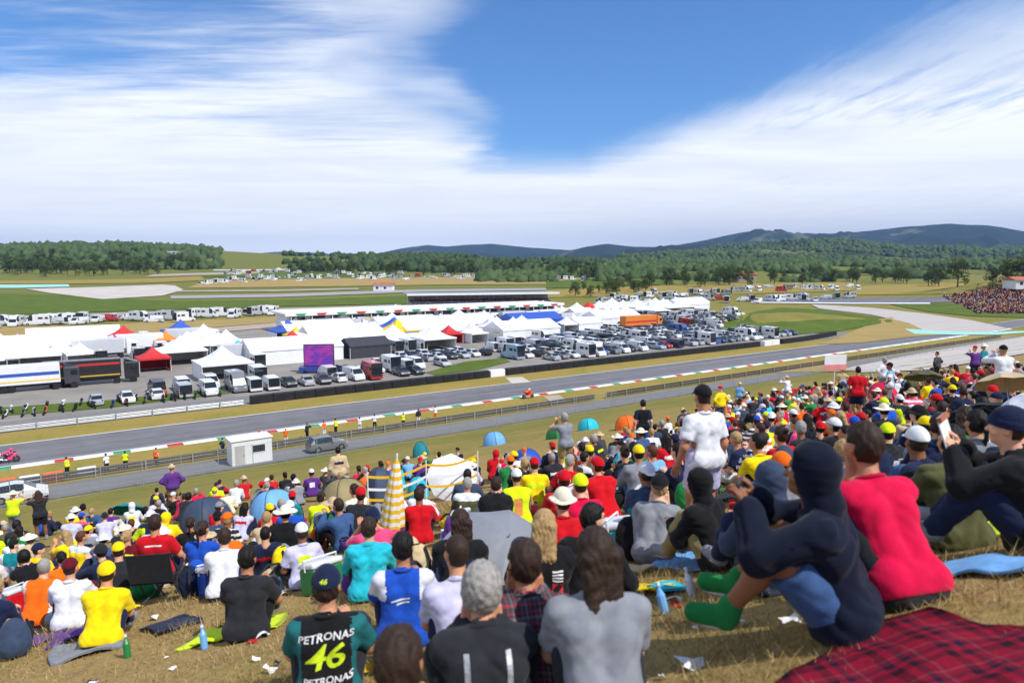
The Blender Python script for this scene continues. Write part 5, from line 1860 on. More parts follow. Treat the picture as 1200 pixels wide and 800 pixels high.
def far_wood(name, G, n_, seed, size, mask):
    """the closed woods of the hills, seen as one mass"""
    g = np.random.default_rng(seed)
    rows_, cols, _ = G.shape
    base = np.array([(math.cos(a) * r, math.sin(a) * r, z) for z, r, o in ((-.2, .75, 0), (.35, 1.0, .5), (.8, .62, 0)) for a in [2 * math.pi * (i + o) / 6 for i in range(6)]] + [(0, 0, 1.1)])
    f = []
    for l in range(2):
        for i in range(6):
            a, b = l * 6 + i, l * 6 + (i + 1) % 6
            f += [(a, b, b + 6), (a, b + 6, a + 6)]
    f += [(12 + i, 12 + (i + 1) % 6, 18) for i in range(6)]
    f = np.array(f)
    V, F, b = [], [], 0
    while b < n_ * 19:
        i, j = g.uniform(0, min(46, rows_) - 1.01), g.uniform(0, cols - 1.01)
        i0, j0 = int(i), int(j)
        fi, fj = i - i0, j - j0
        p = (G[i0, j0] * (1 - fi) + G[i0 + 1, j0] * fi) * (1 - fj) + (G[i0, j0 + 1] * (1 - fi) + G[i0 + 1, j0 + 1] * fi) * fj
        if not mask(p, g): continue
        s = size * g.uniform(.55, 1.25)
        v = base * (1 + g.uniform(-.42, .42, base.shape)) * np.array((s * .62, s * .62, s * .8)) + p
        V.append(v); F.append(f + b); b += 19
    tag(obj(name, mesh_from(name, np.concatenate(V), np.concatenate(F), [MAT['leaf_far']])), kind='stuff')


MAT['leaf_far'] = leaf_mat('far_wood_leaves', (.028, .055, .020), (.080, .120, .036))
# the hill to the west is wooded all over
gx = np.zeros((46, 90, 3))
for i, t in enumerate(np.linspace(0, 1, 46)):
    for j, px in enumerate(np.linspace(-420, 262, 90)):
        D = 760 + 640 * t
        x = (px - 600) / FPX * D
        gx[i, j] = (x, D, Hs(x, D))
msk = lambda sc_, th, sd: (lambda p, g: vnoise(p[0] * sc_, p[1] * sc_, sd) * .7 + vnoise(p[0] * sc_ * 3, p[1] * sc_ * 3, sd + 1) * .3 > th)
far_wood('forest', gx, 3300, 13, 10, lambda p, g: (p[2] > 11 + 3 * vnoise(p[0] * .01, p[1] * .01, 3)) and p[0] / p[1] < -.44 + .04 * g.normal())
gb = np.zeros((20, 110, 3))
for i, t in enumerate(np.linspace(0, 1, 20)):
    for j, px in enumerate(np.linspace(335, 705, 110)):
        D = 760 + 420 * t
        x = (px - 600) / FPX * D
        gb[i, j] = (x, D, Hs(x, D))
far_wood('forest', gb, 1300, 14, 8, msk(.012, .52, 5))
far_wood('forest', G6, 9000, 11, 8.5, msk(.008, .45, 2))
far_wood('forest', G5, 8000, 12, 11.5, msk(.0045, .47, 7))

# ---- low cars and campers far away on the left slopes
for n_, ln, lab, grp in ((30, [(-20, 384), (90, 379), (200, 375), (330, 368.5)], 'white camper van in the long row along the golden bank', 'campers in the row along the golden bank'),
                         (44, [(235, 335), (300, 328), (400, 324), (470, 324)], 'pale van parked in the far row by the belt of trees', 'vans in the far rows by the belt of trees'),
                         (40, [(420, 327), (540, 325), (640, 326), (690, 329)], 'white camper parked on the upper field below the trees', 'campers on the upper field'),
                         (22, [(262, 321), (330, 318), (400, 316)], 'pale van on the road over the left hill', 'vans on the left hill road'),
                         (30, [(700, 353), (800, 346), (900, 340), (1010, 337)], 'white van parked on the far meadow under the right trees', 'vans on the right meadow'),
                         (26, [(700, 357), (780, 354), (880, 352.5), (1000, 352)], 'white van in the line beyond the car park', 'vans in the line beyond the car park')):
    for i in range(n_):
        t = (i + rnd.uniform(.1, .9)) / n_
        px = ln[0][0] + (ln[-1][0] - ln[0][0]) * t
        py = float(np.interp(px, [q[0] for q in ln], [q[1] for q in ln])) + rnd.gauss(0, 1.6)
        p = hit(px, py); p.z += .12
        k = rnd.choice(['camper van', 'camper van', 'van'])
        o = obj(k.replace(' ', '_'), CARME[k], color=CARCOL[rnd.choices(['white', 'silver', 'beige', 'pale blue', 'red'], [16, 3, 1, 1, .5])[0]])
        o.location = p; o.rotation_euler = (0, 0, rnd.uniform(0, 6.28)); o.scale = (1.15,) * 3
        tag(o, lab, 'van', grp)
# far roofs: a pale long shed above the left wood, and an orange pavilion
def shed(px, py, w, l, h, wall, roof, label, rz=0.0):
    p = hit(px, py)
    e = tag(empty('farm_shed', p, rz), label, 'building')
    MB().box((0, 0, h / 2 - .5), (w, l, h + 1)).build('wall', wall, e)
    b = MB()
    b.add([(-w / 2 - .6, -l / 2 - .6, h), (w / 2 + .6, -l / 2 - .6, h), (w / 2 + .6, l / 2 + .6, h), (-w / 2 - .6, l / 2 + .6, h), (-w / 2 - .6, 0, h + l * .18), (w / 2 + .6, 0, h + l * .18)],
          [(0, 1, 5, 4), (2, 3, 4, 5), (0, 4, 3), (1, 2, 5), (3, 2, 1, 0)])
    b.build('roof', roof, e)
    wm = MB().box((0, 0, 0), (1.4, .1, 1.4)).mesh('window', MAT['glass'])
    for i in range(int(w / 5)): obj('window', wm, e, (-w / 2 + 2.5 + i * 5, -l / 2 - .02, h * .55))
MAT['terracotta'] = m_plain('terracotta_roof', (.42, .14, .07), .85, .2, .5)
shed(192, 300, 45, 14, 5, MAT['facade'], MAT['roofgrey'], 'long pale shed on top of the left wooded hill')
shed(450, 341, 12, 9, 4, MAT['facade'], MAT['terracotta'], 'small building with an orange roof on the field behind the pits')
shed(872, 330, 16, 12, 6, MAT['dirt'], MAT['terracotta'], 'brick coloured farmhouse in front of the right wood')
shed(1212, 336, 24, 9, 3.2, MAT['facade'], MAT['terracotta'], 'long low building with orange roof above the corner terrace')

# ------------------------------------------------------------------ haze
hb = MB().box((0, 4300, 240), (33000, 17600, 560)).build('haze', None)
hb.location.z = 0
m = bpy.data.materials.new('haze_air')
m.use_nodes = True
m.node_tree.nodes.clear()
n, L = nodes_of(m.node_tree)
vol = n('ShaderNodeVolumePrincipled')
vol.inputs['Color'].default_value = (.36, .56, 1.0, 1)
vol.inputs['Density'].default_value = 7e-5
vol.inputs['Anisotropy'].default_value = .2
L.new(vol.outputs[0], n('ShaderNodeOutputMaterial').inputs['Volume'])
hb.data.materials.clear(); hb.data.materials.append(m)
tag(hb, kind='stuff')
# ------------------------------------------------------------------ things on the hillside
def depth_for(px, ytop, h):
    """how far away a figure of height h stands when its top is seen at that height of the photograph"""
    m = 30.0
    while m > 2.2:
        g = ground_at(px, m)
        if project((g.x, g.y, g.z + h))[1] >= ytop: return m
        m -= .02
    return m


def tilt_at(p):
    """rotation that lays a thing on the slope"""
    e = .3
    nx = -(Hs(p.x + e, p.y) - Hs(p.x - e, p.y)) / (2 * e)
    ny = -(Hs(p.x, p.y + e) - Hs(p.x, p.y - e)) / (2 * e)
    return Vector((nx, ny, 1)).normalized().to_track_quat('Z', 'Y').to_matrix().to_4x4()


def lay(o, p, rz=0.0, sc=1.0, dz=0.0):
    o.matrix_world = Matrix.Translation(p + Vector((0, 0, dz))) @ tilt_at(p) @ Matrix.Rotation(rz, 4, 'Z') @ Matrix.Scale(sc, 4)
    return o


# ---- tents
def dome_meshes():
    c, p = MB(), MB()
    nr, ns = 9, 24
    vs, fs = [], []
    for i in range(nr + 1):
        t = i / nr * math.pi / 2
        for k in range(ns):
            a = 2 * math.pi * k / ns
            sq = 1 / max(abs(math.cos(a)), abs(math.sin(a))) ** .55
            gore = 1 - .035 * math.sin(2 * a + math.pi / 4 * 0) ** 2
            r = math.cos(t) ** .8 * sq * gore
            vs.append((r * math.cos(a), r * math.sin(a) * .85, math.sin(t) ** .95))
    for i in range(nr):
        for k in range(ns): fs.append((i * ns + k, i * ns + (k + 1) % ns, (i + 1) * ns + (k + 1) % ns, (i + 1) * ns + k))
    c.add(vs, fs)
    poles = []
    for s in (-1, 1):
        pts = []
        for i in range(17):
            t = math.pi * i / 16
            k = math.cos(t)
            r = abs(k) ** .8 * (2 ** .275) * .985
            pts.append((math.copysign(r, k) * .7071, s * math.copysign(r, k) * .7071 * .85, math.sin(t) ** .95 * 1.012 + .005))
        poles.append(MB().tube(pts, .012, 5).mesh('pole', MAT['darkmetal']))
    d = MB()
    v2, f2 = [], []
    for i in range(6):
        z = .08 + .6 * i / 5
        for j in range(5):
            a = -math.pi / 2 + (j - 2) * .16
            t = math.asin(min(1, z ** (1 / .95)))
            r = math.cos(t) ** .8 * 1.02
            v2.append((r * math.cos(a) * (1 / max(abs(math.cos(a)), abs(math.sin(a))) ** .55), r * math.sin(a) * .85 * (1 / max(abs(math.cos(a)), abs(math.sin(a))) ** .55), z))
    for i in range(5):
        for j in range(4): f2.append((i * 5 + j, i * 5 + j + 1, (i + 1) * 5 + j + 1, (i + 1) * 5 + j))
    d.add(v2, f2)
    return c.mesh('canopy', MAT['nylon'], True), poles, d.mesh('door_panel', MAT['nylon'], True)


DOME = dome_meshes()


def dome_tent(p, col, door, w, h, label, rz=0.0):
    e = empty('dome_tent', p)
    obj('canopy', DOME[0], e, color=COLV.get(col, None) or TENTC[col])
    for q in DOME[1]: obj('pole', q, e)
    obj('door_panel', DOME[2], e, color=COLV.get(door, None) or TENTC[door])
    lay(e, p, rz, 1.0, -.03)
    e.matrix_world = e.matrix_world @ Matrix.Diagonal((w / 2, w / 2, h, 1))
    return tag(e, label, 'tent')


# ---- umbrellas
def umbrella_meshes(n_=8, r=.62, rise=.24):
    c = MB()
    rings = 6
    vs = [(0, 0, rise)]
    fs = []
    for i in range(1, rings + 1):
        t = i / rings
        for k in range(n_ * 2):
            a = math.pi * k / n_
            q = r * t * (1.0 if k % 2 == 0 else .93 + .03 * (1 - t))
            vs.append((q * math.cos(a), q * math.sin(a), rise * (1 - t ** 2.0) - (0.02 * t if k % 2 else 0)))
    m_ = n_ * 2
    fs += [(0, 1 + k, 1 + (k + 1) % m_) for k in range(m_)]
    for i in range(rings - 1):
        for k in range(m_): fs.append((1 + i * m_ + k, 1 + i * m_ + (k + 1) % m_, 1 + (i + 1) * m_ + (k + 1) % m_, 1 + (i + 1) * m_ + k)[::-1])
    c.add(vs, fs)
    rib = MB().tube([(0, 0, rise - .012), (r * .5, 0, rise * .75 - .012), (r, 0, -.012)], .004, 4).mesh('rib', MAT['metal'])
    pole = MB().tube([(0, 0, rise + .05), (0, 0, -.62)], .008, 6).mesh('pole', MAT['metal'])
    hd = MB().tube([(0, 0, -.62), (0, 0, -.70), (.02, 0, -.74), (.05, 0, -.74), (.06, 0, -.71)], .013, 6).mesh('handle', MAT['darkmetal'])
    return c.mesh('canopy', MAT['nylon'], False), rib, pole, hd


UMB = umbrella_meshes()


def umbrella(p, col, sc, label, tilt=(0, 0, 0)):
    e = empty('umbrella', p)
    obj('canopy', UMB[0], e, color=COLV[col])
    for k in range(8):
        o = obj('rib', UMB[1], e); o.rotation_euler = (0, 0, 2 * math.pi * k / 8)
    obj('pole', UMB[2], e); obj('handle', UMB[3], e)
    e.rotation_euler = tilt
    e.scale = (sc,) * 3
    return tag(e, label, 'umbrella')


# ---- bags, blankets, boxes
def sdf_mesh(name, build, lo, hi, h, mat):
    f = Field(lo, hi, h)
    build(f)
    v, q = f.net()
    return mesh_from(name, v, q, [mat], None, True)


def _bag(f):
    f.add(f.ell((0, 0, .22), (.17, .12, .24))); f.add(f.ell((0, -.09, .15), (.13, .08, .12)), .03); f.wrinkle(.005, 1.0, 2)
    f.cut(-f.P[2])
def _strap(f):
    for s in (-1, 1):
        f.add(f.cone((s * .09, .10, .40), (s * .11, .15, .24), .018, .018), .01); f.add(f.cone((s * .11, .15, .24), (s * .10, .08, .06), .018, .014), .01)
    f.add(f.cone((-.04, .04, .45), (.04, .04, .45), .012, .012), .01)
BAG = (sdf_mesh('pack', _bag, (-.2, -.2, 0), (.2, .15, .48), .016, MAT['fabric']), sdf_mesh('strap', _strap, (-.15, .0, .03), (.15, .18, .48), .012, MAT['fabric']))


def rucksack(p, col, rz, where):
    e = empty('rucksack', p)
    obj('pack', BAG[0], e, color=COLV[col]); obj('strap', BAG[1], e, color=COLV['charcoal'])
    lay(e, p, rz, 1.0, -.01)
    if rnd.random() < .5: e.matrix_world = e.matrix_world @ Matrix.Translation((0, 0, .1)) @ Matrix.Rotation(R(80), 4, 'X')
    tag(e, None, 'bag', 'rucksacks on the hillside')
    return note(e, f'{col} rucksack', where)


def blanket(p, w, l, rz, mat, label, col=None, seed=0, lift=.045):
    nx, ny = (22, 26) if w > 1.2 else (12, 14)
    V = []
    ca, sa = math.cos(rz), math.sin(rz)
    for j in range(ny + 1):
        for i in range(nx + 1):
            u, v = (i / nx - .5) * w, (j / ny - .5) * l
            u += .05 * math.sin(v * 4 + seed); v += .05 * math.sin(u * 5 + seed * 2)
            x, y = p.x + u * ca - v * sa, p.y + u * sa + v * ca
            fold = .024 * math.sin(u * 9 + 3 * math.sin(v * 4 + seed)) * math.sin(v * 7 + seed) + .018 * (abs(math.sin(u * 11 + v * 7 + 2 * math.sin(v * 5) + seed)) - .5)
            V.append((x - p.x, y - p.y, Hs(x, y) + lift + fold - p.z))
    nv = len(V)
    V += [(a, b, c - .018) for a, b, c in V]
    F = []
    for j in range(ny):
        for i in range(nx):
            a = j * (nx + 1) + i
            F.append((a, a + 1, a + nx + 2, a + nx + 1))
            F.append((a + nv, a + nx + 1 + nv, a + nx + 2 + nv, a + 1 + nv))
    edge = [j * (nx + 1) for j in range(ny + 1)]
    for (s, st, cnt) in ((0, 1, nx), (ny * (nx + 1), 1, nx), (0, nx + 1, ny), (nx, nx + 1, ny)):
        for k in range(cnt):
            a, b = s + k * st, s + (k + 1) * st
            F.append((a, b, b + nv, a + nv))
    o = obj('blanket', mesh_from('blanket', V, F, [mat], smooth=True), None, p, None, col)
    return tag(o, label, 'blanket')


def stripes_mat(name, cols, scale, axis=0, both=False):
    m, n, L = new_mat(name)
    tc = n('ShaderNodeTexCoord').outputs['Object']
    sp = n('ShaderNodeSeparateXYZ', ins={0: tc}).outputs
    def bands(s):
        f = math_node(n, 'FRACT', math_node(n, 'MULTIPLY', s, scale))
        r = n('ShaderNodeValToRGB', ins={0: f})
        r.color_ramp.interpolation = 'CONSTANT'
        el = r.color_ramp.elements
        while len(el) < len(cols): el.new(.5)
        for e, (p, c) in zip(el, cols): e.position = p; e.color = (*c, 1)
        return r.outputs[0]
    c = bands(sp[axis])
    if both: c = mixc(n, .5, c, bands(sp[1 if axis == 0 else 0]))
    f = noise_of(n, tc, 30, 4)
    finish(n, L, mixc(n, .12, c, ramp(n, f, [(.3, (0, 0, 0)), (.7, (1, 1, 1))]), 'OVERLAY'), .9, (f, .3, .01), .1)
    return m


MAT['tartan'] = stripes_mat('red_tartan', [(0, (.24, .008, .025)), (.35, (.03, .008, .016)), (.55, (.28, .008, .028)), (.68, (.015, .012, .03)), (.82, (.20, .010, .025)), (.95, (.22, .06, .07))], 4.6, 0, True)
MAT['checks'] = stripes_mat('yellow_white_checks', [(0, (.80, .47, .03)), (.5, (.78, .76, .70))], 7.5, 2, False)
MAT['marl'] = stripes_mat('red_black_marl', [(0, (.04, .04, .045)), (.2, (.40, .04, .06)), (.3, (.06, .06, .065)), (.55, (.16, .16, .17)), (.7, (.05, .02, .03)), (.82, (.34, .03, .06)), (.9, (.05, .05, .05))], 14, 2, True)
MAT['programme'] = stripes_mat('printed_page', [(0, (.74, .74, .72)), (.7, (.45, .45, .46)), (.85, (.74, .74, .72))], 28, 1)


def cool_box(p, col, rz, where):
    e = empty('cool_box', p)
    MB().bevbox((0, 0, .17), (.46, .30, .32), .03).build('box', MAT['plastic'], e, color=COLV[col])
    ld = MB().bevbox((0, 0, .365), (.48, .32, .07), .025).build('lid', MAT['plastic'], e, color=COLV['white'])
    MB().tube([(-.24, 0, .3), (-.26, 0, .44), (.26, 0, .44), (.24, 0, .3)], .012, 6).build('handle', MAT['plastic'], e, color=COLV['white'])
    lay(e, p, rz)
    tag(e, None, 'cool box', 'cool boxes on the hillside')
    return note(e, f'{col} cool box', where)


BOT = None
def bottle(p, rz, where, col='clear'):
    global BOT
    if BOT is None:
        BOT = (MB().lathe([(0, 0), (.032, 0), (.034, .02), (.034, .14), (.014, .19), (.013, .21)], 10).mesh('bottle_body', MAT['plastic']), MB().lathe([(.016, .21), (.016, .235), (0, .235)], 10).mesh('bottle_top', MAT['plastic']))
    e = empty('bottle', p)
    obj('flask', BOT[0], e, color=COLV[col]); obj('stopper', BOT[1], e, color=COLV['white'])
    lay(e, p, rz)
    tag(e, None, 'bottle', 'bottles on the grass')
    return note(e, f'{col} bottle', where)


CHAIR = None
def camp_chair(p, rz, col, label):
    global CHAIR
    if CHAIR is None:
        st = MB().add([(-.26, -.20, .40), (.26, -.20, .40), (.26, .26, .44), (-.26, .26, .44), (-.26, -.2, .38), (.26, -.2, .38), (.26, .26, .42), (-.26, .26, .42)], [(0, 1, 2, 3), (7, 6, 5, 4), (0, 4, 5, 1), (2, 6, 7, 3), (1, 5, 6, 2), (3, 7, 4, 0)]).mesh('seat', MAT['fabric'])
        bk = MB().add([(-.28, -.22, .42), (.28, -.22, .42), (.28, -.36, .88), (-.28, -.36, .88), (-.28, -.24, .42), (.28, -.24, .42), (.28, -.38, .88), (-.28, -.38, .88)], [(3, 2, 1, 0), (4, 5, 6, 7), (0, 1, 5, 4), (2, 3, 7, 6), (1, 2, 6, 5), (3, 0, 4, 7)]).mesh('backrest', MAT['fabric'])
        lg = [MB().tube(q, .012, 6).mesh('leg', MAT['darkmetal']) for q in ([(-.28, -.24, 0), (.28, .27, .44)], [(.28, -.24, 0), (-.28, .27, .44)], [(-.28, .28, 0), (-.29, -.38, .90)], [(.28, .28, 0), (.29, -.38, .90)])]
        CHAIR = (st, bk, lg)
    e = empty('camp_chair', p, rz)
    obj('seat', CHAIR[0], e, color=COLV[col]); obj('backrest', CHAIR[1], e, color=COLV[col])
    for q in CHAIR[2]: obj('leg', q, e)
    return tag(e, label, 'chair', 'camp chairs on the hillside')


# ------------------------------------------------------------------ prints on clothing
def bvh_of(o): return BVHTree.FromPolygons([v.co[:] for v in o.data.vertices], [p.vertices[:] for p in o.data.polygons])


def print_on(shirt, me, name, mat, x0, z0, sx, sz, shear=0.0, rot=0.0, off=.004, sideways=None):
    """lay a flat outline on the back of a garment"""
    bm = bmesh.new(); bm.from_mesh(me)
    for v in bm.verts:
        v.co.x, v.co.y = v.co.x * sx + shear * v.co.y * sz, v.co.y * sz
        v.co.z = 0
    for _ in range(5):
        lg = [e for e in bm.edges if e.calc_length() > .02]
        if not lg: break
        bmesh.ops.subdivide_edges(bm, edges=lg, cuts=1)
    bmesh.ops.triangulate(bm, faces=list(bm.faces))
    bvh = bvh_of(shirt)
    ca, sa = math.cos(rot), math.sin(rot)
    dead = []
    for v in bm.verts:
        x, z = x0 + v.co.x * ca - v.co.y * sa, z0 + v.co.x * sa + v.co.y * ca
        h_ = bvh.ray_cast(Vector((x, -1.5, z)), Vector((0, 1, 0)))
        if h_[0] is None: dead.append(v); continue
        v.co = h_[0] + Vector((0, -off, 0))
    bmesh.ops.delete(bm, geom=dead, context='VERTS')
    m2 = bpy.data.meshes.new(name); bm.to_mesh(m2); bm.free()
    m2.materials.append(mat)
    return obj(name, m2, shirt)


def text_mesh(t, size=1.0, spacing=1.0):
    cu = bpy.data.curves.new('lettering', 'FONT')
    cu.body = t; cu.align_x = 'CENTER'; cu.align_y = 'CENTER'; cu.size = size; cu.space_character = spacing
    cu.offset = .018
    o = bpy.data.objects.new('lettering', cu); COL.objects.link(o)
    dg = bpy.context.evaluated_depsgraph_get()
    me = bpy.data.meshes.new_from_object(o.evaluated_get(dg))
    bpy.data.objects.remove(o); bpy.data.curves.remove(cu)
    return me


def quad_mesh(): return mesh_from('band', [(-.5, -.5, 0), (.5, -.5, 0), (.5, .5, 0), (-.5, .5, 0)], [(0, 1, 2, 3)])


def two_tone(o, mat, test):
    me = o.data.copy(); o.data = me
    me.materials.append(mat)
    for p in me.polygons:
        if test(p.center): p.material_index = len(me.materials) - 1


# ------------------------------------------------------------------ people
POSE_WORDS = {'knees up': 'sitting with knees up', 'hugging knees': 'hugging knees', 'cross legged': 'sitting cross-legged', 'leaning back': 'leaning back on both hands', 'holding phone': 'sitting holding up both hands',
              'looking sideways': 'sitting and looking aside', 'chin in hands': 'sitting chin in hands', 'on chair': 'on a camp chair', 'standing': 'standing', 'hands on hips': 'standing hands on hips', 'raising camera': 'standing hands raised to face', 'arms folded': 'standing arms folded'}
TOP_WORDS = {'tee': 't-shirt', 'sweater': 'sweatshirt', 'jacket': 'jacket', 'vest': 'vest'}
spots = []
seen_labels = set()
HH = {True: .90, False: 1.755}
NP = 0


def lab(pname, top, topc, legs, legc, gear, gearc):
    g = f'{gearc} {gear}' if gear != 'cap backwards' else f'backward {gearc} cap'
    if gear == 'hood': g = f'{gearc} hood up'
    return f'person {POSE_WORDS[pname]} in {topc} {TOP_WORDS[top]}, {g}, {legc} {legs}'


VARW = {'yoke': '{} shoulders', 'sleeves': '{} sleeves', 'band': '{} back band', 'sides': '{} sides', 'hoops': '{} hoops', 'print': '{} back print'}


def vlab(pname, top, topc, legs, legc, gear, gearc, var):
    if not var: return None
    g = f'{gearc} {gear}' if gear != 'cap backwards' else f'backward {gearc} cap'
    if gear == 'hood': g = f'{gearc} hood up'
    c = {'neon': 'neon yellow'}.get(var[1], var[1])
    return f'person {POSE_WORDS[pname]}, {topc} {TOP_WORDS[top]} with {VARW[var[0]].format(c)}, {g}'


def put_person(p, rz, pname, top, topc, legs, legc, gear, gearc, label=None, group='spectators on the hillside', cat='person', scale=1.0, **kw):
    global NP
    lod = 0 if project(p)[2] < 9.5 else 1
    e, sh, g = person(p, rz, pname, top, topc, legs, legc, gear, gearc, lod=lod, scale=scale, **kw)
    e.location.z -= .015
    label = label or lab(pname, top, topc, legs, legc, gear, gearc)
    seen_labels.add(label); seen_labels.add((topc, top, gear, gearc, pname))
    tag(e, label, cat, group)
    spots.append((p.x, p.y))
    NP += 1
    return e, sh, g


def hero(px, ytop, pname, rz, top, topc, legs, legc, gear, gearc, label, scale=1.0, depth=None, **kw):
    h = {'on chair': 1.30}.get(pname, HH[pname in SITS]) * scale
    if pname == 'chin in hands': h -= .05
    d = depth or depth_for(px, ytop, h)
    return put_person(ground_at(px, d), R(rz), pname, top, topc, legs, legc, gear, gearc, label, scale=scale, **kw)


# the front rows, one by one
e, sh, g = hero(370, 676, 'knees up', 12, 'tee', 'black', 'trousers', 'charcoal', 'cap', 'navy', 'person in black and teal t-shirt with large neon yellow 46 on the back', skin='#c98f6c', hair=('short hair', 'brown'))
MAT['teal_cloth'] = m_plain('teal_cloth', (.012, .13, .14), .9, .15, 6)
two_tone(sh, MAT['teal_cloth'], lambda c: abs(c.x) > .155 and c.z < .62)
print_on(sh, text_mesh('46', 1.0, .95), 'number', MAT['print_neon'], 0.0, .415, .255, .195, .35, R(5))
print_on(sh, text_mesh('PETRONAS', 1.0, 1.05), 'lettering', MAT['print_white'], 0.0, .535, .068, .060, .2, R(3))
print_on(sh, text_mesh('PETRONAS', 1.0, 1.0), 'lettering', MAT['print_white'], 0.01, .285, .062, .056, .2, R(3))
print_on(g, text_mesh('46', 1.0), 'number', MAT['print_neon'], 0.0, .075, .05, .04, .3)
e, sh, g = hero(466, 632, 'knees up', 8, 'tee', 'royal blue', 'trousers', 'navy', 'short hair', 'black', 'person in royal blue jersey with white shoulders and small white back print', skin='#b57a58')
MAT['white_cloth'] = m_plain('white_cloth', (.66, .66, .72), .9, .1, 6)
two_tone(sh, MAT['white_cloth'], lambda c: abs(c.x) > .135 and c.z > .43)
for i, (w_, zz) in enumerate(((.15, .44), (.10, .415))): print_on(sh, quad_mesh(), 'emblem', MAT['print_white'], -.02 + .02 * i, zz, w_, .014, .5, R(8))
hero(541, 641, 'hugging knees', 15, 'tee', 'lilac', 'trousers', 'navy', 'cropped hair', 'brown', 'person with cropped hair in pale lilac t-shirt beside the blue jersey', skin='#c98f6c')
e, sh, g = hero(573, 697, 'chin in hands', 10, 'sweater', 'charcoal', 'trousers', 'black', 'curly hair', 'grey', 'grey curly haired person in charcoal sweatshirt with pale straps, lowest in view', scale=.98)
for sx in (-.10, .10): print_on(sh, quad_mesh(), 'strap', MAT['galv'], sx, .42, .026, .24)
hero(458, 762, 'knees up', 10, 'sweater', 'black', 'trousers', 'black', 'short hair', 'brown', 'brown haired head at the lower picture edge in front of the blue jersey', skin='#b57a58')
hero(716, 640, 'hugging knees', 5, 'tee', 'grey', 'trousers', 'charcoal', 'long hair', 'brown', 'person with very long brown hair in a plain grey t-shirt', skin='#d8a283')
e, sh, g = hero(633, 662, 'chin in hands', 12, 'sweater', 'charcoal', 'trousers', 'black', 'short hair', 'brown', 'dark haired person in red, grey and black marled sweater')
sh.data = sh.data.copy(); sh.data.materials[0] = MAT['marl']
e, sh, g = hero(640, 606, 'knees up', 0, 'jacket', 'black', 'trousers', 'black', 'long hair', 'fair', 'blond long haired person in black jacket with a red and white striped patch')
print_on(sh, quad_mesh(), 'patch', MAT['print_red'], .10, .36, .085, .10)
for i in range(4): print_on(sh, quad_mesh(), 'stripe', MAT['print_white'], .10, .43 + .024 * i, .085, .013)
e, sh, g = hero(690, 596, 'looking sideways', -10, 'sweater', 'black', 'trousers', 'charcoal', 'short hair', 'black', 'black clothed person with a red and white shoulder band, behind the long brown hair')
print_on(sh, quad_mesh(), 'band', MAT['print_red'], .02, .50, .12, .03)
print_on(sh, quad_mesh(), 'band', MAT['print_white'], .02, .475, .12, .016)
hero(852, 556, 'hugging knees', 40, 'sweater', 'black', 'trousers', 'khaki', 'hood', 'black', 'person in black hooded sweatshirt hugging khaki knees on the open grass')
e, sh, g = hero(1005, 578, 'holding phone', 62, 'jacket', 'navy', 'shorts', 'denim blue', 'hood', 'navy', 'person in dark navy hooded jacket and green shoes holding a phone', shoec='green', scale=1.04, depth=3.25)
NAVY = e
for q in (sh, g): q.color = (.006, .009, .022, 1)
hero(925, 566, 'knees up', 15, 'jacket', 'slate', 'trousers', 'navy', 'hood', 'slate', 'person in slate blue hooded jacket behind the navy hood', depth=4.7)
e, sh, g = hero(1078, 534, 'chin in hands', 15, 'tee', 'crimson', 'trousers', 'charcoal', 'short hair', 'brown', 'brown haired person in bright crimson t-shirt beside the navy hood', scale=1.06, depth=3.5, skin='#b57a58')
hero(1140, 548, 'knees up', 0, 'jacket', 'olive', 'trousers', 'black', 'short hair', 'black', 'person in dark olive jacket sitting beside the crimson t-shirt', depth=4.9)
hero(1100, 506, 'looking sideways', 40, 'sweater', 'navy', 'trousers', 'denim blue', 'cap', 'white', 'person in navy sweatshirt and white cap turning aside, behind the olive jacket', scale=1.02)
READER, sh, g = hero(1232, 532, 'holding phone', 48, 'jacket', 'black', 'trousers', 'navy', 'beanie', 'navy', 'person in black jacket and navy beanie holding up a printed programme', depth=4.2)
e, sh, g = hero(831, 466, 'standing', 20, 'tee', 'white', 'shorts', 'lilac', 'cap', 'black', 'tall standing person in white jersey, lilac shorts and black cap', skin='#b57a58', depth=7.4, scale=1.0)
e, sh, g = hero(166, 602, 'on chair', 10, 'tee', 'red', 'shorts', 'navy', 'short hair', 'brown', 'person in bright red t-shirt and navy shorts sitting on a dark camp chair', skin='#c88a66')
print_on(sh, quad_mesh(), 'band', MAT['print_white'], 0, .90, .22, .02, .2)
camp_chair(e.location.copy(), e.rotation_euler.z, 'charcoal', 'dark camp chair under the person in the red t-shirt')
hero(93, 668, 'hugging knees', 12, 'tee', 'yellow', 'trousers', 'navy', 'cap', 'yellow', 'person in yellow t-shirt and yellow cap beside the white t-shirt')
hero(272, 647, 'knees up', 8, 'tee', 'charcoal', 'trousers', 'black', 'short hair', 'black', 'black haired person in charcoal t-shirt sitting on the neon yellow mat', skin='#b57a58')
hero(14, 640, 'looking sideways', 0, 'jacket', 'yellow', 'trousers', 'navy', 'cap', 'navy', 'person in yellow jacket and navy cap at the far left side')
hero(55, 660, 'knees up', 20, 'tee', 'white', 'trousers', 'maroon', 'cap', 'maroon', 'person in white t-shirt and maroon cap beside the yellow cap')
hero(246, 625, 'hugging knees', 15, 'tee', 'white', 'trousers', 'navy', 'short hair', 'brown', 'brown haired person in white t-shirt behind the charcoal t-shirt')
hero(-4, 612, 'knees up', 25, 'jacket', 'charcoal', 'trousers', 'black', 'curly hair', 'black', 'person with round black curly hair at the left frame edge', scale=1.1)
e, sh, g = hero(607, 553, 'knees up', 10, 'vest', 'neon yellow', 'trousers', 'olive', 'cap', 'white', 'seated marshal in neon yellow vest with orange panel and white cap')
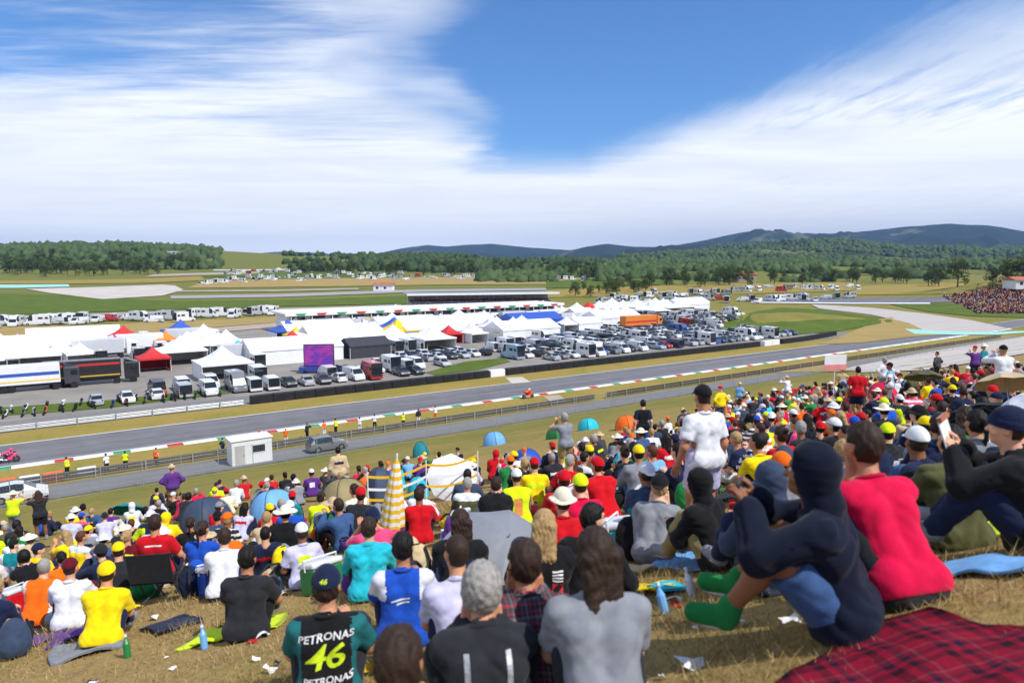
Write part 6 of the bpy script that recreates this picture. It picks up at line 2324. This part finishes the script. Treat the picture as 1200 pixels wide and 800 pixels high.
print_on(sh, quad_mesh(), 'panel', m_plain('orange_print', (.8, .30, .08), .7), 0, .36, .13, .26)
hero(580, 566, 'chin in hands', 0, 'jacket', 'black', 'trousers', 'black', 'short hair', 'brown', 'person in all black sitting next to the neon yellow vest')
e, sh, g = hero(769, 548, 'hugging knees', 5, 'tee', 'slate', 'shorts', 'teal', 'cap backwards', 'white', 'person in slate blue t-shirt with white band on back and white cap')
print_on(sh, quad_mesh(), 'band', MAT['print_white'], 0, .45, .24, .045)
hero(425, 612, 'knees up', 10, 'sweater', 'turquoise', 'trousers', 'black', 'short hair', 'brown', 'person in turquoise sweatshirt in front of the checked parasol')
hero(488, 574, 'knees up', 10, 'tee', 'red', 'trousers', 'black', 'short hair', 'brown', 'person in red t-shirt and black trousers sitting beside the checked parasol')
hero(664, 556, 'knees up', 0, 'jacket', 'red', 'trousers', 'black', 'cap', 'red', 'person in red jacket and red cap sitting with knees up')
hero(712, 540, 'hugging knees', 20, 'jacket', 'red', 'trousers', 'maroon', 'cap', 'red', 'person in red jacket and red cap hugging knees')
hero(691, 566, 'chin in hands', 10, 'tee', 'crimson', 'trousers', 'black', 'cap', 'neon yellow', 'person in crimson t-shirt and neon yellow cap')
hero(668, 580, 'hugging knees', 8, 'tee', 'red', 'trousers', 'charcoal', 'bucket hat', 'cream', 'person in red t-shirt and cream bucket hat')
#hero(885, 612, 'looking sideways', 45, 'tee', 'beige', 'trousers', 'black', 'cap', 'charcoal', 'person in beige t-shirt beside the slate hood', scale=.95)
hero(1215, 566, 'knees up', -5, 'sweater', 'navy', 'trousers', 'black', 'cap', 'navy', 'person all in navy with navy cap at the right edge', depth=5.6)
hero(1010, 520, 'knees up', 15, 'sweater', 'denim blue', 'trousers', 'navy', 'short hair', 'fair', 'fair haired person in denim blue sweatshirt behind the crimson t-shirt')
hero(935, 536, 'knees up', 15, 'tee', 'grey', 'trousers', 'black', 'cap', 'orange', 'person in grey t-shirt and orange cap behind the slate hood')
hero(330, 590, 'knees up', 15, 'sweater', 'royal blue', 'trousers', 'navy', 'cap', 'white', 'person in royal blue sweatshirt and white cap near the green dome tent')
hero(118, 640, 'cross legged', 25, 'sweater', 'charcoal', 'trousers', 'navy', 'cap', 'yellow', 'person in charcoal sweatshirt and yellow cap near the red t-shirt')
hero(62, 604, 'knees up', 10, 'jacket', 'lilac', 'trousers', 'purple', 'bucket hat', 'white', 'person in lilac jacket and white bucket hat on the left side')

# the phone in the navy person's hands
J = POSES['holding phone']
q = NAVY.matrix_world
NAVY_M = Matrix.Translation(NAVY.location) @ Matrix.Rotation(NAVY.rotation_euler.z, 4, 'Z') @ Matrix.Scale(1.04, 4)
ph = tag(empty('phone', (0, 0, 0)), 'dark phone held up by the person in the navy hood', 'phone')
MB().bevbox((0, 0, 0), (.15, .010, .074), .004).build('case', MAT['darkmetal'], ph)
MB().box((0, -.0056, 0), (.138, .0012, .064)).build('display', MAT['glass'], ph)
ph.matrix_world = NAVY_M @ Matrix.Translation(Vector((J['wrr'] + J['wrl']) / 2) + Vector((0, .055, .075))) @ Matrix.Rotation(R(-15), 4, 'X')

# ---- tents, umbrellas and the like at their places
def gpx(px, py): return hit(px, py)
TENTS = ((405, 596, 'khaki', 'beige', 1.9, 1.15, 'pale green-grey dome tent in the middle of the crowd', .3),
         (618, 548, 'royal blue', 'purple', 2.0, 1.35, 'royal blue dome tent below the marshals road', .1),
         (580, 521, 'sky blue', 'white', 2.6, 1.6, 'sky blue dome tent close under the road fence', .5),
         (690, 503, 'turquoise', 'royal blue', 2.4, 1.4, 'turquoise dome tent below the paved road, right of the green one', .2),
         (735, 502, 'orange', 'orange', 2.5, 1.5, 'orange dome tent near the road in the middle', .2),
         (494, 534, 'teal', 'charcoal', 2.4, 1.8, 'dark teal dome tent by the wire fence', .9),
         (655, 513, 'green', 'olive', 2.6, 1.4, 'green dome tent between the sky blue and turquoise ones', .0),
         (447, 588, 'slate', 'navy', 1.2, 1.35, 'narrow slate blue pop-up tent beside the checked parasol', .2),
         (491, 583, 'turquoise', 'sky blue', 1.1, 1.2, 'pale turquoise pop-up tent beside the white umbrella', .4),
         (322, 606, 'sky blue', 'royal blue', 1.9, 1.1, 'bright blue dome tent left of the green-grey one', .2),
         (243, 618, 'slate', 'yellow', 2.0, 1.2, 'slate blue dome tent with yellow door left of the bright blue one', .5),
         (1036, 471, 'crimson', 'red', 2.6, 1.6, 'crimson dome tent high up in the right crowd', .2),
         (1010, 452, 'green', 'white', 3.0, 1.6, 'green dome tent beside the pink and white placard', .2),
         (985, 505, 'royal blue', 'white', 2.0, 1.2, 'royal blue dome tent in the right crowd', .4))
for px, py, c, dcol, w_, h_, l_, rz in TENTS:
    p = gpx(px, py)
    k = max(.6, min(1.5, p.y / 16))
    dome_tent(p, c, dcol, w_ * (.68 if px < 480 else .52), h_ * (.74 if px < 480 else .52), l_, rz)
    for a in np.linspace(-.8, .8, 3):
        for b in np.linspace(-.8, .8, 3): spots.append((p.x + a * w_ / 2, p.y + b * w_ / 2))


def umb_at(px, py, sc, col, label, tilt, lift=.35):
    p = gpx(px, py)
    umbrella(p + Vector((0, 0, lift * sc)), col, sc, label, tilt)
    spots.append((p.x, p.y))
umb_at(530, 584, 1.1, 'white', 'white open umbrella lying on its rim among the crowd', (R(52), R(8), .3), .50)
umb_at(590, 678, 1.1, 'grey', 'grey open umbrella resting on the grass behind the lilac t-shirt', (R(24), R(14), 0), .26)
umb_at(1195, 556, .85, 'white', 'white open umbrella held over the right edge of the crowd', (R(-30), R(-28), 0), .95)
umb_at(1150, 540, .85, 'black', 'black open umbrella next to the white umbrella', (R(-36), R(10), 0), .75)
umb_at(1175, 500, 1.0, 'beige', 'beige open umbrella behind the black umbrella', (R(-25), R(5), 0), .9)
umb_at(150, 612, 1.0, 'teal', 'teal open umbrella behind the bright red t-shirt', (R(-35), R(-10), 0), .45)
umb_at(1080, 470, 1.1, 'olive', 'olive open umbrella right of the crimson tent', (R(-20), R(5), 0), .8)

# closed checked parasol
p = gpx(458, 644)
e = tag(empty('parasol', p), 'closed parasol in yellow and white checks standing in the crowd', 'parasol')
b = MB()
prof = [(.175, .42), (.17, .55), (.14, .85), (.10, 1.15), (.05, 1.45), (.012, 1.55)]
vs, fs = [], []
for r_, z in prof:
    for k in range(24):
        a = 2 * math.pi * k / 24
        q_ = r_ * (1 + .16 * math.cos(8 * a))
        vs.append((q_ * math.cos(a), q_ * math.sin(a), z))
for i in range(len(prof) - 1):
    for k in range(24): fs.append((i * 24 + k, i * 24 + (k + 1) % 24, (i + 1) * 24 + (k + 1) % 24, (i + 1) * 24 + k))
b.add(vs, fs); b.build('canopy', MAT['checks'], e, smooth=True)
MB().tube([(0, 0, -.1), (0, 0, 1.62)], .017, 8).build('pole', MAT['white'], e)
e.rotation_euler = (R(2), R(5), 0)
spots.append((p.x, p.y))

# blankets and mats
BLK = {k: MAT['fabric'] for k in COLV}
for px, py, w_, l_, rz, col, mat, lb in (
        (1105, 800, 1.1, 1.0, .35, None, MAT['tartan'], 'red tartan blanket under the crimson and navy people'),
        (275, 742, .62, .9, 1.5, 'neon yellow', None, 'neon yellow mat under the charcoal t-shirt'),
        (300, 700, .35, .8, 1.1, 'white', None, 'white narrow mat on the grass in front of the slate cap'),
        (610, 694, .8, .9, .3, 'grey', None, 'grey blanket beside the grey umbrella'),
        (812, 660, .55, .75, .8, 'sky blue', None, 'sky blue sit mat beside the black hood'),
        (775, 692, .28, .36, .2, 'turquoise', None, 'small turquoise mat right of the long brown hair'),
        (560, 628, .9, .8, .4, 'turquoise', None, 'pale turquoise blanket in the middle of the crowd'),
        (105, 760, .7, .8, .5, 'grey', None, 'grey mat under the yellow t-shirt'),
        (1168, 668, .35, .6, .2, 'sky blue', None, 'pale blue blanket beside the red tartan'),
        (200, 735, .5, .6, .9, 'navy', None, 'navy blanket by the camp chair'),
        (540, 640, .7, .6, .2, 'lilac', None, 'lilac blanket above the grey umbrella'),
        (730, 630, .8, .7, .1, 'white', None, 'white cloth spread behind the person with long brown hair'),
        (350, 640, .9, .8, .5, 'royal blue', None, 'royal blue blanket left of the turquoise sweatshirt')):
    p = gpx(px, py)
    blanket(p, w_, l_, rz, mat or MAT['fabric'], lb, COLV[col] if col else (.4, .02, .04), px * .1)

# programme, placard, tape
e = tag(empty('programme'), 'folded printed programme with an orange head, held up by the person in the navy beanie', 'booklet')
RM = Matrix.Translation(READER.location) @ Matrix.Rotation(READER.rotation_euler.z, 4, 'Z')
e.matrix_world = RM @ Matrix.Translation(Vector((J['wrr'] + J['wrl']) / 2) + Vector((0, .07, .13))) @ Matrix.Rotation(R(-14), 4, 'X')
MB().add([(-.13, 0, -.10), (.13, 0, -.10), (.13, .02, .10), (-.13, .02, .10), (-.13, .008, -.10), (.13, .008, -.10), (.13, .028, .10), (-.13, .028, .10)], [(0, 1, 2, 3), (7, 6, 5, 4), (0, 4, 5, 1), (3, 2, 6, 7), (1, 5, 6, 2), (0, 3, 7, 4)]).build('page', MAT['programme'], e)
MB().box((0, .012, .085), (.262, .03, .03)).build('heading', MAT['terracotta'], e)
p = gpx(976, 474)
e = tag(empty('placard', p, R(12)), 'pink and white placard on a stick held above the right crowd', 'placard')
MB().tube([(0, 0, -.2), (0, 0, 2.2)], .02, 6).build('stick', MAT['white'], e)
MB().bevbox((0, -.02, 2.0), (1.15, .03, .72), .01).build('board', MAT['print_white'], e)
MB().box((0, -.038, 1.78), (1.13, .006, .26)).build('lower_band', m_plain('pink_print', (.75, .25, .25), .7), e)
tp = tag(empty('barrier_tape', gpx(432, 615)), 'yellow and white tape strung on thin posts through the crowd', 'tape')
pts = [gpx(432, 615), gpx(500, 597), gpx(560, 580)]
for q in pts: MB().tube([(0, 0, -.2), (0, 0, 1.15)], .015, 6).build('post', MAT['white'], tp, q - tp.location)
for z, mt in ((1.05, MAT['yellow']), (.78, MAT['print_white']), (.55, MAT['yellow'])):
    for a, c in zip(pts, pts[1:]):
        ps = [(a.lerp(c, t) - tp.location) + Vector((0, 0, z - .12 * math.sin(math.pi * t))) for t in np.linspace(0, 1, 12)]
        b = MB()
        vs = [v for q in ps for v in (q + Vector((0, 0, .03)), q - Vector((0, 0, .03)))]
        b.add(vs, [(2 * i, 2 * i + 1, 2 * i + 3, 2 * i + 2) for i in range(11)])
        b.build('tape', mt, tp)

# ------------------------------------------------------------------ marshals and bikes along the service road
ROADTOPS = [('tee', 'orange'), ('vest', 'orange'), ('jacket', 'navy'), ('tee', 'white'), ('jacket', 'charcoal'), ('vest', 'neon yellow'), ('tee', 'red'), ('sweater', 'slate')]
i = 0
for s in (2, 5, 6.5, 9, 15, 17.5, 19, 21.5, 24, 26, 27.5, 30, 32, 35, 37.5, 40):
    p = frame_sd(s, rnd.uniform(70.7, 73.2), .02)
    for _ in range(40):
        t, tc = rnd.choice(ROADTOPS)
        gk, gc = rnd.choice([('cap', 'white'), ('cap', 'orange'), ('cap', 'black'), ('short hair', 'brown'), ('short hair', 'black'), ('cropped hair', 'brown')])
        pn = rnd.choice(STANDS)
        l_ = f'marshal {POSE_WORDS[pn]} by the track in {tc} {TOP_WORDS[t]} and {gc} {gk}'
        if l_ not in seen_labels: break
    put_person(p, R(rnd.uniform(-40, 80)), pn, t, tc, 'trousers', rnd.choice(['navy', 'black', 'orange', 'white']), gk, gc, l_, 'marshals along the track')
e = tag(empty('marshal_cabin', hit(293, 541), U_RZ), 'white flat-roofed cabin standing between the track and the service road', 'cabin')
MB().bevbox((0, 0, 1.2), (3.7, 2.0, 2.4), .03).build('wall', MAT['facade'], e)
MB().bevbox((0, 0, 2.46), (3.9, 2.2, .12), .03).build('roof', MAT['white'], e)
dr = MB().box((-1.1, -1.02, 1.0), (.85, .05, 1.95)).build('door', MAT['concrete'], e)
MB().box((-.8, -1.06, 1.0), (.04, .05, .14)).build('handle', MAT['darkmetal'], dr)
wf = MB().box((.6, -1.015, 1.5), (1.3, .05, .8)).build('window', MAT['white'], e)
MB().box((.6, -1.045, 1.5), (1.16, .02, .66)).build('pane', MAT['glass'], wf)
bm_ = MB().bevbox((0, 0, .42), (1.5, .45, .84), .10).mesh('block', MAT['plastic'])
for i, (s, col) in enumerate(((-2.5, 'orange'), (-.8, 'white'), (.9, 'orange'), (3.4, 'white'))):
    o = obj('plastic_barrier', bm_, None, frame_sd(s, 70.9, .02), (0, 0, U_RZ), COLV[col])
    tag(o, f'{col} plastic barrier ' + ('at the left end of its row by the track' if i == 0 else 'between two orange barriers' if i == 1 else 'between two white barriers' if i == 2 else 'standing apart at the right end of its row'), 'barrier', 'plastic barriers by the track')
vehicle('hatchback', 'white', frame_sd(-1.5, 66.2, .06), U_RZ, '', '', None); o = SHORTS.pop()[0]; o['label'] = 'white hatchback parked on the service road below the crowd'; 
vehicle('hatchback', 'grey', frame_sd(24, 66.4, .06), U_RZ, '', '', None); o = SHORTS.pop()[0]; o['label'] = 'dark grey hatchback parked on the service road behind the wire fence'



# ---- motorcycles (local +Y forward)
def bike_parts():
    P = {}
    wl = MB().lathe([(.20, -.05), (.27, -.075), (.30, -.05), (.305, 0), (.30, .05), (.27, .075), (.20, .05)], 24, axis='X').mesh('tyre', MAT['rubber'], True)
    rm = MB().lathe([(.205, -.055), (.205, .055)], 20, axis='X')
    for k in range(5):
        a = 2 * math.pi * k / 5
        rm.tube([(0, .03 * math.cos(a), .03 * math.sin(a)), (0, .2 * math.cos(a), .2 * math.sin(a))], .016, 5)
    rm.lathe([(0, -.04), (.045, -.04), (.045, .04), (0, .04)], 10, axis='X')
    P['tyre'], P['rim'] = wl, rm.mesh('rim', MAT['darkmetal'])
    def fair(f):
        f.add(f.ell((0, .42, .68), (.20, .34, .26))); f.add(f.ell((0, .66, .82), (.15, .22, .13)), .08)
        f.add(f.ell((0, .12, .42), (.17, .42, .20)), .1); f.D = np.maximum(f.D, -f.ell((0, .72, .33), (.3, .33, .33))); f.cut(-(f.P[2] - .2))
    P['fairing'] = sdf_mesh('fairing', fair, (-.26, -.4, .15), (.26, .95, 1.0), .02, MAT['plastic'])
    def tank(f):
        f.add(f.ell((0, .12, .84), (.15, .28, .13))); f.add(f.ell((0, -.28, .80), (.12, .26, .06)), .06)
        f.add(f.cone((0, -.45, .86), (0, -.78, .98), .10, .05), .06); f.add(f.ell((0, -.05, .62), (.10, .35, .16)), .08)
    P['tank'] = sdf_mesh('tank', tank, (-.2, -.9, .4), (.2, .45, 1.05), .02, MAT['plastic'])
    scr = lambda f: (f.add(f.ell((0, .56, .93), (.13, .22, .13))), f.cut(-(f.P[2] - .90)), f.cut(-(f.P[1] - .48)))
    P['windscreen'] = sdf_mesh('windscreen', scr, (-.16, .4, .85), (.16, .82, 1.1), .012, MAT['glass'])
    fk = MB()
    P['fork'] = [MB().tube([(s * .11, .71, .30), (s * .10, .50, .84)], .026, 8).mesh('fork', MAT['metal']) for s in (-1, 1)]
    P['handlebar'] = MB().tube([(-.33, .40, .90), (-.12, .48, .93), (.12, .48, .93), (.33, .40, .90)], .016, 6).mesh('handlebar', MAT['darkmetal'])
    P['swingarm'] = [MB().tube([(s * .10, -.72, .30), (s * .12, -.2, .42)], .03, 6).mesh('swingarm', MAT['metal']) for s in (-1, 1)]
    P['exhaust'] = MB().tube([(.15, .0, .28), (.19, -.3, .33), (.19, -.68, .5)], [.03, .05, .055], 8).mesh('exhaust', MAT['metal'])
    return P


BK = bike_parts()


def motorcycle(p, rz, c1, c2, label, detail=True, lean=0.0):
    e = empty('motorcycle', p, rz)
    e.rotation_euler = (0, lean, rz)
    for y in (-.72, .71):
        w_ = obj('tyre', BK['tyre'], e, (0, y, .305))
        if detail: obj('rim', BK['rim'], w_)
    obj('fairing', BK['fairing'], e, color=COLV[c1]); obj('tank', BK['tank'], e, color=COLV[c2])
    if detail:
        obj('windscreen', BK['windscreen'], e)
        for q in BK['fork']: obj('fork', q, e)
        for q in BK['swingarm']: obj('swingarm', q, e)
        obj('handlebar', BK['handlebar'], e); obj('exhaust', BK['exhaust'], e)
    return tag(e, label, 'motorcycle')


def race_bike(px, py, c1, c2, suit, helm, label, rlabel):
    p = hit(px, py); p.z += .065
    rz = U_RZ - R(90)
    motorcycle(p, rz, c1, c2, label, True, R(-9))
    e, sh, g = person(p, rz, 'racing', 'sweater', suit[0], 'trousers', suit[1], 'helmet', helm, lod=0, shoec='white', skin='#222222')
    obj('visor', visor_mesh(), e).matrix_local = g.matrix_local
    print_on(sh, quad_mesh(), 'panel', MAT['print_white'], 0, .98, .16, .10)
    e.rotation_euler = (0, R(-9), rz)
    tag(e, rlabel, 'person')
race_bike(619, 467, 'orange', 'red', ('orange', 'red'), 'white', 'orange racing motorcycle alone on the straight by the kerb', 'rider in orange leathers and white helmet on the straight')
race_bike(9, 543, 'pink', 'white', ('pink', 'charcoal'), 'pink', 'pink and white racing motorcycle entering at the left edge', 'rider in pink and charcoal leathers at the left edge')

n_ = 0
for row, dd in enumerate((104.5, 108.0)):
    s = -42.0
    while s < 20:
        s += rnd.uniform(1.1, 2.3)
        p = frame_sd(s, dd + rnd.uniform(-.4, .4), .04)
        c1 = rnd.choice(['charcoal', 'black', 'red', 'grey', 'navy', 'royal blue', 'white', 'orange', 'green'])
        e = motorcycle(p, U_RZ + R(rnd.uniform(-15, 15)), c1, rnd.choice(['black', 'charcoal', c1]), None, False, R(8))
        tag(e, None, 'motorcycle', 'motorcycles parked left of the paddock')
        note(e, f'{c1} motorcycle', 'parked beyond the green strip', 'in the front row beyond the green strip' if row == 0 else 'in the second row beyond the green strip')
        n_ += 1

# ------------------------------------------------------------------ the crowd
UPPER = [(-60, 606), (0, 603), (130, 594), (300, 584), (400, 574), (470, 560), (540, 548), (600, 536), (700, 518), (800, 498), (860, 478), (930, 464), (1000, 456), (1100, 448), (1260, 438)]
BARE = [[(-90, 785), (120, 738), (180, 700), (330, 690), (560, 720), (860, 680), (1000, 690), (1000, 980), (-90, 980)], [(1000, 690), (1125, 690), (1125, 980), (1000, 980)], [(860, 470), (700, 505), (560, 540), (480, 575), (600, 560), (760, 520)], [(-80, 606), (180, 585), (190, 606), (60, 625), (-80, 640)], [(752, 668), (900, 645), (900, 800), (790, 800)], [(455, 506), (820, 470), (800, 500), (640, 528), (470, 556)], [(480, 640), (600, 640), (600, 676), (500, 676)]]
TOPC = ['black'] * 14 + ['charcoal'] * 12 + ['navy'] * 14 + ['white'] * 10 + ['grey'] * 6 + ['red'] * 8 + ['yellow'] * 7 + ['neon yellow'] * 4 + ['royal blue'] * 6 + ['sky blue'] * 4 + ['orange'] * 5 + ['dark grey'] * 4 + ['slate'] * 4 + \
       ['teal'] * 2 + ['turquoise'] * 3 + ['maroon'] * 2 + ['pink'] * 2 + ['purple'] * 2 + ['olive'] * 2 + ['beige'] * 3 + ['green'] * 3 + ['lilac'] * 3 + ['denim blue'] * 3 + ['crimson'] * 3 + ['cream'] * 2
GEARS = [('short hair', h_) for h_ in ('brown', 'black', 'brown', 'black', 'fair', 'grey', 'auburn')] + [('cropped hair', h_) for h_ in ('brown', 'black', 'grey')] + [('long hair', h_) for h_ in ('brown', 'black', 'fair', 'auburn')] + \
        [('ponytail', h_) for h_ in ('brown', 'fair', 'black')] + [('hair bun', 'brown'), ('curly hair', 'black'), ('curly hair', 'grey')] + \
        [('cap', c_) for c_ in ('black', 'red', 'white', 'yellow', 'navy', 'orange', 'neon yellow', 'royal blue', 'yellow', 'white', 'black', 'red', 'grey')] + [('cap backwards', c_) for c_ in ('black', 'red', 'white', 'navy')] + \
        [('bucket hat', c_) for c_ in ('beige', 'white', 'black')] + [('sun hat', c_) for c_ in ('cream', 'beige')] + [('beanie', 'charcoal'), ('hood', None)]


def arrays(me):
    v = np.zeros(len(me.vertices) * 3, np.float32); me.vertices.foreach_get('co', v)
    q = np.zeros(len(me.polygons) * 4, np.int32); me.loops.foreach_get('vertex_index', q)
    return v.reshape(-1, 3), q.reshape(-1, 4)


def far_people(pts):
    """spectators past the three hundred singled out: whole clothed figures joined into one mass"""
    mats = []
    slot = {}
    def s_of(base, col):
        k = (base, col)
        if k not in slot:
            slot[k] = len(mats)
            mats.append(m_plain(base + '_' + col.lstrip('#').replace(' ', '_'), COLV[col] if col in COLV else lin(col), .85, .15, 6))
        return slot[k]
    bank = {}
    V, Q, M, b = [], [], [], 0
    for x, y, z in pts:
        pn = rnd.choice(SITS if rnd.random() < .93 else STANDS)
        tp_, lg = rnd.choice(['tee', 'sweater']), rnd.choice(['trousers', 'shorts'])
        gk, gc = rnd.choice(GEARS)
        tc_ = rnd.choice(TOPC)
        if gk == 'hood': gc = tc_; tp_ = 'sweater'
        hair = gc in HAIRC and gk not in ('cap', 'cap backwards', 'beanie', 'hood', 'bucket hat', 'sun hat')
        k = rnd.uniform(.9, 1.06); a = R(rnd.gauss(18, 22)); ca, sa = math.cos(a) * k, math.sin(a) * k
        J = POSES[pn]
        for kind, mi in (('body', s_of('skin', rnd.choice(SKIN))), (tp_, s_of('cloth', tc_)), (lg, s_of('cloth', rnd.choice(['navy', 'black', 'denim blue', 'khaki', 'grey']))),
                         (gk, s_of('hair' if hair else 'cloth', HAIRC[gc] if hair else gc))):
            key = (kind, pn if kind != gk else '')
            if key not in bank: bank[key] = arrays(gear_mesh(gk, 2) if kind == gk else part_mesh(kind, pn, 2))
            v, q = bank[key]
            if kind == gk: v = v @ J['hm'].T + J['head']
            V.append(np.stack([v[:, 0] * ca - v[:, 1] * sa + x, v[:, 0] * sa + v[:, 1] * ca + y, v[:, 2] * k + z], 1))
            Q.append(q + b); M.append(np.full(len(q), mi)); b += len(v)
    tag(obj('crowd', mesh_from('crowd', np.concatenate(V), np.concatenate(Q), mats, np.concatenate(M), True)), kind='stuff')


CAND = []


def clear_view(px, py, far_, w=.45):
    """keep the ground just before a thing free, as it is in the photograph"""
    p = hit(px, py)
    u = Vector((-p.x, -p.y)).normalized()
    k = .4
    while k < far_:
        for o_ in (-w, 0, w): spots.append((p.x + u.x * k - u.y * o_, p.y + u.y * k + u.x * o_))
        k += .5


for a in ((607, 612, 3.0), (530, 588, 2.6), (405, 604, 2.0), (458, 648, 1.2), (243, 624, 1.4), (322, 610, 1.4), (769, 610, 1.2), (447, 592, 1.5), (491, 588, 1.5)): clear_view(*a)
g1 = np.random.default_rng(21)
for _ in range(30000):
    y = 5.2 + 60 * g1.random() ** 1.35
    x = y * g1.uniform(-.84, .84)
    z = Hs(x, y)
    q = project((x, y, z))
    if q[0] < -70 or q[0] > 1270 or q[1] > 900 or dcoord(x, y) > 61: continue
    if q[1] < np.interp(q[0], [a for a, _ in UPPER], [b for _, b in UPPER]): continue
    if any(inside(q, b) for b in BARE): continue
    CAND.append((q[2], x, y, z, q))
CAND.sort(key=lambda c: c[0] + rnd.uniform(-3, 3))
FAR = []
ITEMS = []
for dpt, x, y, z, q in CAND:
    sep = .74 + .010 * dpt + (.07 if q[0] < 330 else 0)
    if any((x - a) ** 2 + (y - b) ** 2 < sep * sep for a, b in spots): continue
    if NP >= 298:
        FAR.append((x, y, z)); spots.append((x, y)); continue
    for _ in range(60):
        stand = rnd.random() < .05
        pn = rnd.choice(STANDS) if stand and dpt > 15 else rnd.choices(SITS, [5, 4, 3, 1.5, 1.5, 2.5, 2])[0]
        tp_ = rnd.choices(['tee', 'sweater', 'jacket', 'vest'], [6, 2.6, 1.6, .25])[0]
        tc_ = rnd.choice(TOPC)
        gk, gc = rnd.choice(GEARS)
        if gk == 'hood':
            gc = tc_
            if tp_ in ('tee', 'vest'): tp_ = 'sweater'
        if (tc_, tp_, gk, gc, pn) not in seen_labels: break
    var = (rnd.choice(['yoke', 'sleeves', 'band', 'sides', 'hoops', 'print', 'print', 'band']), rnd.choice(['white', 'white', 'black', 'neon', 'red', 'navy'])) if rnd.random() < .42 else None
    if var and (var[1] in tc_ or (tc_ in ('charcoal', 'navy', 'dark grey') and var[1] in ('black', 'navy')) or (var[1] == 'red' and tc_ in ('crimson', 'orange', 'pink'))): var = (var[0], 'white' if tc_ not in ('white', 'cream', 'lilac') else 'navy')
    lg, lc = rnd.choices([('trousers', 'navy'), ('trousers', 'black'), ('trousers', 'denim blue'), ('shorts', 'denim blue'), ('shorts', 'khaki'), ('shorts', 'black'), ('trousers', 'grey'), ('shorts', 'navy'), ('trousers', 'khaki'), ('shorts', 'white')], [4, 5, 5, 3, 3, 3, 1.5, 2, 1, .6])[0]
    put_person(Vector((x, y, z)), R(rnd.gauss(18, 22)), pn, tp_, tc_, lg, lc, gk, gc, vlab(pn, tp_, tc_, lg, lc, gk, gc, var), var=var, scale=rnd.uniform(.90, 1.06), shoec=rnd.choice(['white', 'black', 'grey', 'navy', 'red']), hair=(rnd.choice(['cropped hair', 'short hair']), rnd.choice(['brown', 'black', 'fair'])))
print('people', NP, 'far', len(FAR), 'items', len(ITEMS))
if FAR: far_people(FAR)
# belongings wherever a gap is left between the people
ITEMS = []
for dpt, x, y, z, q in sorted(CAND, key=lambda c: c[0]):
    if dpt > 19 or len(ITEMS) > 120: continue
    if any((x - a) ** 2 + (y - b) ** 2 < .46 ** 2 for a, b in spots) or any((x - a) ** 2 + (y - b) ** 2 < .7 ** 2 for a, b in ITEMS): continue
    ITEMS.append((x, y))
# belongings
for x, y in ITEMS:
    p = Vector((x, y, Hs(x, y)))
    k = rnd.random()
    if k < .40: rucksack(p, rnd.choice(['black', 'navy', 'red', 'grey', 'royal blue', 'green', 'yellow', 'charcoal', 'olive', 'teal', 'maroon', 'orange', 'purple', 'beige']), rnd.uniform(0, 6.28), 'among the sitting crowd')
    elif k < .55 and y > 7: cool_box(p, rnd.choice(['royal blue', 'red', 'turquoise', 'white', 'green']), rnd.uniform(0, 6.28), 'among the sitting crowd')
    else:
        col = rnd.choice(['red', 'navy', 'green', 'sky blue', 'yellow', 'pink', 'purple', 'grey', 'white', 'beige', 'charcoal', 'neon yellow', 'orange', 'turquoise'])
        o = blanket(p, rnd.uniform(.3, .8), rnd.uniform(.4, .8), rnd.uniform(0, 3), MAT['fabric'], None, COLV[col], x)
        o['group'] = 'blankets among the crowd'
        note(o, f'{col} blanket', 'spread among the sitting crowd')
for px, py in ((330, 690), (355, 662), (520, 640), (812, 700), (780, 720), (240, 760), (640, 640), (150, 770), (700, 626)):
    p = gpx(px, py)
    bottle(p, 0, 'standing on the grass', rnd.choice(['sky blue', 'white', 'green', 'red', 'orange']))
for px, py, c in ((335, 672, 'grey'), (20, 770, 'slate'), (745, 655, 'black'), (225, 700, 'navy')):
    rucksack(gpx(px, py), c, rnd.uniform(0, 6), 'on the open grass')


def litter():
    g = np.random.default_rng(17)
    V, F, M = [], [], []
    for _ in range(170):
        y = g.uniform(3.2, 13); x = g.uniform(-.8, .8) * y
        z = Hs(x, y) + .012
        s = g.uniform(.015, .055)
        b = len(V)
        for j in range(3):
            for i in range(3):
                V.append((x + (i - 1) * s + g.normal() * s * .25, y + (j - 1) * s * .8 + g.normal() * s * .25, z + abs(g.normal()) * s * .5))
        for j in range(2):
            for i in range(2): F.append((b + j * 3 + i, b + j * 3 + i + 1, b + j * 3 + i + 4, b + j * 3 + i + 3)); M.append(0)
        if g.random() < .35: M[-4:] = [int(g.integers(1, 4))] * 4
    tag(obj('litter', mesh_from('litter', V, F, [MAT['print_white'], MAT['cloth_red'], MAT['cloth_navy'], MAT['yellow']], M)), kind='stuff')
litter()
label_repeats()
